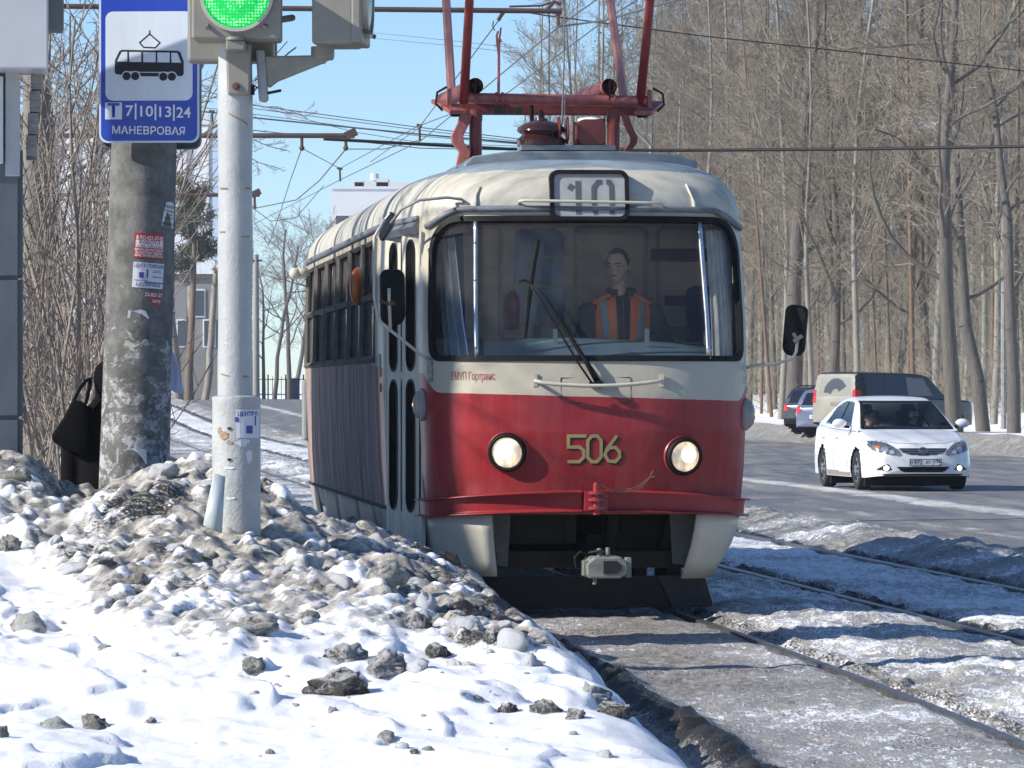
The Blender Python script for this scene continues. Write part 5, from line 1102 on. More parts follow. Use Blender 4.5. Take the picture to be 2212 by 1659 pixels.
BIG = [(1005, 1335, 78, 62, 'w', 'white snow block beside the tram guard, highest of the white blocks'), (1105, 1368, 95, 70, 'w', 'largest white snow block on the bank\'s right shoulder'), (1135, 1415, 60, 65, 'w', 'white snow block below the largest one, at the bank\'s edge'),
       (745, 1398, 90, 72, 'k', 'sooty ice lump left of the round black one, mid bank'), (835, 1420, 105, 82, 'k', 'round black ice lump in the middle of the bank'), (728, 1474, 135, 72, 'k', 'wide sooty slab with white rim lying on clean snow'),
       (902, 1342, 58, 48, 'k', 'black ice lump uphill of the middle of the bank'), (1182, 1512, 70, 78, 'k', 'black ice lump near the bank\'s right foot'), (1280, 1482, 85, 78, 'k', 'black ice heap at the bank\'s right edge above the rail'), (1330, 1530, 75, 45, 'k', 'dark crumbling heap beside the rail at the bank\'s foot'),
       (1098, 1522, 40, 40, 'k', 'small dark lump hollowed on clean snow'), (945, 1405, 45, 42, 'k', 'dark lump right of the round black one'), (1245, 1538, 45, 38, 'k', 'small dark lump between two black heaps'), (1060, 1372, 34, 42, 'k', 'dark lump under the white snow blocks'), (920, 1290, 46, 78, 'w', 'upright white snow slab on the bank\'s shaded shoulder'),
       (905, 1430, 50, 48, 'w', 'white lump below the round black one'), (835, 1228, 95, 70, 'g', 'big grey ice slab behind the traffic light post'), (735, 1245, 80, 62, 'w', 'white ice boulder beside the traffic light post'), (985, 1425, 40, 35, 'w', 'small white lump on the bank\'s right slope'),
       (118, 1556, 70, 52, 'g', 'left of two grey ice cubes on clean snow'), (198, 1552, 78, 58, 'g', 'right of two grey ice cubes on clean snow'), (4, 1570, 26, 60, 'g', 'grey lump cut by the left edge of the picture'), (548, 1338, 150, 62, 'g', 'long flat grey ice slab at the foot of the dirty pile'), (545, 1440, 62, 42, 'g', 'grey lump with dark underside on clean snow'),
       (835, 1585, 42, 30, 'g', 'small grey lump low on the smooth snow'), (868, 1608, 36, 30, 'w', 'small white lump low on the smooth snow'), (1306, 1622, 36, 30, 'w', 'small white lump alone near the rail'), (1240, 1590, 0, 0, 'w', ''), (20, 1170, 60, 50, 'g', 'grey lump in the left corner of the pile'), (60, 1330, 70, 80, 'g', 'grey block at the left edge halfway up the bank'), (350, 1010, 70, 40, 'w', 'white lump on the crest in front of the concrete pole'), (40, 1020, 75, 42, 'g', 'grey lump on the crest below the kiosk'), (430, 998, 80, 45, 'g', 'grey lump on the crest beside the traffic light post'), (1215, 1375, 26, 18, 'k', 'dark crumb on the track bed side of the bank')]
for q in BIG:
    if q[2]: clod(q[0], q[1], q[2] * 1.1, q[3] * 1.2, q[4], q[5], sink=.40)
def zone(px, py):
    if py > 1395: return 'on the clean snow below the pile, left half' if px < 700 else 'on the clean snow below the pile, right half'
    a = 'upper' if py < 1130 else 'middle' if py < 1265 else 'lower'
    return 'on the pile left of the traffic light post, %s part' % a if px < 270 else 'on the pile just before the traffic light post, %s part' % a if px < 560 else 'on the pile between post and tram, %s part' % a if px < 820 else 'on the bank\'s shoulder beside the tram, %s part' % a
rn = random.Random(11); cnt = {'w': 0, 'g': 0, 'k': 0}
for i in range(130):
    if i < 60: px, py = rn.uniform(70, 900), rn.uniform(1010, 1395)
    elif i < 95: px, py = rn.uniform(560, 1200), rn.uniform(1120, 1480)
    else: px, py = rn.uniform(300, 1350), rn.uniform(1380, 1640)
    s = rn.choice((10, 12, 16, 20, 28, 42)) * (1 if py < 1400 else .6); kd_ = rn.choice('wwwwgg' if i < 95 else 'wwgk'); 
    if cnt['w'] + cnt['g'] + cnt['k'] > 165: break
    o = clod(px, py, s * rn.uniform(1, 1.7), s * rn.uniform(.7, 1.1), kd_, 'small %s crumb %s' % ({'w': 'white snow', 'g': 'grey ice', 'k': 'sooty ice'}[kd_], zone(px, py)), '%s crumbs %s' % ({'w': 'white', 'g': 'grey', 'k': 'sooty'}[kd_], zone(px, py)))
    if o: cnt[kd_] += 1
# ================================================================== people seen through glass
skin_m = M('skin', (.66, .41, .30), .5, var=.12, scale=9); hair_m = M('dark brown hair', (.03, .022, .018), .7, var=.3, scale=40)
def head_mesh(mb, c, yaw, r=.105, tilt=0):
    """skull, jaw, nose, brow, ears; faces -y before the yaw"""
    Mx = T(*c) @ RZ(yaw) @ RX(tilt); n, m = 28, 20; v = []
    for j in range(m + 1):
        a = -math.pi / 2 + math.pi * j / m; z = math.sin(a)
        for k in range(n):
            b = 6.283185 * k / n; x = math.cos(a) * math.cos(b); y = math.cos(a) * math.sin(b)
            X, Y, Z = x * r * .74, y * r * .93, z * r * 1.18
            if z < 0: X *= 1 - .30 * (-z) ** 1.3; Y = Y * (1 - .12 * -z) + (-.014 if y < 0 else .0) * (-z)
            f = max(0, -y)
            if f > .3:
                Y -= .028 * math.exp(-((x) / .14) ** 2) * math.exp(-((z + .12) / .16) ** 2) * f          # nose
                Y += .012 * math.exp(-((abs(x) - .33) / .16) ** 2) * math.exp(-((z - .06) / .11) ** 2)     # eye sockets
                Y -= .006 * math.exp(-((z - .22) / .10) ** 2) * f; Y -= .006 * math.exp(-((z + .42) / .06) ** 2) * math.exp(-(x / .3) ** 2); Y += .006 * math.exp(-((z + .5) / .04) ** 2) * math.exp(-(x / .3) ** 2); Y -= .008 * math.exp(-((z + .75) / .14) ** 2) * math.exp(-(x / .3) ** 2)
            v.append(Mx @ Vector((X, Y, Z)))
    f = [(j * n + k, j * n + (k + 1) % n, (j + 1) * n + (k + 1) % n, (j + 1) * n + k) for j in range(m) for k in range(n)]; mb.add(v, f)
    for sx in (-1, 1): mb.sphere(Mx @ Vector((sx * r * .75, .012, -.005)), (.012, .020, .032), 8, 6, Mx.to_3x3().to_4x4())
    return Mx
def hair_cap(c, yaw, r, parent, m=None, recede=.45, tilt=0):
    Mx = T(*c) @ RZ(yaw) @ RX(tilt); mb = MB(); n, k_ = 24, 10; v = []
    for j in range(k_ + 1):
        for k in range(n):
            b = 6.283185 * k / n; y = math.sin(b); low = .55 - .75 * (y * .5 + .5) if True else 0; low = recede if y < -.55 else (-.35 if y > .0 else -.35 + (recede + .35) * (-y / .55))
            z = low + (1 - low) * j / k_; q = math.sqrt(max(0, 1 - z * z)); v.append(Mx @ Vector((math.cos(b) * q * r * .79, y * q * r * .985, z * r * 1.235)))
    mb.add(v, [(j * n + k, j * n + (k + 1) % n, (j + 1) * n + (k + 1) % n, (j + 1) * n + k) for j in range(k_) for k in range(n)]); return mb.build('hair', m or hair_m, parent, smooth=True)
def remesh(o, s=.014):
    r_ = o.modifiers.new('Remesh', 'REMESH'); r_.mode = 'VOXEL'; r_.voxel_size = s; r_.use_smooth_shade = True; q = o.modifiers.new('Smooth', 'SMOOTH'); q.iterations = 3
def torso(name, mat, parent, c, w=.22, arms=None, h=.62):
    """seated trunk and arms; c is the base of the neck"""
    mb = MB(); x, y, z = c
    loft(mb, [(x, y + .02, z - h, w * .82, .14), (x, y + .01, z - h * .6, w * .82, .135), (x, y, z - .25, w * .92, .135), (x, y, z - .12, w * .98, .125), (x, y, z - .055, w * .80, .10), (x, y, z - .01, .085, .075), (x, y, z + .03, .068, .068)], 20)
    for pts in arms or []: mb.tube(pts, [.075, .062, .05, .038][:len(pts)], 12)
    o = mb.build(name, mat, parent, smooth=True); remesh(o, .016); return o
# features of a face, for heads one can see
def face_parts(Mx, r, parent):
    k = r / .105; eye = M('eye', (.30, .28, .26), .3); brow = M('eyebrow', (.02, .015, .012), .9); lip = M('lips', (.28, .11, .09), .6)
    for sx in (-1, 1):
        mb = MB(); mb.sphere(Mx @ Vector((sx * .034 * k, -.083 * k, .004 * k)), (.013 * k, .008 * k, .007 * k), 10, 6, Mx.to_3x3().to_4x4()); mb.build('eye', eye, parent, smooth=True)
        mb = MB(); mb.sphere(Mx @ Vector((sx * .034 * k - .002, -.090 * k, .004 * k)), .0055 * k, 8, 6); mb.build('iris', brow, parent, smooth=True)
        mb = MB(); mb.tube([Mx @ Vector((sx * x * k, -y * k, z * k)) for x, y, z in ((.014, .096, .020), (.032, .094, .026), (.054, .082, .020))], .0045 * k, 6); mb.build('eyebrow', brow, parent)
    mb = MB(); mb.tube([Mx @ Vector((x * k, -y * k, -.060 * k)) for x, y in ((-.026, .086), (-.01, .095), (.01, .095), (.026, .086))], [.003, .006, .006, .003], 6); mb.build('mouth', lip, parent, smooth=True)
# tram driver
drv = empty('person', tram.matrix_basis @ Vector((.33, 1.36, 1.60)) if False else (0, 0, 0), 0, 'tram driver in dark jacket and orange vest with glasses, seated behind the windscreen', 'person')
drv.location = (.54, 32.1, 0); drv.rotation_euler = (0, 0, R(TH))
HC = Vector((.315, 1.30, 2.375))
mb = MB(); head_mesh(mb, HC, -27, .106, 4); loft(mb, [(HC.x + .02, HC.y + .04, 2.13, .06, .06), (HC.x + .015, HC.y + .035, 2.22, .056, .058), (HC.x + .01, HC.y + .02, 2.30, .055, .06)], 14); o = mb.build('body', skin_m, drv, smooth=True); remesh(o, .006)
hair_cap(HC, -27, .106, drv, recede=.70, tilt=4)
Mh = T(*HC) @ RZ(-27) @ RX(4); face_parts(Mh, .106, drv); mb = MB()
for sx in (-1, 1): mb.tube([Mh @ Vector((sx * .035 + .027 * math.cos(a), -.108, .002 + .020 * math.sin(a))) for a in np.linspace(0, 6.283, 13)], .0013, 5); mb.tube([Mh @ Vector((sx * .062, -.105, .006)), Mh @ Vector((sx * .078, .0, .008))], .002, 5)
mb.build('glasses', steel, drv)
NB = Vector((.345, 1.36, 2.195)); navy = M('navy jacket', (.016, .018, .034), .85, var=.3, scale=10, spec=.2)
torso('jacket', navy, drv, NB, .235, [[(NB.x - .20, 1.36, 2.10), (NB.x - .275, 1.28, 1.90), (NB.x - .24, 1.10, 1.78), (NB.x - .20, 1.0, 1.80)], [(NB.x + .20, 1.36, 2.10), (NB.x + .285, 1.28, 1.90), (NB.x + .30, 1.08, 1.80), (NB.x + .36, .98, 1.82)]])
mb = MB(); mb.tube([(NB.x + .085 * math.cos(a), NB.y - .01 + .08 * math.sin(a), 2.20 + .012 * math.sin(a)) for a in np.linspace(-1.2, 4.3, 20)], .026, 8); mb.build('collar', navy, drv, smooth=True)
mb = MB(); mb.tube([(NB.x, 1.225, 2.14), (NB.x + .003, 1.218, 1.95), (NB.x + .005, 1.222, 1.72)], .004, 5); mb.build('zip', M('zip', (.10, .10, .12), .4, .5), drv)
orange = M('orange vest', (1.0, .22, .04), .7, var=.12, scale=8); refl = M('grey reflective band', (.32, .35, .36), .5, var=.1)
def chest(x, z, o=.0):
    """a point on the jacket's front"""
    zz = 2.195 - z; ry = float(np.interp(zz, (-.03, .01, .055, .12, .25, .40, .62), (.068, .075, .10, .125, .135, .135, .14))); rx = float(np.interp(zz, (-.03, .01, .055, .12, .25, .40), (.07, .085, .18, .22, .207, .19)))
    q = max(0, 1 - (x / rx) ** 2); return Vector((NB.x + x, NB.y - ry * math.sqrt(q) - .014 - o, z))
for sx in (-1, 1):
    def strip(x0t, x1t, x0b, x1b, z0, z1, o, m, nm):
        mb = MB(); mb.grid(lambda a, b: chest(sx * ((x0t + (x1t - x0t) * a) * b + (x0b + (x1b - x0b) * a) * (1 - b)), z0 + (z1 - z0) * b - .045 * (x0t + (x1t - x0t) * a) / .2 * b, o), list(np.linspace(0, 1, 7)), list(np.linspace(0, 1, 9))); mb.build(nm, m, drv, smooth=True, solid=.006)
    strip(.052, .222, .035, .185, 1.72, 2.205, .006, orange, 'vest'); strip(.12, .165, .09, .14, 1.86, 2.205, .013, refl, 'reflective_band')
    mb = MB(); mb.grid(lambda a, b: Vector((NB.x + sx * (.08 + .125 * a), NB.y - .10 + .20 * b, 2.205 - .06 * a - .03 * (2 * b - 1) ** 2)), list(np.linspace(0, 1, 5)), list(np.linspace(0, 1, 5))); mb.build('vest_shoulder', orange, drv, smooth=True, solid=.006)
for sx in (-1, 1):
    hx = NB.x + (-.19 if sx < 0 else .37); mb = MB(); mb.sphere((hx, .97, 1.82), (.042, .05, .02), 10, 6)
    for i in range(4): mb.tube([(hx - .03 + .02 * i, .94, 1.825), (hx - .032 + .021 * i, .90, 1.82), (hx - .03 + .02 * i, .875, 1.80)], [.010, .009, .007], 6)
    mb.tube([(hx - sx * .035, .97, 1.82), (hx - sx * .06, .935, 1.815)], [.012, .009], 6); mb.build('hand', skin_m, drv, smooth=True)

# ================================================================== cars
from mathutils.bvhtree import BVHTree
def hermite(xs, ys):
    xs = np.array(xs, float); ys = np.array(ys, float); d = np.diff(ys) / np.diff(xs); m = np.zeros_like(ys)
    m[1:-1] = np.where(d[:-1] * d[1:] > 0, 2 * d[:-1] * d[1:] / (d[:-1] + d[1:] + 1e-12), 0); m[0] = d[0]; m[-1] = d[-1]
    def fn(x):
        x = min(max(x, xs[0]), xs[-1]); i = int(np.clip(np.searchsorted(xs, x) - 1, 0, len(xs) - 2)); h = xs[i + 1] - xs[i]; t = (x - xs[i]) / h
        return float(ys[i] * (1 + 2 * t) * (1 - t) ** 2 + m[i] * h * t * (1 - t) ** 2 + ys[i + 1] * t * t * (3 - 2 * t) + m[i + 1] * h * t * t * (t - 1))
    return fn
def inpoly(x, y, poly):
    c = False; n = len(poly)
    for i in range(n):
        (x0, y0), (x1, y1) = poly[i], poly[i - 1]
        if (y0 > y) != (y1 > y) and x < (x1 - x0) * (y - y0) / (y1 - y0) + x0: c = not c
    return c
class Car:
    """y runs from the nose (0) to the tail (L); x across; built from profile curves"""
    def __init__(s, name, p, paint, label, loc, rz, cat='car', group=None):
        s.p = p; s.root = empty(name, loc, rz, label, cat, group); L = p['L']; s.bvh_v = []; s.bvh_f = []
        top = hermite(*zip(*p['top'])); wid = hermite(*zip(*p['wid'])); bot = hermite(*zip(*p['bot'])); tuck = p.get('tuck', .86)
        ys = sorted(set([round(float(v), 4) for v in np.concatenate([np.linspace(0, .35, 16), np.linspace(.35, L - .35, int(L / .035)), np.linspace(L - .35, L, 16)])]))
        half = 15
        def sec(y, t):
            w = wid(y); z1 = top(y); z0 = bot(y); sg = 1 if t >= 0 else -1; a = abs(t)      # t: 0 at the middle of the top, 1 at the sill
            if a < .42: q = a / .42; x = w * tuck * q; z = z1 + p.get('crown', .03) * (1 - q * q)
            elif a < .56: q = (a - .42) / .14; x = w * (tuck + (1 - tuck) * math.sin(q * 1.5708) * .82); z = z1 - p.get('shoulder', .10) * (1 - math.cos(q * 1.5708))
            else: q = (a - .56) / .44; zs = z1 - p.get('shoulder', .10); x = w * (tuck + (1 - tuck) * (.82 + .18 * math.sin(min(1, q * 1.6) * 1.5708))) - .05 * w * max(0, q - .7) ; z = zs + (z0 - zs) * q
            return Vector((sg * x, y, z))
        ts = [float(v) for v in np.concatenate([np.linspace(-1, -.56, 12), np.linspace(-.55, -.42, 6), np.linspace(-.38, .38, 13), np.linspace(.42, .55, 6), np.linspace(.56, 1, 12)])]
        arch = p['axles']; R_ = p['wheel'] + .055
        def keep(y, t):
            q = sec(y, t)
            return not (abs(t) > .56 and any(math.hypot(y - a, q.z - p['wheel']) < R_ for a in arch))
        mb = MB(); mb.grid(lambda y, t: sec(y, t), ys, ts, keep=keep)
        # nose and tail: bulged caps
        for (ye, sg) in ((0, -1), (L, 1)):
            sect = [sec(ye, t) for t in ts]; n = len(sect); zc = (top(ye) + bot(ye)) / 2; rings = [sect]
            for q in (.97, .9, .75, .5, .2): rings.append([Vector((pnt.x * (.5 + .5 * q) if False else pnt.x * q, ye + sg * p['bulge'][0 if sg < 0 else 1] * math.sqrt(1 - q * q), zc + (pnt.z - zc) * (1 - (1 - q) * .25) if False else zc + (pnt.z - zc) * q)) for pnt in sect])
            v = [pnt for r_ in rings for pnt in r_]; f = [(i * n + k, i * n + k + 1, (i + 1) * n + k + 1, (i + 1) * n + k) for i in range(len(rings) - 1) for k in range(n - 1)]
            f += [(i * n + n - 1, i * n, (i + 1) * n, (i + 1) * n + n - 1) for i in range(len(rings) - 1)]; f.append(tuple((len(rings) - 1) * n + k for k in range(n))); mb.add(v, f)
        s.body = mb.build('body', paint, s.root, smooth=True, auto=38); s._reg(mb)
        # greenhouse
        rz_ = hermite(*zip(*p['roof'])); g0, g1 = p['roof'][0][0], p['roof'][-1][0]; wb = p['belt_w']; wr_ = p['roof_w']; belt = lambda y: top(y) - .02
        rs = hermite(*zip(*p['roof_wid'])) if 'roof_wid' in p else (lambda y: 1.0)
        def gsec(y, t):
            zr = max(rz_(y), belt(y) + .0); zb_ = belt(y); sg = 1 if t >= 0 else -1; a = abs(t); hh = (zr - zb_) / max(1e-6, p['H'] - zb_); W = wid(y) * wb; Wt = W + (W * wr_ - W) * hh; Wt *= rs(y)
            if a < .45: q = a / .45; return Vector((sg * Wt * .86 * q, y, zr + .02 * hh * (1 - q * q)))
            if a < .6: q = (a - .45) / .15; return Vector((sg * Wt * (.86 + .14 * math.sin(q * 1.57)), y, zr - .07 * hh * (1 - math.cos(q * 1.57))))
            q = (a - .6) / .4; zt = zr - .07 * hh; return Vector((sg * (Wt + (W - Wt) * q), y, zt + (zb_ - zt) * q))
        gy = list(np.linspace(g0, g1, int((g1 - g0) / .028))); gt = [float(v) for v in np.concatenate([np.linspace(-1, -.6, 16), np.linspace(-.58, -.45, 6), np.linspace(-.42, .42, 40), np.linspace(.45, .58, 6), np.linspace(.6, 1, 16)])]
        W_ = p.get('open', {})
        def gkeep(y, t):
            q = gsec(y, t)
            if 'front' in W_ and y < p['mid'] and abs(t) < .6 and inpoly(q.x, q.z, W_['front']): return False
            if 'side' in W_ and abs(t) > .58 and any(inpoly(q.y, q.z, w) for w in W_['side']): return False
            return True
        mb2 = MB(); mb2.grid(lambda y, t: gsec(y, t), gy, gt, keep=gkeep); s.roof = mb2.build('roof', p.get('roof_paint', paint), s.root, smooth=True, auto=45)
        mb3 = MB(); mb3.grid(lambda y, t: gsec(y, t), gy, gt); s._reg(mb3)
        s.bvh = BVHTree.FromPolygons([Vector(v) for v in s.bvh_v], s.bvh_f)
    def _reg(s, mb): b = len(s.bvh_v); s.bvh_v += mb.V; s.bvh_f += [tuple(i + b for i in f) for f in mb.F]
    def project(s, a, b, face):
        if face == 'front': o, d = Vector((a, -2, b)), Vector((0, 1, 0))
        elif face == 'rear': o, d = Vector((a, s.p['L'] + 2, b)), Vector((0, -1, 0))
        elif face == 'left': o, d = Vector((-3, a, b)), Vector((1, 0, 0))
        elif face == 'top': o, d = Vector((a, b, 4)), Vector((0, 0, -1))
        else: o, d = Vector((3, a, b)), Vector((-1, 0, 0))
        h = s.bvh.ray_cast(o, d); return (h[0], d) if h[0] is not None else (None, d)
    def decal(s, name, poly, face, mat, off=.006, cell=.014, parent=None, thick=0, smooth=True):
        xs = [q[0] for q in poly]; ys = [q[1] for q in poly]; nx = max(2, int((max(xs) - min(xs)) / cell) + 1); ny = max(2, int((max(ys) - min(ys)) / cell) + 1); mb = MB(); idx = {}
        gx = np.linspace(min(xs), max(xs), nx + 1); gy = np.linspace(min(ys), max(ys), ny + 1)
        def vid(i, j):
            if (i, j) not in idx:
                h, d = s.project(float(gx[i]), float(gy[j]), face)
                if h is None: idx[(i, j)] = None
                else: idx[(i, j)] = len(mb.V); mb.V.append(tuple(h - d * off))
            return idx[(i, j)]
        for j in range(ny):
            for i in range(nx):
                if inpoly((gx[i] + gx[i + 1]) / 2, (gy[j] + gy[j + 1]) / 2, poly):
                    q = [vid(i, j), vid(i + 1, j), vid(i + 1, j + 1), vid(i, j + 1)]
                    if None not in q: mb.F.append(tuple(q)); mb.MI.append(0)
        if not mb.F: return None
        return mb.build(name, mat, parent or s.root, smooth=smooth, solid=thick, fix=True)
    def wheels(s, tyre, rim, r, w=.2, track=None):
        for a in s.p['axles']:
            for sx in (-1, 1):
                x = sx * (track or s.p['wid'][len(s.p['wid']) // 2][1] - .02); h = empty('wheel', (x, a, r), 0, parent=s.root); Mx = RY(90 * sx)
                mb = MB(); mb.lathe([(r * .62, -w), (r * .93, -w), (r, -w + .03), (r, -.03), (r * .94, 0), (r * .66, .004), (r * .64, -.02)], 28, Mx); mb.build('tyre', tyre, h, smooth=True, auto=40)
                mb = MB(); mb.lathe([(r * .65, -.012), (r * .60, .0), (r * .2, .012), (.001, .014)], 24, Mx, caps=False); rm = mb.build('rim', rim, h, smooth=True)
                mb = MB()
                for k in range(9): t = 6.283 * k / 9; mb.box((r * .42, 0, .012), (r * .26, .028, .012), Mx @ RZ(math.degrees(t)))
                mb.build('rim_slots', dark_metal, rm)
        for a in s.p['axles']: mb = MB(); mb.box((0, a, r + .05), (2 * s.p['wid'][len(s.p['wid']) // 2][1] - .16, r * 2.5, r * 1.9)); mb.build('wheel_well', black_rubber, s.root)
        mb = MB(); mb.box((0, s.p['L'] / 2, .26), (1.5, s.p['L'] - .7, .16)); mb.build('underbody', black_rubber, s.root)
white_car = M('white car paint', (.74, .75, .76), .25, var=.06, scale=1.5, coat=.6); car_glass = glass('car glass', (.60, .64, .65), 1.0, .01); tyre_m = M('tyre rubber', (.02, .02, .021), .8, var=.4); rim_m = M('silver rim', (.30, .32, .35), .35, .7, var=.2)
sed = dict(L=4.54, H=1.47, mid=2.3, wheel=.315, axles=(.90, 3.50), bulge=(.10, .07), tuck=.80, crown=.035, shoulder=.13, belt_w=.93, roof_w=.735,
    top=[(0, .66), (.12, .735), (.35, .80), (.8, .885), (1.15, .945), (1.6, .955), (3.0, .985), (3.9, 1.03), (4.35, 1.03), (4.54, .93)],
    wid=[(0, .66), (.05, .735), (.16, .80), (.35, .845), (.8, .875), (2.2, .88), (3.6, .88), (4.2, .85), (4.45, .78), (4.54, .70)], bot=[(0, .23), (.4, .20), (1.4, .20), (3.2, .20), (4.2, .22), (4.54, .30)],
    roof=[(1.02, .93), (1.25, 1.055), (1.6, 1.245), (1.95, 1.395), (2.3, 1.452), (2.7, 1.465), (3.1, 1.43), (3.5, 1.30), (3.9, 1.12), (4.1, 1.03)],
    open=dict(front=[(-.70, .985), (.70, .985), (.545, 1.385), (-.545, 1.385)], side=[[(1.62, 1.0), (2.52, 1.01), (2.52, 1.385), (2.12, 1.36)], [(2.58, 1.01), (3.55, 1.05), (3.30, 1.30), (3.0, 1.37), (2.58, 1.39)]]))
CD = 76.0; cx0 = P(1992, 0, CD).x
car = Car('car', sed, white_car, 'white sedan with lit fog lamps driving towards the camera', (cx0, CD, -.02), R(8.0))
fro = [(x * 1.03, z) for x, z in sed['open']['front']]
car.decal('windscreen', [(-.735, .965), (.735, .965), (.565, 1.40), (-.565, 1.40)], 'front', car_glass, .006, .03)
for sx in (-1, 1): car.decal('windscreen_frame', [(sx * .755, .965), (sx * .69, .965), (sx * .535, 1.405), (sx * .585, 1.405)], 'front', black_rubber, .011, .008)
car.decal('windscreen_frame', [(-.585, 1.375), (.585, 1.375), (.575, 1.405), (-.575, 1.405)], 'front', black_rubber, .012, .008)
car.decal('windscreen_edge', [(-.735, .955), (.735, .955), (.725, .985), (-.725, .985)], 'front', black_rubber, .012)
for face in ('left', 'right'):
    for q in sed['open']['side']:
        car.decal('side_glass', [(a + (a - 2.55) * .01, b + (.012 if b > 1.2 else -.012)) for a, b in q], face, car_glass, .004, .03)
    car.decal('door_pillar', [(2.51, 1.0), (2.60, 1.0), (2.60, 1.395), (2.51, 1.385)], face, black_rubber, .008)
    for yy in (1.45, 2.55, 3.55): car.decal('door_gap', [(yy, .30), (yy + .012, .30), (yy + .02, .95), (yy + .008, .95)], face, M('door gap', (.12, .12, .12), .9), .002, .006)
    for yy in (2.32, 3.35): o = car.decal('door_handle', [(yy, .80), (yy + .2, .81), (yy + .2, .84), (yy, .83)], face, white_car, .03, .02)
    car.decal('sill_dirt', [(1.3, .21), (3.1, .21), (3.1, .29), (1.3, .27)], face, M('road dirt', (.25, .22, .18), .9, var=.4), .003, .02)
HLp = [(.355, .585), (.40, .66), (.55, .765), (.70, .80), (.80, .80), (.815, .72), (.77, .65), (.60, .60), (.40, .565)]
lens_c = M('headlamp chrome', (.42, .43, .46), .15, .6, var=.6, scale=22, col2=(.10, .10, .13)); amber_c = M('amber reflector', (.55, .16, .03), .3)
for sx in (-1, 1):
    h = car.decal('headlight', [(sx * (x - .01), z - .02) for x, z in HLp], 'front', lens_c, .008)
    for (x, z, r, m, nm) in ((.60, .665, .055, M('projector', (.62, .64, .68), .1, .6), 'lamp_bowl'), (.70, .70, .035, amber_c, 'indicator'), (.50, .625, .04, M('bowl', (.7, .71, .74), .1, .4), 'lamp_bowl')):
        car.decal(nm, [(sx * x + r * math.cos(a), z - .02 + r * .85 * math.sin(a)) for a in np.linspace(0, 6.283, 15)[:-1]], 'front', m, .014, .010, parent=h)
    car.decal('fog_lamp_recess', [(sx * q[0], q[1]) for q in ((.50, .335), (.555, .415), (.62, .40), (.70, .35), (.72, .325), (.55, .315))], 'front', black_rubber, .006, .010)
    o = car.decal('fog_lamp', [(sx * .585 + .042 * math.cos(a), .355 + .036 * math.sin(a)) for a in np.linspace(0, 6.283, 17)[:-1]], 'front', emit('lit fog lamp', (1, .9, .74), 3.0), .014, .008)
grille_m = M('dark grille', (.05, .052, .058), .4, .3, var=.3)
car.decal('grille', [(-.385, .665), (.385, .665), (.33, .60), (.20, .565), (0, .552), (-.20, .565), (-.33, .60)], 'front', grille_m, .006, .012)
for z0, w in ((.632, .36), (.596, .30)): car.decal('grille_bar', [(-w, z0 - .008), (w, z0 - .008), (w, z0 + .008), (-w, z0 + .008)], 'front', M('grille chrome', (.35, .36, .38), .25, .8), .014, .008)
car.decal('emblem', [(.075 * math.cos(a), .632 + .052 * math.sin(a)) for a in np.linspace(0, 6.283, 25)[:-1]], 'front', M('emblem chrome', (.62, .63, .66), .2, .7), .022, .008)
for (rx, rz_, cz) in ((.058, .038, .632), (.022, .036, .632), (.045, .016, .652)):
    me = strokes([[(rx * math.cos(a), cz + rz_ * math.sin(a)) for a in np.linspace(0, 6.283185, 21)]], .011)
    for v in me.vertices:
        h, d = car.project(v.co.x, v.co.y, 'front'); v.co = h - d * .027
    me.materials.append(dark_metal); o = bpy.data.objects.new('emblem_oval', me); COL.objects.link(o); o.parent = car.root
car.decal('lower_intake', [(-.42, .375), (.42, .375), (.36, .31), (.30, .29), (-.30, .29), (-.36, .31)], 'front', black_rubber, .005, .012)
car.decal('lip', [(-.62, .235), (.62, .235), (.64, .262), (-.64, .262)], 'front', black_rubber, .005, .02)
pc, _ = car.project(.03, .44, 'front'); pm = empty('number_plate', (pc.x, pc.y - .012, .445), 0, parent=car.root)
mb = MB(); mb.box((0, 0, 0), (.52, .008, .112)); mb.build('plate', paper, pm)
mb = MB(); mb.ring(rrect(.512, .106, .01, 3), rrect(.496, .092, .008, 3), -.0065, -.005); mb.box((.118, -.0055, 0), (.005, .002, .10)); mb.build('plate_border', blkp, pm)
for s_, x_, w_, sz in (('Н', -.222, .034, .075), ('972', -.12, .135, .098), ('АХ', -.0, .085, .075), ('196', .185, .10, .085)): text_on('plate_text', s_, sz, blkp, pm, T(x_ + (.01 if s_ == 'АХ' else 0) + (.03 if s_ == 'АХ' else 0), -.0065, .014 if s_ == '196' else -.002), .0012, width=w_)
mb = MB(); mb.box((.225, -.006, -.036), (.03, .001, .016)); mb.build('plate_flag', redp, pm)
car.decal('bonnet_line', [(-.62, .778), (-.4, .742), (0, .728), (.4, .742), (.62, .778), (.62, .784), (.4, .749), (0, .735), (-.4, .749), (-.62, .784)], 'front', M('panel gap', (.2, .2, .2), .9), .004, .007)
for sx in (-1, 1):
    m_ = empty('door_mirror', parent=car.root); mb = MB(); mb.sphere((sx * 1.0, 1.52, 1.045), (.115, .055, .075), 16, 10); mb.build('mirror_shell', white_car, m_, smooth=True); mb = MB(); mb.tube([(sx * .84, 1.50, .985), (sx * .95, 1.53, 1.0)], .022, 8); mb.build('mirror_foot', black_rubber, m_)
car.wheels(tyre_m, rim_m, .315)
mb = MB(); mb.box((0, 2.6, .62), (1.5, 2.6, .7)); mb.build('cabin_floor', inner_dark, car.root)
mb = MB(); mb.box((0, 1.45, .93), (1.4, .5, .08)); mb.build('dashboard', inner_dark, car.root, bev=.03)
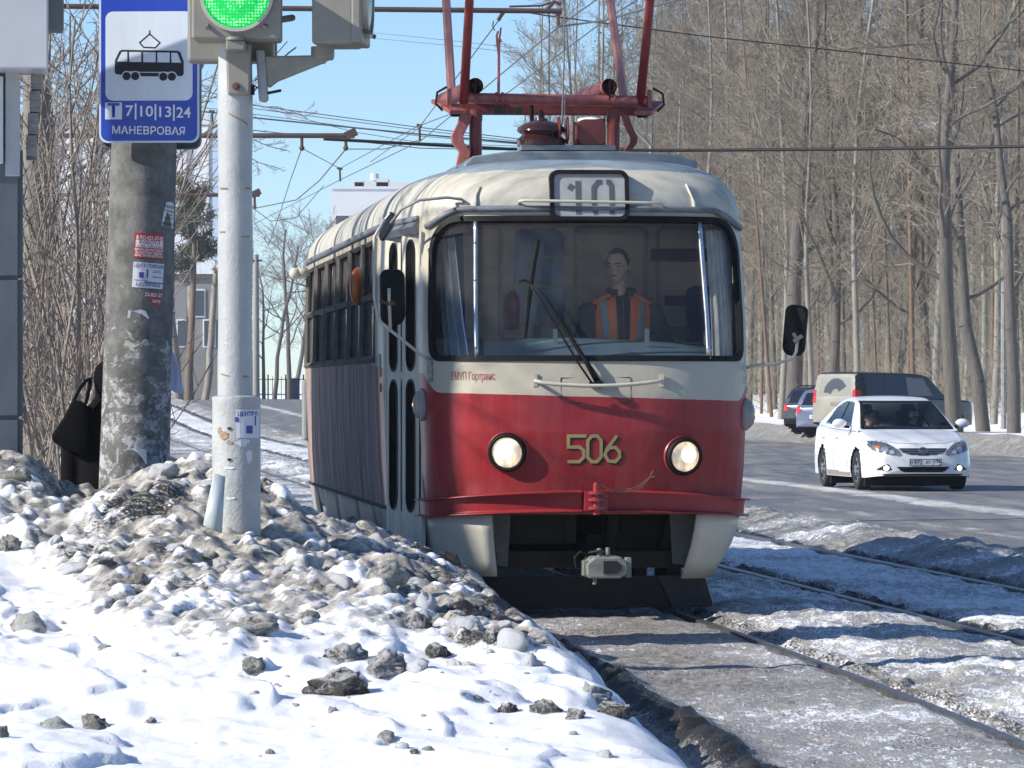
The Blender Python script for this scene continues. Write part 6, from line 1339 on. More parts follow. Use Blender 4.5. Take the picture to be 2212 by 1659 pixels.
for sx in (-1, 1):
    mb = MB(); mb.box((sx * .36, 2.55, 1.02), (.46, .14, .46)); mb.box((sx * .36, 2.60, 1.28), (.24, .09, .14)); mb.build('seat', inner_dark, car.root, bev=.04)
mb = MB(); mb.tube([(.36 + .18 * math.cos(a), 1.88 + .05 * math.sin(a), .985 + .16 * math.sin(a)) for a in np.linspace(0, 6.283, 25)[:-1]], .014, 6, closed=True); mb.build('steering_wheel', dark_metal, car.root, smooth=True)
def rider(x, y, z, yaw, coat, label, nm='person'):
    r_ = empty(nm, (cx0, CD, -.02), R(8.0), label, 'person'); hc = Vector((x, y, z)); mb = MB(); head_mesh(mb, hc, yaw, .10); loft(mb, [(x, y + .04, z - .22, .055, .055), (x, y + .03, z - .1, .05, .055)], 12); mb.build('body', skin_m, r_, smooth=True); hair_cap(hc, yaw, .10, r_, recede=.5)
    torso('coat', coat, r_, Vector((x, y + .05, z - .17)), .20, [[(x - .18, y + .05, z - .25), (x - .22, y, z - .42), (x - .12, y - .25, z - .42)], [(x + .18, y + .05, z - .25), (x + .22, y, z - .42), (x + .12, y - .3, z - .38)]], .45)
rider(-.40, 2.05, 1.155, 55, M('olive jacket', (.09, .075, .03), .9), 'passenger in olive jacket looking sideways in the white sedan')
rider(.38, 2.28, 1.175, -5, M('dark jacket', (.03, .03, .035), .9), 'driver in dark jacket behind the wheel of the white sedan')
# ---------------------------------------------------------------- parked cars on the far verge, seen from behind
def suv(name, p, paint, label, px, d, z, rz, glassm, lampm, plate):
    q = P(px, 0, d); c = Car(name, p, paint, label, (q.x, d, z), rz); return c
dglass = M('dark car glass', (.012, .016, .022), .08, var=.3, coat=.4); grey_glass = M('frosted grey glass', (.17, .17, .17), .3, var=.2)
box_suv = dict(L=4.83, H=1.89, mid=1.9, wheel=.38, axles=(.88, 3.77), bulge=(.08, .05), tuck=.93, crown=.02, shoulder=.06, belt_w=.985, roof_w=.86,
    top=[(0, .95), (.2, 1.05), (1.2, 1.12), (2.4, 1.15), (4.6, 1.17), (4.83, 1.15)], wid=[(0, .84), (.12, .92), (.5, .955), (2.4, .96), (4.4, .955), (4.72, .93), (4.83, .90)], bot=[(0, .36), (.5, .32), (4.3, .32), (4.83, .40)],
    roof=[(1.15, 1.12), (1.5, 1.45), (1.85, 1.78), (2.3, 1.85), (3.6, 1.88), (4.55, 1.885), (4.74, 1.80), (4.83, 1.16)])
olive = M('dusty olive paint', (.30, .285, .235), .5, var=.2, scale=2, col2=(.23, .215, .18)); blackp = M('black car paint', (.012, .012, .013), .25, var=.3, coat=.5)
def parked(name, p, paint, label, px, d, rz, rows):
    """park a car by where its tail stands in the picture"""
    t = P(px, 0, d); nose = Vector((t.x + math.sin(R(rz)) * p['L'], d - math.cos(R(rz)) * p['L'], 0)); z = (zg(t.x, d) + zg(nose.x, nose.y)) / 2
    c = Car(name, p, paint, label, (nose.x, nose.y, max(z, zg(t.x, d)) - .02), R(rz), group='cars parked on the far verge'); return c
def plate_on(c, x, z, txt):
    h, d = c.project(x, z, 'rear'); e = empty('number_plate', h + Vector((0, .02, 0)), R(180), parent=c.root); mb = MB(); mb.box((0, 0, 0), (.52, .01, .112)); mb.build('plate', paper, e); text_on('plate_text', txt, .08, blkp, e, T(0, -.007, 0), .001, width=.42)
disc = parked('parked_car', box_suv, blackp, 'boxy black off-road car with dusty beige tail behind the white sedan', 1802, 141, 130, 0); disc.root.location.z += .12
disc.decal('dusty_tail', [(-.90, .44), (.90, .44), (.89, 1.15), (.79, 1.84), (-.79, 1.84), (-.89, 1.15)], 'rear', olive, .008, .03)
disc.decal('rear_window', [(-.68, 1.22), (.68, 1.22), (.62, 1.74), (-.62, 1.74)], 'rear', M('dusty rear window', (.26, .25, .215), .4, var=.15), .014, .03)
disc.decal('wiped_arc', [(-.05 + .50 * math.cos(a), 1.24 + .47 * math.sin(a)) for a in np.linspace(.15, 2.6, 14)] + [(-.05 + .17 * math.cos(a), 1.24 + .17 * math.sin(a)) for a in np.linspace(2.6, .15, 8)], 'rear', M('wiped glass', (.07, .075, .08), .15), .020, .03)
disc.decal('tail_step', [(-.75, .92), (.1, .92), (.1, 1.02), (-.75, 1.02)], 'rear', M('darker olive strip', (.20, .19, .155), .6), .022, .03)  # darker olive band across the tail
for sx in (-1, 1): disc.decal('tail_lamp', [(sx * .74, 1.0), (sx * .92, 1.0), (sx * .90, 1.38), (sx * .76, 1.38)], 'rear', M('red tail lamp', (.55, .02, .03), .2), .016, .02)
disc.decal('tail_lamp_side', [(4.62, 1.0), (4.83, 1.0), (4.80, 1.36), (4.64, 1.36)], 'left', MATS['red tail lamp'], .012, .02)
for q in ([(3.75, 1.22), (4.62, 1.22), (4.58, 1.72), (3.75, 1.74)], [(2.85, 1.2), (3.65, 1.2), (3.65, 1.74), (2.85, 1.74)], [(1.75, 1.2), (2.75, 1.2), (2.75, 1.74), (2.05, 1.70)]): disc.decal('side_glass', q, 'left', dglass if q[0][0] > 2 else grey_glass, .01, .03)
disc.wheels(tyre_m, rim_m, .38, .25)
wag = dict(L=4.5, H=1.52, mid=1.9, wheel=.33, axles=(.88, 3.45), bulge=(.09, .08), tuck=.88, crown=.03, shoulder=.09, belt_w=.96, roof_w=.80,
    top=[(0, .72), (.2, .82), (1.1, .95), (2.4, .97), (4.3, 1.0), (4.5, .96)], wid=[(0, .70), (.1, .80), (.4, .86), (2.4, .88), (4.0, .87), (4.35, .82), (4.5, .74)], bot=[(0, .28), (.5, .24), (4.0, .24), (4.5, .34)],
    roof=[(1.05, .94), (1.5, 1.20), (1.95, 1.42), (2.4, 1.49), (3.4, 1.52), (4.0, 1.49), (4.3, 1.25), (4.46, .98)])
slate = M('slate blue car paint', (.10, .12, .21), .3, var=.12, coat=.5); dkblue = M('dark blue car paint', (.018, .022, .045), .3, var=.2, coat=.5)
for (nm, pm_, lab, px, d, rz, lamp_x) in (('parked_car', slate, 'slate blue estate car parked left of the boxy off-road car', 1768, 150, 152, .62), ('parked_car', dkblue, 'dark blue estate car with red lamps, leftmost of the parked cars', 1738, 156, 150, .62)):
    c = parked(nm, wag, pm_, lab, px, d, rz, 0)
    c.decal('rear_window', [(-.60, 1.02), (.60, 1.02), (.52, 1.40), (-.52, 1.40)], 'rear', dglass, .012, .03)
    for sx in (-1, 1): c.decal('tail_lamp', [(sx * .56, .76), (sx * .82, .76), (sx * .80, .98), (sx * .64, .98)], 'rear', MATS['red tail lamp'], .014, .02)
    c.decal('rear_bumper', [(-.78, .36), (.78, .36), (.78, .52), (-.78, .52)], 'rear', black_rubber if pm_ is dkblue else M('grey blue bumper', (.16, .18, .26), .5), .012, .03)
    for q in ([(3.0, 1.03), (3.9, 1.05), (3.85, 1.38), (3.0, 1.40)], [(2.0, 1.02), (2.9, 1.02), (2.9, 1.40), (2.2, 1.38)]): c.decal('side_glass', q, 'left', dglass, .01, .03)
    for sx in (-1, 1): mb = MB(); mb.tube([(sx * .56, 2.2, 1.50), (sx * .57, 2.4, 1.565), (sx * .57, 3.7, 1.57), (sx * .55, 3.9, 1.51)], .018, 6); mb.build('roof_rail', black_rubber, c.root)
    plate_on(c, 0, .66, 'А 503 ХР'); c.wheels(tyre_m, rim_m, .33)
# ================================================================== trees, wires and buildings behind
def seg_mesh(name, P0, P1, R0, R1, mats, n=3):
    """many tapered prisms as one mesh"""
    P0 = np.asarray(P0, float); P1 = np.asarray(P1, float); R0 = np.asarray(R0, float); R1 = np.asarray(R1, float); m = len(P0)
    d = P1 - P0; L = np.linalg.norm(d, axis=1, keepdims=True); d = d / np.maximum(L, 1e-9); up = np.where(np.abs(d[:, 2:3]) < .9, np.array([[0, 0, 1.]]), np.array([[1., 0, 0]]))
    a = np.cross(d, up); a /= np.linalg.norm(a, axis=1, keepdims=True); b = np.cross(d, a); V = np.zeros((m, 2, n, 3))
    for k in range(n):
        t = 2 * math.pi * k / n; o = a * math.cos(t) + b * math.sin(t); V[:, 0, k] = P0 + o * R0[:, None]; V[:, 1, k] = P1 + o * R1[:, None]
    base = np.arange(m)[:, None] * 2 * n; F = np.stack([np.concatenate([base + k, base + (k + 1) % n, base + n + (k + 1) % n, base + n + k], 1) for k in range(n)], 1).reshape(-1, 4)
    me = bpy.data.meshes.new(name); V = V.reshape(-1, 3); me.vertices.add(len(V)); me.vertices.foreach_set('co', V.ravel()); me.loops.add(F.size); me.loops.foreach_set('vertex_index', F.ravel().astype(np.int32)); me.polygons.add(len(F)); me.polygons.foreach_set('loop_start', np.arange(0, F.size, 4, dtype=np.int32))
    me.update(calc_edges=True); me.polygons.foreach_set('use_smooth', np.ones(len(F), bool)); me.materials.append(mats); return me
class Tree:
    def __init__(s, seed): s.r = random.Random(seed); s.T = ([], [], [], []); s.C = ([], [], [], [])
    def seg(s, S, a, b, r0, r1): S[0].append(tuple(a)); S[1].append(tuple(b)); S[2].append(r0); S[3].append(r1)
    def branch(s, p, d, L, r, lev, cfg):
        c = cfg[lev]; n = c['seg']; rn = s.r; pts = [p]; dirs = []; rad = [r]
        for i in range(n):
            d = (d + Vector((rn.gauss(0, 1), rn.gauss(0, 1), rn.gauss(0, 1))) * c['jit'] + Vector((0, 0, c['up']))).normalized(); q = pts[-1] + d * (L / n); r2 = max(c.get('rmin', .004), r * (1 - (1 - c['taper']) * (i + 1) / n))
            s.seg(s.T if c['trunk'] else s.C, pts[-1], q, rad[-1], r2); pts.append(q); dirs.append(d); rad.append(r2)
        if lev + 1 >= len(cfg): return
        k = cfg[lev + 1]; cnt = k['n'] if isinstance(k['n'], int) else rn.randint(*k['n'])
        for j in range(cnt):
            t = k['t0'] + (k['t1'] - k['t0']) * (j + rn.random()) / cnt; f = t * n; i = min(n - 1, int(f)); q = pts[i].lerp(pts[i + 1], f - i); dd = dirs[i]
            o = dd.orthogonal().normalized(); o.rotate(Quaternion(dd, rn.uniform(0, 6.283))); ang = R(rn.uniform(*k['ang'])); nd = dd * math.cos(ang) + o * math.sin(ang)
            rr = rad[i] * (1 - (f - i)) + rad[i + 1] * (f - i); s.branch(q, nd, L * k['len'] * rn.uniform(.6, 1.15) * (1 - k.get('sh', .5) * (t - k['t0']) / (k['t1'] - k['t0'])), min(rr * .8, max(k['rmin'], rr * k['rad'])), lev + 1, cfg)
    def meshes(s, tm, cm): return (seg_mesh('trunk', *s.T, tm, 7),) + ((seg_mesh('crown', *s.C, cm, 3),) if s.C[0] else ())
bark = M('grey bark', (.14, .125, .108), .9, var=.4, scale=3, stretch=(4, 4, .7), col2=(.085, .075, .065), bmp=.8, bscale=9, bdist=.05)
twig_a = M('pale twigs', (.33, .29, .22), .85, var=.25, scale=.7, col2=(.21, .18, .135)); twig_b = M('brown twigs', (.24, .20, .155), .85, var=.3, scale=.7, col2=(.15, .125, .10)); birch = M('pale slim trunk', (.25, .24, .20), .85, var=.4, scale=2, stretch=(2, 2, .6), col2=(.17, .16, .135))
def cfg_tall(H): return [dict(seg=9, jit=.045, up=.03, taper=.22, trunk=True), dict(n=(24, 30), t0=.20, t1=.98, ang=(28, 60), len=.30, rad=.30, rmin=.016, seg=5, jit=.13, up=.12, taper=.3, trunk=True, sh=.65), dict(n=(12, 14), t0=.15, t1=1, ang=(25, 65), len=.44, rad=.42, rmin=.009, seg=3, jit=.18, up=.08, taper=.5, trunk=False), dict(n=(11, 13), t0=.12, t1=1, ang=(25, 70), len=.52, rad=.55, rmin=.0065, seg=2, jit=.2, up=.06, taper=.6, trunk=False)]
def cfg_spread(H): return [dict(seg=7, jit=.08, up=.02, taper=.35, trunk=True), dict(n=(9, 12), t0=.3, t1=1, ang=(40, 75), len=.55, rad=.40, rmin=.025, seg=7, jit=.14, up=.07, taper=.3, trunk=True, sh=.4), dict(n=(9, 12), t0=.15, t1=1, ang=(30, 65), len=.42, rad=.38, rmin=.011, seg=4, jit=.18, up=.06, taper=.4, trunk=False), dict(n=(7, 9), t0=.15, t1=1, ang=(25, 60), len=.42, rad=.45, rmin=.007, seg=3, jit=.2, up=.04, taper=.6, trunk=False), dict(n=(3, 4), t0=.3, t1=1, ang=(25, 60), len=.5, rad=.6, rmin=.0055, seg=2, jit=.2, up=.03, taper=.6, trunk=False)]
def cfg_sap(H): return [dict(seg=8, jit=.07, up=.05, taper=.3, trunk=True), dict(n=(12, 16), t0=.12, t1=.97, ang=(20, 50), len=.30, rad=.45, rmin=.008, seg=4, jit=.14, up=.10, taper=.4, trunk=False, sh=.6), dict(n=(5, 7), t0=.15, t1=1, ang=(25, 55), len=.40, rad=.6, rmin=.004, seg=2, jit=.18, up=.06, taper=.6, trunk=False)]
def make(seed, H, r, cfg, tm, cm, lean=(0, 0)):
    t = Tree(seed); t.branch(Vector((0, 0, -.2)), Vector((lean[0], lean[1], 1)).normalized(), H, r, 0, cfg); return t.meshes(tm, cm)
def plant(name, meshes, loc, rz, sc, label, cat='tree', group=None, lean=0):
    e = empty(name, loc, rz, label, cat, group); e.scale = (sc, sc, sc)
    if lean: e.rotation_euler = (0, lean, rz)
    for nm, me in zip(('trunk', 'crown'), meshes): o = bpy.data.objects.new(nm, me); COL.objects.link(o); o.parent = e
    return e
TALL = [make(100 + i, 21, .135, cfg_tall(21), bark if i % 2 else birch, (twig_a, twig_b, twig_a)[i % 3]) for i in range(6)]
SPRD = [make(200 + i, 11, .21, cfg_spread(11), bark, (twig_a, twig_b)[i % 2]) for i in range(3)]
rt = random.Random(5)
spots = []
for i in range(1200):
    d = rt.uniform(112, 262); r = rt.uniform(3.0, 34) if d > 150 else rt.uniform(6.5, 26); x = float(edge_right(d)) + r; px = x / d * 10500 + 1106
    if px < 1075 + (12 if d > 200 else 0) or px > 2330: continue
    if 1700 < px < 2120 and d < 165 and r < 9: continue
    if any((x - a) ** 2 + (d - b) ** 2 < 6.5 for a, b in spots): continue
    spots.append((x, d))
    if len(spots) >= 96: break
def zone_w(px): return 'behind the pantograph' if px < 1420 else 'above the tram roof\'s right corner' if px < 1620 else 'between tram and parked cars' if px < 1780 else 'above the parked cars' if px < 1930 else 'above the white sedan' if px < 2080 else 'at the right edge'
for i, (x, d) in enumerate(spots):
    plant('bare_tree', TALL[i % 6], (x, d, zg(x, d)), rt.uniform(0, 6.28), rt.uniform(.8, 1.15), 'tall bare %s tree of the wood, %s, %s' % ('grey' if (i % 6) % 2 else 'pale', 'near row' if d < 165 else 'middle row' if d < 210 else 'back row', zone_w(x / d * 10500 + 1106)), group='bare trees of the wood')
# the nearer, bigger trees at the wood's edge
for (px, d, s_, i, rz, lab, base_r) in ((1712, 182, 1.6, 0, .4, 'very thick bare trunk at the wood\'s edge left of the parked cars', 0), (2062, 140, 1.25, 1, 2.0, 'big spreading bare tree right of the white sedan with long limb reaching left', 0), (2125, 146, 1.1, 2, 3.9, 'rugged bare tree just right of the spreading one', 0), (1795, 172, 1.0, 1, 5.1, 'bare tree rising behind the boxy off-road car', 0), (2190, 138, 1.0, 0, 1.2, 'bare tree at the right edge of the picture', 0), (1925, 176, 1.05, 2, .9, 'bare tree above the white sedan behind the parked cars', 0)):
    p = P(px, 0, d); plant('old_tree', SPRD[i], (p.x, d, zg(p.x, d)), rz, s_, lab, group='old trees at the edge of the wood')
# undergrowth and the depth of the wood: nobody could count it
rs_ = np.random.RandomState(4); N = 190000
D = rs_.uniform(118, 285, N); Rr = rs_.uniform(5, 60, N) ; X = edge_right(D) + Rr; Z0 = terrain(X, D); hgt = np.where(rs_.uniform(0, 1, N) < .40, rs_.uniform(0, 5.5, N), rs_.uniform(0, 1, N) ** 1.1 * 23)
dirv = rs_.normal(0, 1, (N, 3)); dirv[:, 2] = np.abs(dirv[:, 2]) * .8 + .5; dirv /= np.linalg.norm(dirv, axis=1, keepdims=True); ln = rs_.uniform(.4, 2.0, N)
P0_ = np.stack([X, D, Z0 + hgt], 1); P1_ = P0_ + dirv * ln[:, None]; rr0 = rs_.uniform(.005, .013, N)
pxs = P0_[:, 0] / P0_[:, 1] * 10500 + 1106; kp = (pxs > 1085) & (pxs < 2380)
wood = bpy.data.objects.new('undergrowth', seg_mesh('undergrowth', P0_[kp], P1_[kp], rr0[kp], rr0[kp] * .5, twig_a)); COL.objects.link(wood); tag(wood, 'tangle of twigs filling the wood beyond the road', 'undergrowth', kind='stuff')
N = 560; D = rs_.uniform(150, 330, N); X = edge_right(D) + rs_.uniform(5, 90, N); pxs = X / D * 10500 + 1106; kp = (pxs > 1095) & (pxs < 2300); D, X = D[kp], X[kp]; Z0 = terrain(X, D); Hh = rs_.uniform(14, 26, len(D)); r0 = rs_.uniform(.05, .15, len(D))
P0_ = np.stack([X, D, Z0 - .2], 1); P1_ = P0_ + np.stack([rs_.normal(0, .7, len(D)), rs_.normal(0, .5, len(D)), Hh], 1)
pine_bark = M('orange pine bark', (.17, .10, .06), .9, var=.5, scale=1.2, col2=(.13, .10, .08), stretch=(2, 2, .5))
far = bpy.data.objects.new('far_trunks', seg_mesh('far_trunks', P0_, P1_, r0, r0 * .35, pine_bark, 6)); COL.objects.link(far); tag(far, 'far slender trunks deep in the wood', 'trunks', kind='stuff')
# dark conifer screen deep in the wood
needle = M('dull green needles', (.065, .068, .035), .9, var=.4, scale=.4, col2=(.10, .085, .05))
def tufts(n, fn, size, seed, mat, name):
    q = np.random.RandomState(seed); c = fn(q, n); t = q.normal(0, 1, (n, 3)); t /= np.linalg.norm(t, axis=1, keepdims=True); b = q.normal(0, 1, (n, 3)); b -= t * (t * b).sum(1, keepdims=True); b /= np.linalg.norm(b, axis=1, keepdims=True); s_ = size * q.uniform(.5, 1.4, (n, 1))
    V = np.stack([c - t * s_, c + b * s_ * .16, c + t * s_, c - b * s_ * .16], 1).reshape(-1, 3); F = np.arange(4 * n).reshape(-1, 4)
    me = bpy.data.meshes.new(name); me.vertices.add(len(V)); me.vertices.foreach_set('co', V.ravel()); me.loops.add(F.size); me.loops.foreach_set('vertex_index', F.ravel().astype(np.int32)); me.polygons.add(n); me.polygons.foreach_set('loop_start', np.arange(0, 4 * n, 4, dtype=np.int32)); me.update(calc_edges=True); me.materials.append(mat); return me
def deep(q, n):
    m = 150; d = q.uniform(250, 330, m); px = q.uniform(1290, 2280, m); x = (px - 1106) * d / 10500; H = q.uniform(16, 27, m); i = q.randint(0, m, n); t = q.uniform(0, 1, n) ** .8; rad = 2.6 * (1 - t) ** .7 * q.uniform(.1, 1, n) ** .6; a = q.uniform(0, 6.283, n)
    return np.stack([x[i] + rad * np.cos(a), d[i] + rad * np.sin(a), terrain(x, d)[i] + H[i] * (.30 + .70 * t) - .25 * rad], 1)
o = bpy.data.objects.new('conifer_mass', tufts(90000, deep, .13, 8, needle, 'conifer_mass')); COL.objects.link(o); tag(o, 'dull green mass of pines deep in the wood', 'pines', kind='stuff')
# ---------------------------------------------------------------- left side: saplings, trees, pine, buildings
SAP = []
for i in range(3):
    t = Tree(300 + i)
    for j in range(13): a = t.r.uniform(0, 6.28); t.branch(Vector((t.r.uniform(-.7, .7), t.r.uniform(-.7, .7), -.1)), Vector((math.cos(a) * .18, math.sin(a) * .18, 1)), t.r.uniform(3.5, 8.5), t.r.uniform(.014, .034), 0, cfg_sap(6))
    SAP.append(t.meshes(M('sapling bark', (.25, .21, .175), .85, var=.35, scale=4, col2=(.14, .12, .10)), M('sapling twigs', (.26, .22, .185), .85, var=.3, scale=2, col2=(.17, .14, .12))))
for (px, d, i, rz, s_, lab) in ((85, 47, 0, .3, 1.0, 'sapling thicket beside the kiosk'), (140, 50, 1, 1.7, 1.05, 'sapling thicket behind the black handbag'), (195, 53, 2, 3.3, 1.0, 'sapling thicket left of the concrete pole'), (110, 60, 2, 4.4, 1.15, 'sapling thicket behind the nearest two'), (180, 66, 0, 5.4, 1.1, 'hindmost sapling thicket left of the concrete pole'), (70, 70, 1, 2.2, 1.2, 'hindmost sapling thicket beside the kiosk')):
    p = P(px, 0, d); plant('sapling_thicket', SAP[i], (p.x, d, zg(p.x, d)), rz, s_, lab, 'thicket', 'sapling thickets left of the tracks')
TR2 = [make(400 + i, 13, .20, cfg_spread(13), bark, M('violet grey twigs', (.24, .20, .19), .85, var=.3, scale=.7, col2=(.16, .13, .125))) for i in range(2)]
for (px, d, s_, i, rz, ln, lab) in ((592, 336, .85, 0, .2, .16, 'leaning bare tree left of the tram, first beside the traffic light post'), (625, 342, .95, 1, 1.5, .10, 'leaning bare tree close to the tram\'s tail'), (665, 350, .9, 0, 3.0, -.06, 'bare tree behind the tram\'s tail'), (700, 360, .95, 1, 4.2, .05, 'bare tree above the tram roof\'s rear end'), (570, 352, .75, 1, 5.0, .05, 'small bare tree right behind the traffic light post'), (770, 380, .8, 0, 1.1, .0, 'bare tree before the far white block'), (180, 120, .9, 1, .5, 0, 'tall bare tree behind the sapling thickets'), (100, 100, .9, 0, 2.7, 0, 'tall bare tree behind the kiosk'), (640, 372, 1.0, 1, 2.9, .02, 'hindmost bare tree left of the tram')):
    p = P(px, 0, d); plant('bare_tree', TR2[i], (p.x, d, zg(p.x, d)), rz, s_, lab, group='bare trees left of the tracks', lean=ln)
# trees out of view to the left, whose trunks stripe the tram's roof with shade
for (x, y, i, s_) in ((-7.6, 32.0, 1, 1.2), (-7.4, 33.7, 3, 1.15), (-7.9, 35.4, 5, 1.3), (-7.5, 37.6, 1, 1.2), (-7.8, 40.4, 3, 1.25)):
    plant('bare_tree', TALL[i], (x, y, zg(x, y)), x * 3, s_, 'bare tree out of view left of the tram', group='trees out of view left of the tram')
# lopped poplars
for (px, top, w, lean) in ((386, 575, 24, 2), (412, 590, 18, 6), (441, 575, 17, -14)):
    d = 322; b = P(px, 850, d); z = zg(b.x, d); e = empty('lopped_tree', (b.x, d, z), 0, {386: 'thick lopped trunk nearest the concrete pole', 412: 'lopped trunk between two others before the grey house', 441: 'crooked lopped trunk nearest the traffic light post'}[px], 'tree', 'lopped trees before the grey house')
    H = P(px, top, d).z - z; t = Tree(px); t.branch(Vector((0, 0, -.2)), Vector((-lean * .012, 0, 1)), H, w * K(d) / 2, 0, [dict(seg=8, jit=.05, up=.06, taper=.75, trunk=True), dict(n=14, t0=.9, t1=1, ang=(30, 80), len=.16, rad=.2, rmin=.03, seg=3, jit=.25, up=.1, taper=.4, trunk=False), dict(n=4, t0=.3, t1=1, ang=(30, 60), len=.5, rad=.5, rmin=.015, seg=2, jit=.2, up=.1, taper=.5, trunk=False)])
    for nm, me in zip(('trunk', 'crown'), t.meshes(M('pale poplar bark', (.34, .31, .27), .9, var=.45, scale=1.5, stretch=(2, 2, .6), col2=(.16, .14, .12)), twig_b)): o = bpy.data.objects.new(nm, me); COL.objects.link(o); o.parent = e
# pine
d = 318; b = P(408, 850, d); e = empty('pine_tree', (b.x, d, zg(b.x, d)), 0, 'single pine with dark green crown between the poles', 'tree')
t = Tree(9); t.branch(Vector((0, 0, -.2)), Vector((.03, 0, 1)), 14.2, .30, 0, [dict(seg=8, jit=.03, up=.03, taper=.3, trunk=True), dict(n=26, t0=.62, t1=1, ang=(50, 90), len=.16, rad=.4, rmin=.04, seg=4, jit=.15, up=.06, taper=.4, trunk=True, sh=.5)])
o = bpy.data.objects.new('trunk', t.meshes(pine_bark, twig_b)[0]); COL.objects.link(o); o.parent = e
ends = np.array([q for q in t.T[1][8:]])
def crown(q, n):
    c = ends[q.randint(0, len(ends), n)] + q.normal(0, .22, (n, 3)); return c
o = bpy.data.objects.new('crown', tufts(5200, crown, .28, 3, M('pine needles', (.075, .085, .030), .8, var=.4, scale=.8, col2=(.045, .055, .025)), 'crown')); COL.objects.link(o); o.parent = e
# buildings
plaster = M('white plaster', (.62, .63, .64), .8, var=.08, scale=.3); pale_blue = M('pale blue plaster', (.42, .52, .64), .8, var=.05); win_m = M('far window glass', (.06, .07, .09), .2)
def block(name, x0, x1, ytop, d, depth, m, label, rows=0, cols_=0, edge=None, dd=0, ribs=0):
    a, b = P(x0, ytop, d), P(x1, ytop, d); z0 = zg(a.x, d) - .3; e = empty(name, (a.x, d, z0), 0, label, 'building'); w = b.x - a.x; H = a.z - z0
    mb = MB(); mb.box((w / 2, depth / 2, H / 2), (w, depth, H)); mb.build('wall', m, e)
    mb = MB(); mb.box((w / 2, depth / 2, H + .12), (w + .3, depth + .3, .24)); mb.build('roof', plaster, e)
    if edge: mb = MB(); mb.box((w - edge / 2, -.06, H / 2), (edge, .1, H)); mb.build('edge_strip', pale_blue, e)
    for i in range(ribs): mb = MB(); mb.box((w * (i + .5) / ribs, -.12, H * .5), (.25, .2, H * .98)); mb.build('pilaster', plaster, e)
    for r in range(rows):
        for c in range(cols_):
            x = w * (c + .5) / cols_; z = 1.8 + r * 3.0; f = MB(); f.box((x, -.02, z), (1.5, .08, 1.6)); fr = f.build('window', white_paint, e); g = MB(); g.box((x, -.07, z), (1.3, .03, 1.4)); g.build('pane', win_m, fr)
    return e
e = block('white_building', 40, 472, 268, 400, 14, plaster, 'tall white building with pale blue corner behind the poles', edge=.55, ribs=9)
mb = MB(); mb.box((P(438, 0, 400).x - e.location.x, 3, P(0, 240, 400).z - e.location.z - .8), (.5, .5, 2.2)); mb.build('chimney', plaster, e)
e = block('white_block', 716, 905, 408, 470, 14, plaster, 'far white block of flats beyond the tram\'s roof', rows=6, cols_=4)
for (x0, x1, y0) in ((760, 885, 392), (812, 838, 384), (765, 785, 388)):
    a, b = P(x0, y0, 470), P(x1, y0, 470); z = P(0, 412, 470).z; mb = MB(); mb.box(((a.x + b.x) / 2 - e.location.x, 4, (a.z + z) / 2 - e.location.z), (b.x - a.x, 5, a.z - z)); mb.build('roof_house', plaster, e)
a = P(807, 372, 470); mb = MB(); mb.lathe([(.22, -1.0), (.22, .2), (.42, .25), (.42, .9)], 10, T(a.x - e.location.x, 3, a.z - e.location.z - .9)); mb.build('vent', plaster, e)
e = block('grey_house', 372, 476, 592, 345, 12, M('grey render', (.24, .235, .225), .9, var=.2, scale=.5), 'two-storey grey house with snow on its roof behind the lopped trees', rows=0)
w = P(476, 0, 345).x - P(372, 0, 345).x; H = P(0, 592, 345).z - e.location.z
mb = MB(); mb.prism([(-.4, H), (w + .4, H), (w + .2, H + .5), (w * .6, H + 1.6), (.2, H + 1.5)], -.4, 6); mb.build('snowy_roof', M('roof snow', (.82, .84, .87), .7), e)
for (px, py) in ((430, 655), (395, 720), (452, 720)):
    c = P(px, py, 345); mb = MB(); mb.box((c.x - e.location.x, -.03, c.z - e.location.z), (.9, .1, 2.0)); fr = mb.build('window', white_paint, e); mb = MB(); mb.box((c.x - e.location.x, -.09, c.z - e.location.z), (.72, .04, 1.8)); mb.build('pane', win_m, fr)
# fence and bits beyond the street
fe = empty('fence', P(350, 850, 352), 0, 'dark post fence along the far side of the street', 'fence'); fe.location.z = zg(fe.location.x, 352)
for i in range(34):
    mb = MB(); mb.box((i * .32, 0, .9), (.10 if i % 4 == 0 else .04, .06, 1.9 if i % 4 == 0 else 1.6)); mb.build('post' if i % 4 == 0 else 'slat', dark_metal, fe)
for z in (.4, 1.5): mb = MB(); mb.box((5.3, .05, z), (10.8, .04, .06)); mb.build('rail', dark_metal, fe)
c = P(632, 850, 356); mb = MB(); mb.box((c.x, 356, zg(c.x, 356) + .8), (1.0, 1, 1.6)); tag(mb.build('blue_cabinet', M('blue cabinet paint', (.03, .06, .16), .6), bev=.03), 'blue cabinet beside the fence left of the tram', 'cabinet')
c = P(553, 850, 300); z = zg(c.x, 300); e = empty('lamp_post', (c.x, 300, z), 0, 'slim concrete post standing right of the traffic light post', 'post')
mb = MB(); mb.lathe([(.24, -.2), (.20, 5), (.17, P(0, 550, 300).z - z)], 14); mb.build('shaft', M('pale concrete', (.30, .29, .27), .9, var=.2), e, smooth=True, auto=50)
mb = MB(); mb.box((0, -.1, P(0, 563, 300).z - z), (.7, .1, .12)); mb.build('crossarm', dark_metal, e)
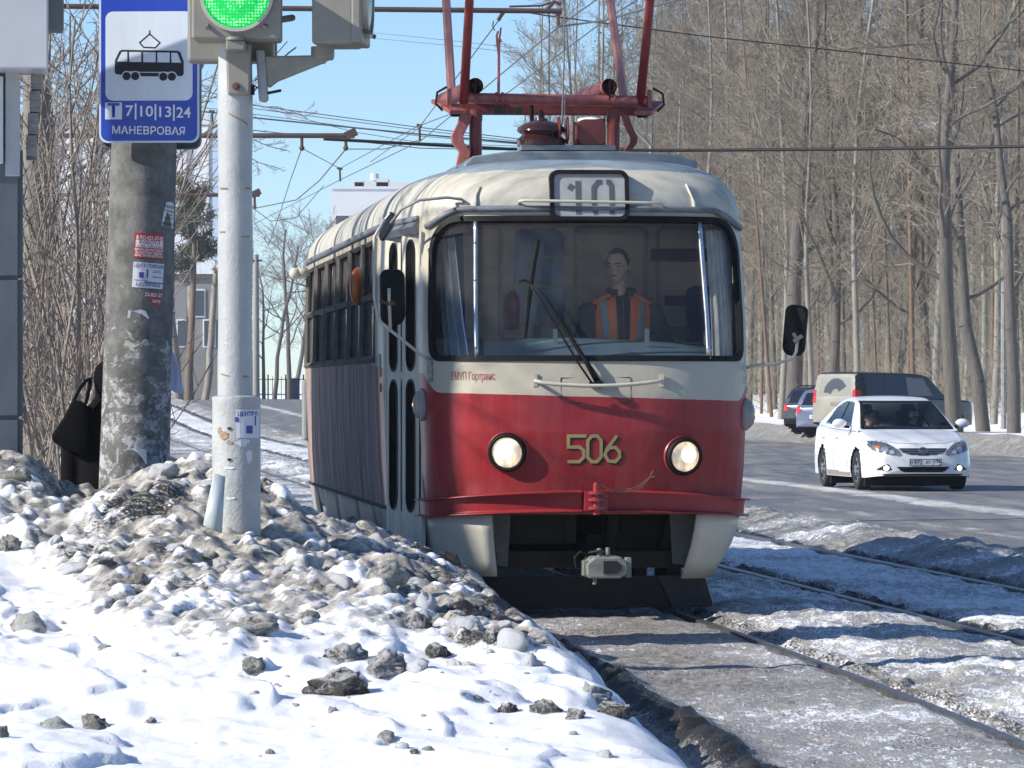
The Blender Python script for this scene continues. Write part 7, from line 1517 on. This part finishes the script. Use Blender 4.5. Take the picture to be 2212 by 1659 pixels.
# ---------------------------------------------------------------- overhead line: brackets, poles and wires
rusty = M('rust brown tube', (.085, .05, .042), .7, var=.4, scale=3); wire_m = M('oxidised wire', (.10, .11, .12), .6, .3); cable_m = M('black cable', (.015, .015, .017), .7)
for (px, d, lab) in ((78, 55, 'concrete overhead line pole just right of the kiosk'), (70, 86, 'second overhead line pole beyond the kiosk'), (66, 110, 'third overhead line pole beyond the kiosk')):
    c = P(px, 0, d); e = empty('overhead_line_pole', (c.x, d, zg(c.x, d)), 0, lab, 'pole', 'overhead line poles'); mb = MB(); mb.lathe([(.17, -.2), (.15, 5), (.12, 9)], 18); mb.build('shaft', M('weathered concrete', (.18, .165, .145), .9, var=.35, scale=2, stretch=(1, 1, .5)), e, smooth=True, auto=50)
    y, x1 = {55: ((13, 24), 1214), 86: ((293, 293), 766), 110: ((421, 421), 561)}[d]; a, b = P(px, y[0], d), P(x1, y[1], d); L = e.location
    mb = MB(); mb.tube([a - L, b - L], .030 if d < 60 else .045, 8); br = mb.build('bracket_tube', rusty, e)
    if d == 55:
        mb = MB(); mb.tube([P(1100, 14, d) - L, P(1170, 12, d) - L, P(1195, 4, d) - L], .012, 6); mb.tube([P(1180, 22, d) - L, P(1198, 3, d) - L, P(1212, 10, d) - L], .02, 6); mb.build('stay_clamp', rusty, br)
        mb = MB(); mb.tube([P(1206, 20, d) - L, P(1206, 57, d) - L], .018, 6); mb.tube([P(1200, 30, d) - L, P(1212, 30, d) - L], .02, 6); mb.build('hanger', rusty, br)
        mb = MB(); mb.tube([P(1091, 22, d) - L, P(1082, 34, d) - L, P(1076, 44, d) - L], .022, 6); mb.tube([P(1066, 45, d) - L, P(1064, 56, d) - L, P(1068, 66, d) - L], .008, 5); mb.build('clevis', rusty, br)
    else:
        for hx in ((652, 747) if d == 86 else (550,)):
            y0 = y[0]; mb = MB(); mb.tube([P(hx, y0 - 4, d) - L, P(hx, y0 + 28, d) - L], .028, 6); mb.sphere(P(hx, y0 + 27, d) - L, .05, 8, 6); mb.build('hanger', rusty, br)
        mb = MB(); mb.box((0, 0, 0), (.22, .12, .14), T(*(P(x1 - 8, y[0] - 4, d) - L)) @ RY(-25)); mb.build('end_insulator', rusty, br)
def wire(pts, r, label, m=None, group='overhead wires', sag=0):
    Q = [P(*p) for p in pts]; mb = MB(); mb.tube(Q, r, 6); tag(mb.build('overhead_wire', m or wire_m, smooth=True), label, 'wire', group)
wire([(1750, -330, 40), (1206, 58, 55), (909, 304, 80), (734, 389, 100), (545, 486, 140), (470, 540, 180)], .009, 'contact wire falling from the top bracket down past the tram\'s roof to the left')
wire([(2300, -160, 44), (1460, 0, 50), (1310, 43, 53), (1206, 58, 55)], .012, 'wire running up to the right from the top bracket\'s hanger')
wire([(1900, -330, 44), (1310, 41, 53), (1097, 200, 66), (902, 273, 74), (734, 364, 98)], .008, 'thinner wire just right of the falling contact wire')
wire([(1077, 44, 55), (978, 178, 62), (905, 276, 70), (800, 350, 84)], .007, 'thin stay wire from the top bracket\'s clevis down left')
wire([(909, 302, 80), (830, 322, 83), (749, 322, 86)], .010, 'short slack wire ending at the second bracket\'s tip')
wire([(747, 322, 86), (690, 390, 95), (640, 432, 102), (550, 450, 110)], .012, 'contact wire from the second bracket\'s tip down to the third bracket')
wire([(652, 320, 86), (627, 390, 98), (606, 456, 112), (580, 530, 140)], .009, 'thin wire dropping steeply from the second bracket')
wire([(652, 320, 86), (734, 364, 98)], .008, 'short wire joining the second bracket to the spacer')
wire([(550, 452, 110), (585, 478, 112), (640, 470, 116), (700, 400, 125)], .009, 'slack loop wire right of the third bracket\'s tip')
for (px, y0, y1, d) in ((906, 270, 304, 79), (734, 363, 392, 99), (458, 240, 272, 84)):
    mb = MB(); mb.tube([P(px, y0, d), P(px + 1, y1, d)], .02, 6); mb.tube([P(px - 6, y0, d), P(px + 6, y0 + 2, d)], .025, 6); tag(mb.build('wire_spacer', rusty), {906: 'spacer rod between two wires left of the pantograph', 734: 'spacer rod between two wires above the tram\'s tail', 458: 'spacer rod left of the traffic light post'}[px], 'spacer', 'wire spacers')
wire([(300, 430, 100), (458, 272, 84), (520, 205, 78), (620, 90, 70)], .009, 'wire climbing behind the traffic light post with a spacer')
for i, (pts, r) in enumerate((([(100, 130), (468, 203), (544, 227), (905, 275), (1180, 307)], .011), ([(100, 150), (468, 212), (544, 234), (905, 281), (1180, 312)], .009), ([(100, 205), (468, 244), (544, 254), (909, 290), (1180, 314)], .020), ([(100, 240), (544, 281), (909, 320), (1180, 326)], .012), ([(566, 232), (764, 285), (909, 308), (1180, 318)], .008), ([(100, 190), (468, 236), (544, 246), (909, 294), (1180, 316)], .009), ([(380, 370), (470, 392)], .010))):
    wire([(x, y, 118 + i * 2) for x, y in pts], r, ('highest cable', 'second highest cable', 'thickest cable', 'lowest cable', 'steeper cable', 'cable just above the thickest', 'short low cable')[i] + (' of the bundle slanting behind the traffic light post' if i < 6 else ' left of the traffic light post'))
wire([(700, 300, 58), (1100, 322, 60), (1450, 325, 60), (1850, 322, 59), (2212, 316, 58), (2700, 300, 56)], .020, 'thick black cable stretched right across in front of the wood', cable_m)
wire([(1110, 22, 60), (1170, 32, 60), (1512, 77, 62), (2212, 153, 66), (2700, 195, 68)], .008, 'thin brown wire slanting across the top of the wood', rusty)
wire([(760, 66, 160), (960, 86, 160), (1120, 104, 160)], .007, 'faint thin line high in the sky left of the pantograph')
wire([(760, 78, 160), (960, 97, 160), (1120, 114, 160)], .007, 'lower of two faint lines high in the sky')
# street lamps glinting before the wood
for (px, py, d, lab) in ((1262, 262, 175, 'street lamp head beside the pantograph\'s right foot'), (2000, 272, 150, 'street lamp head among the branches upper right'), (1490, 545, 0, '')):
    if not d: continue
    c = P(px, py, d); e = empty('street_lamp', (c.x + .2, d, zg(c.x, d)), 0, lab, 'street lamp', 'street lamps before the wood'); H = c.z - e.location.z
    mb = MB(); mb.tube([(2.2, 0, 0), (2.2, 0, H - .9), (1.6, 0, H - .3), (.2, 0, H)], [.09, .07, .05, .04], 8); mb.build('post', M('grey lamp post', (.25, .25, .24), .6), e); mb = MB(); mb.sphere((0, 0, H + .04), (.45, .16, .11), 12, 8); mb.build('lamp_head', white_paint, e, smooth=True)
# ================================================================== the air: a faint winter haze
hz = bpy.data.materials.new('haze'); hz.use_nodes = True; hz.node_tree.nodes.clear()
_o = hz.node_tree.nodes.new('ShaderNodeOutputMaterial'); _v = hz.node_tree.nodes.new('ShaderNodeVolumePrincipled'); _v.inputs['Color'].default_value = (.93, .95, 1, 1); _v.inputs['Density'].default_value = .00028; _v.inputs['Anisotropy'].default_value = .3
hz.node_tree.links.new(_v.outputs[0], _o.inputs['Volume'])
mb = MB(); mb.box((0, 270, 15.5), (200, 570, 35)); o = mb.build('haze', hz); tag(o, 'thin pale haze over the street', 'haze', kind='stuff')
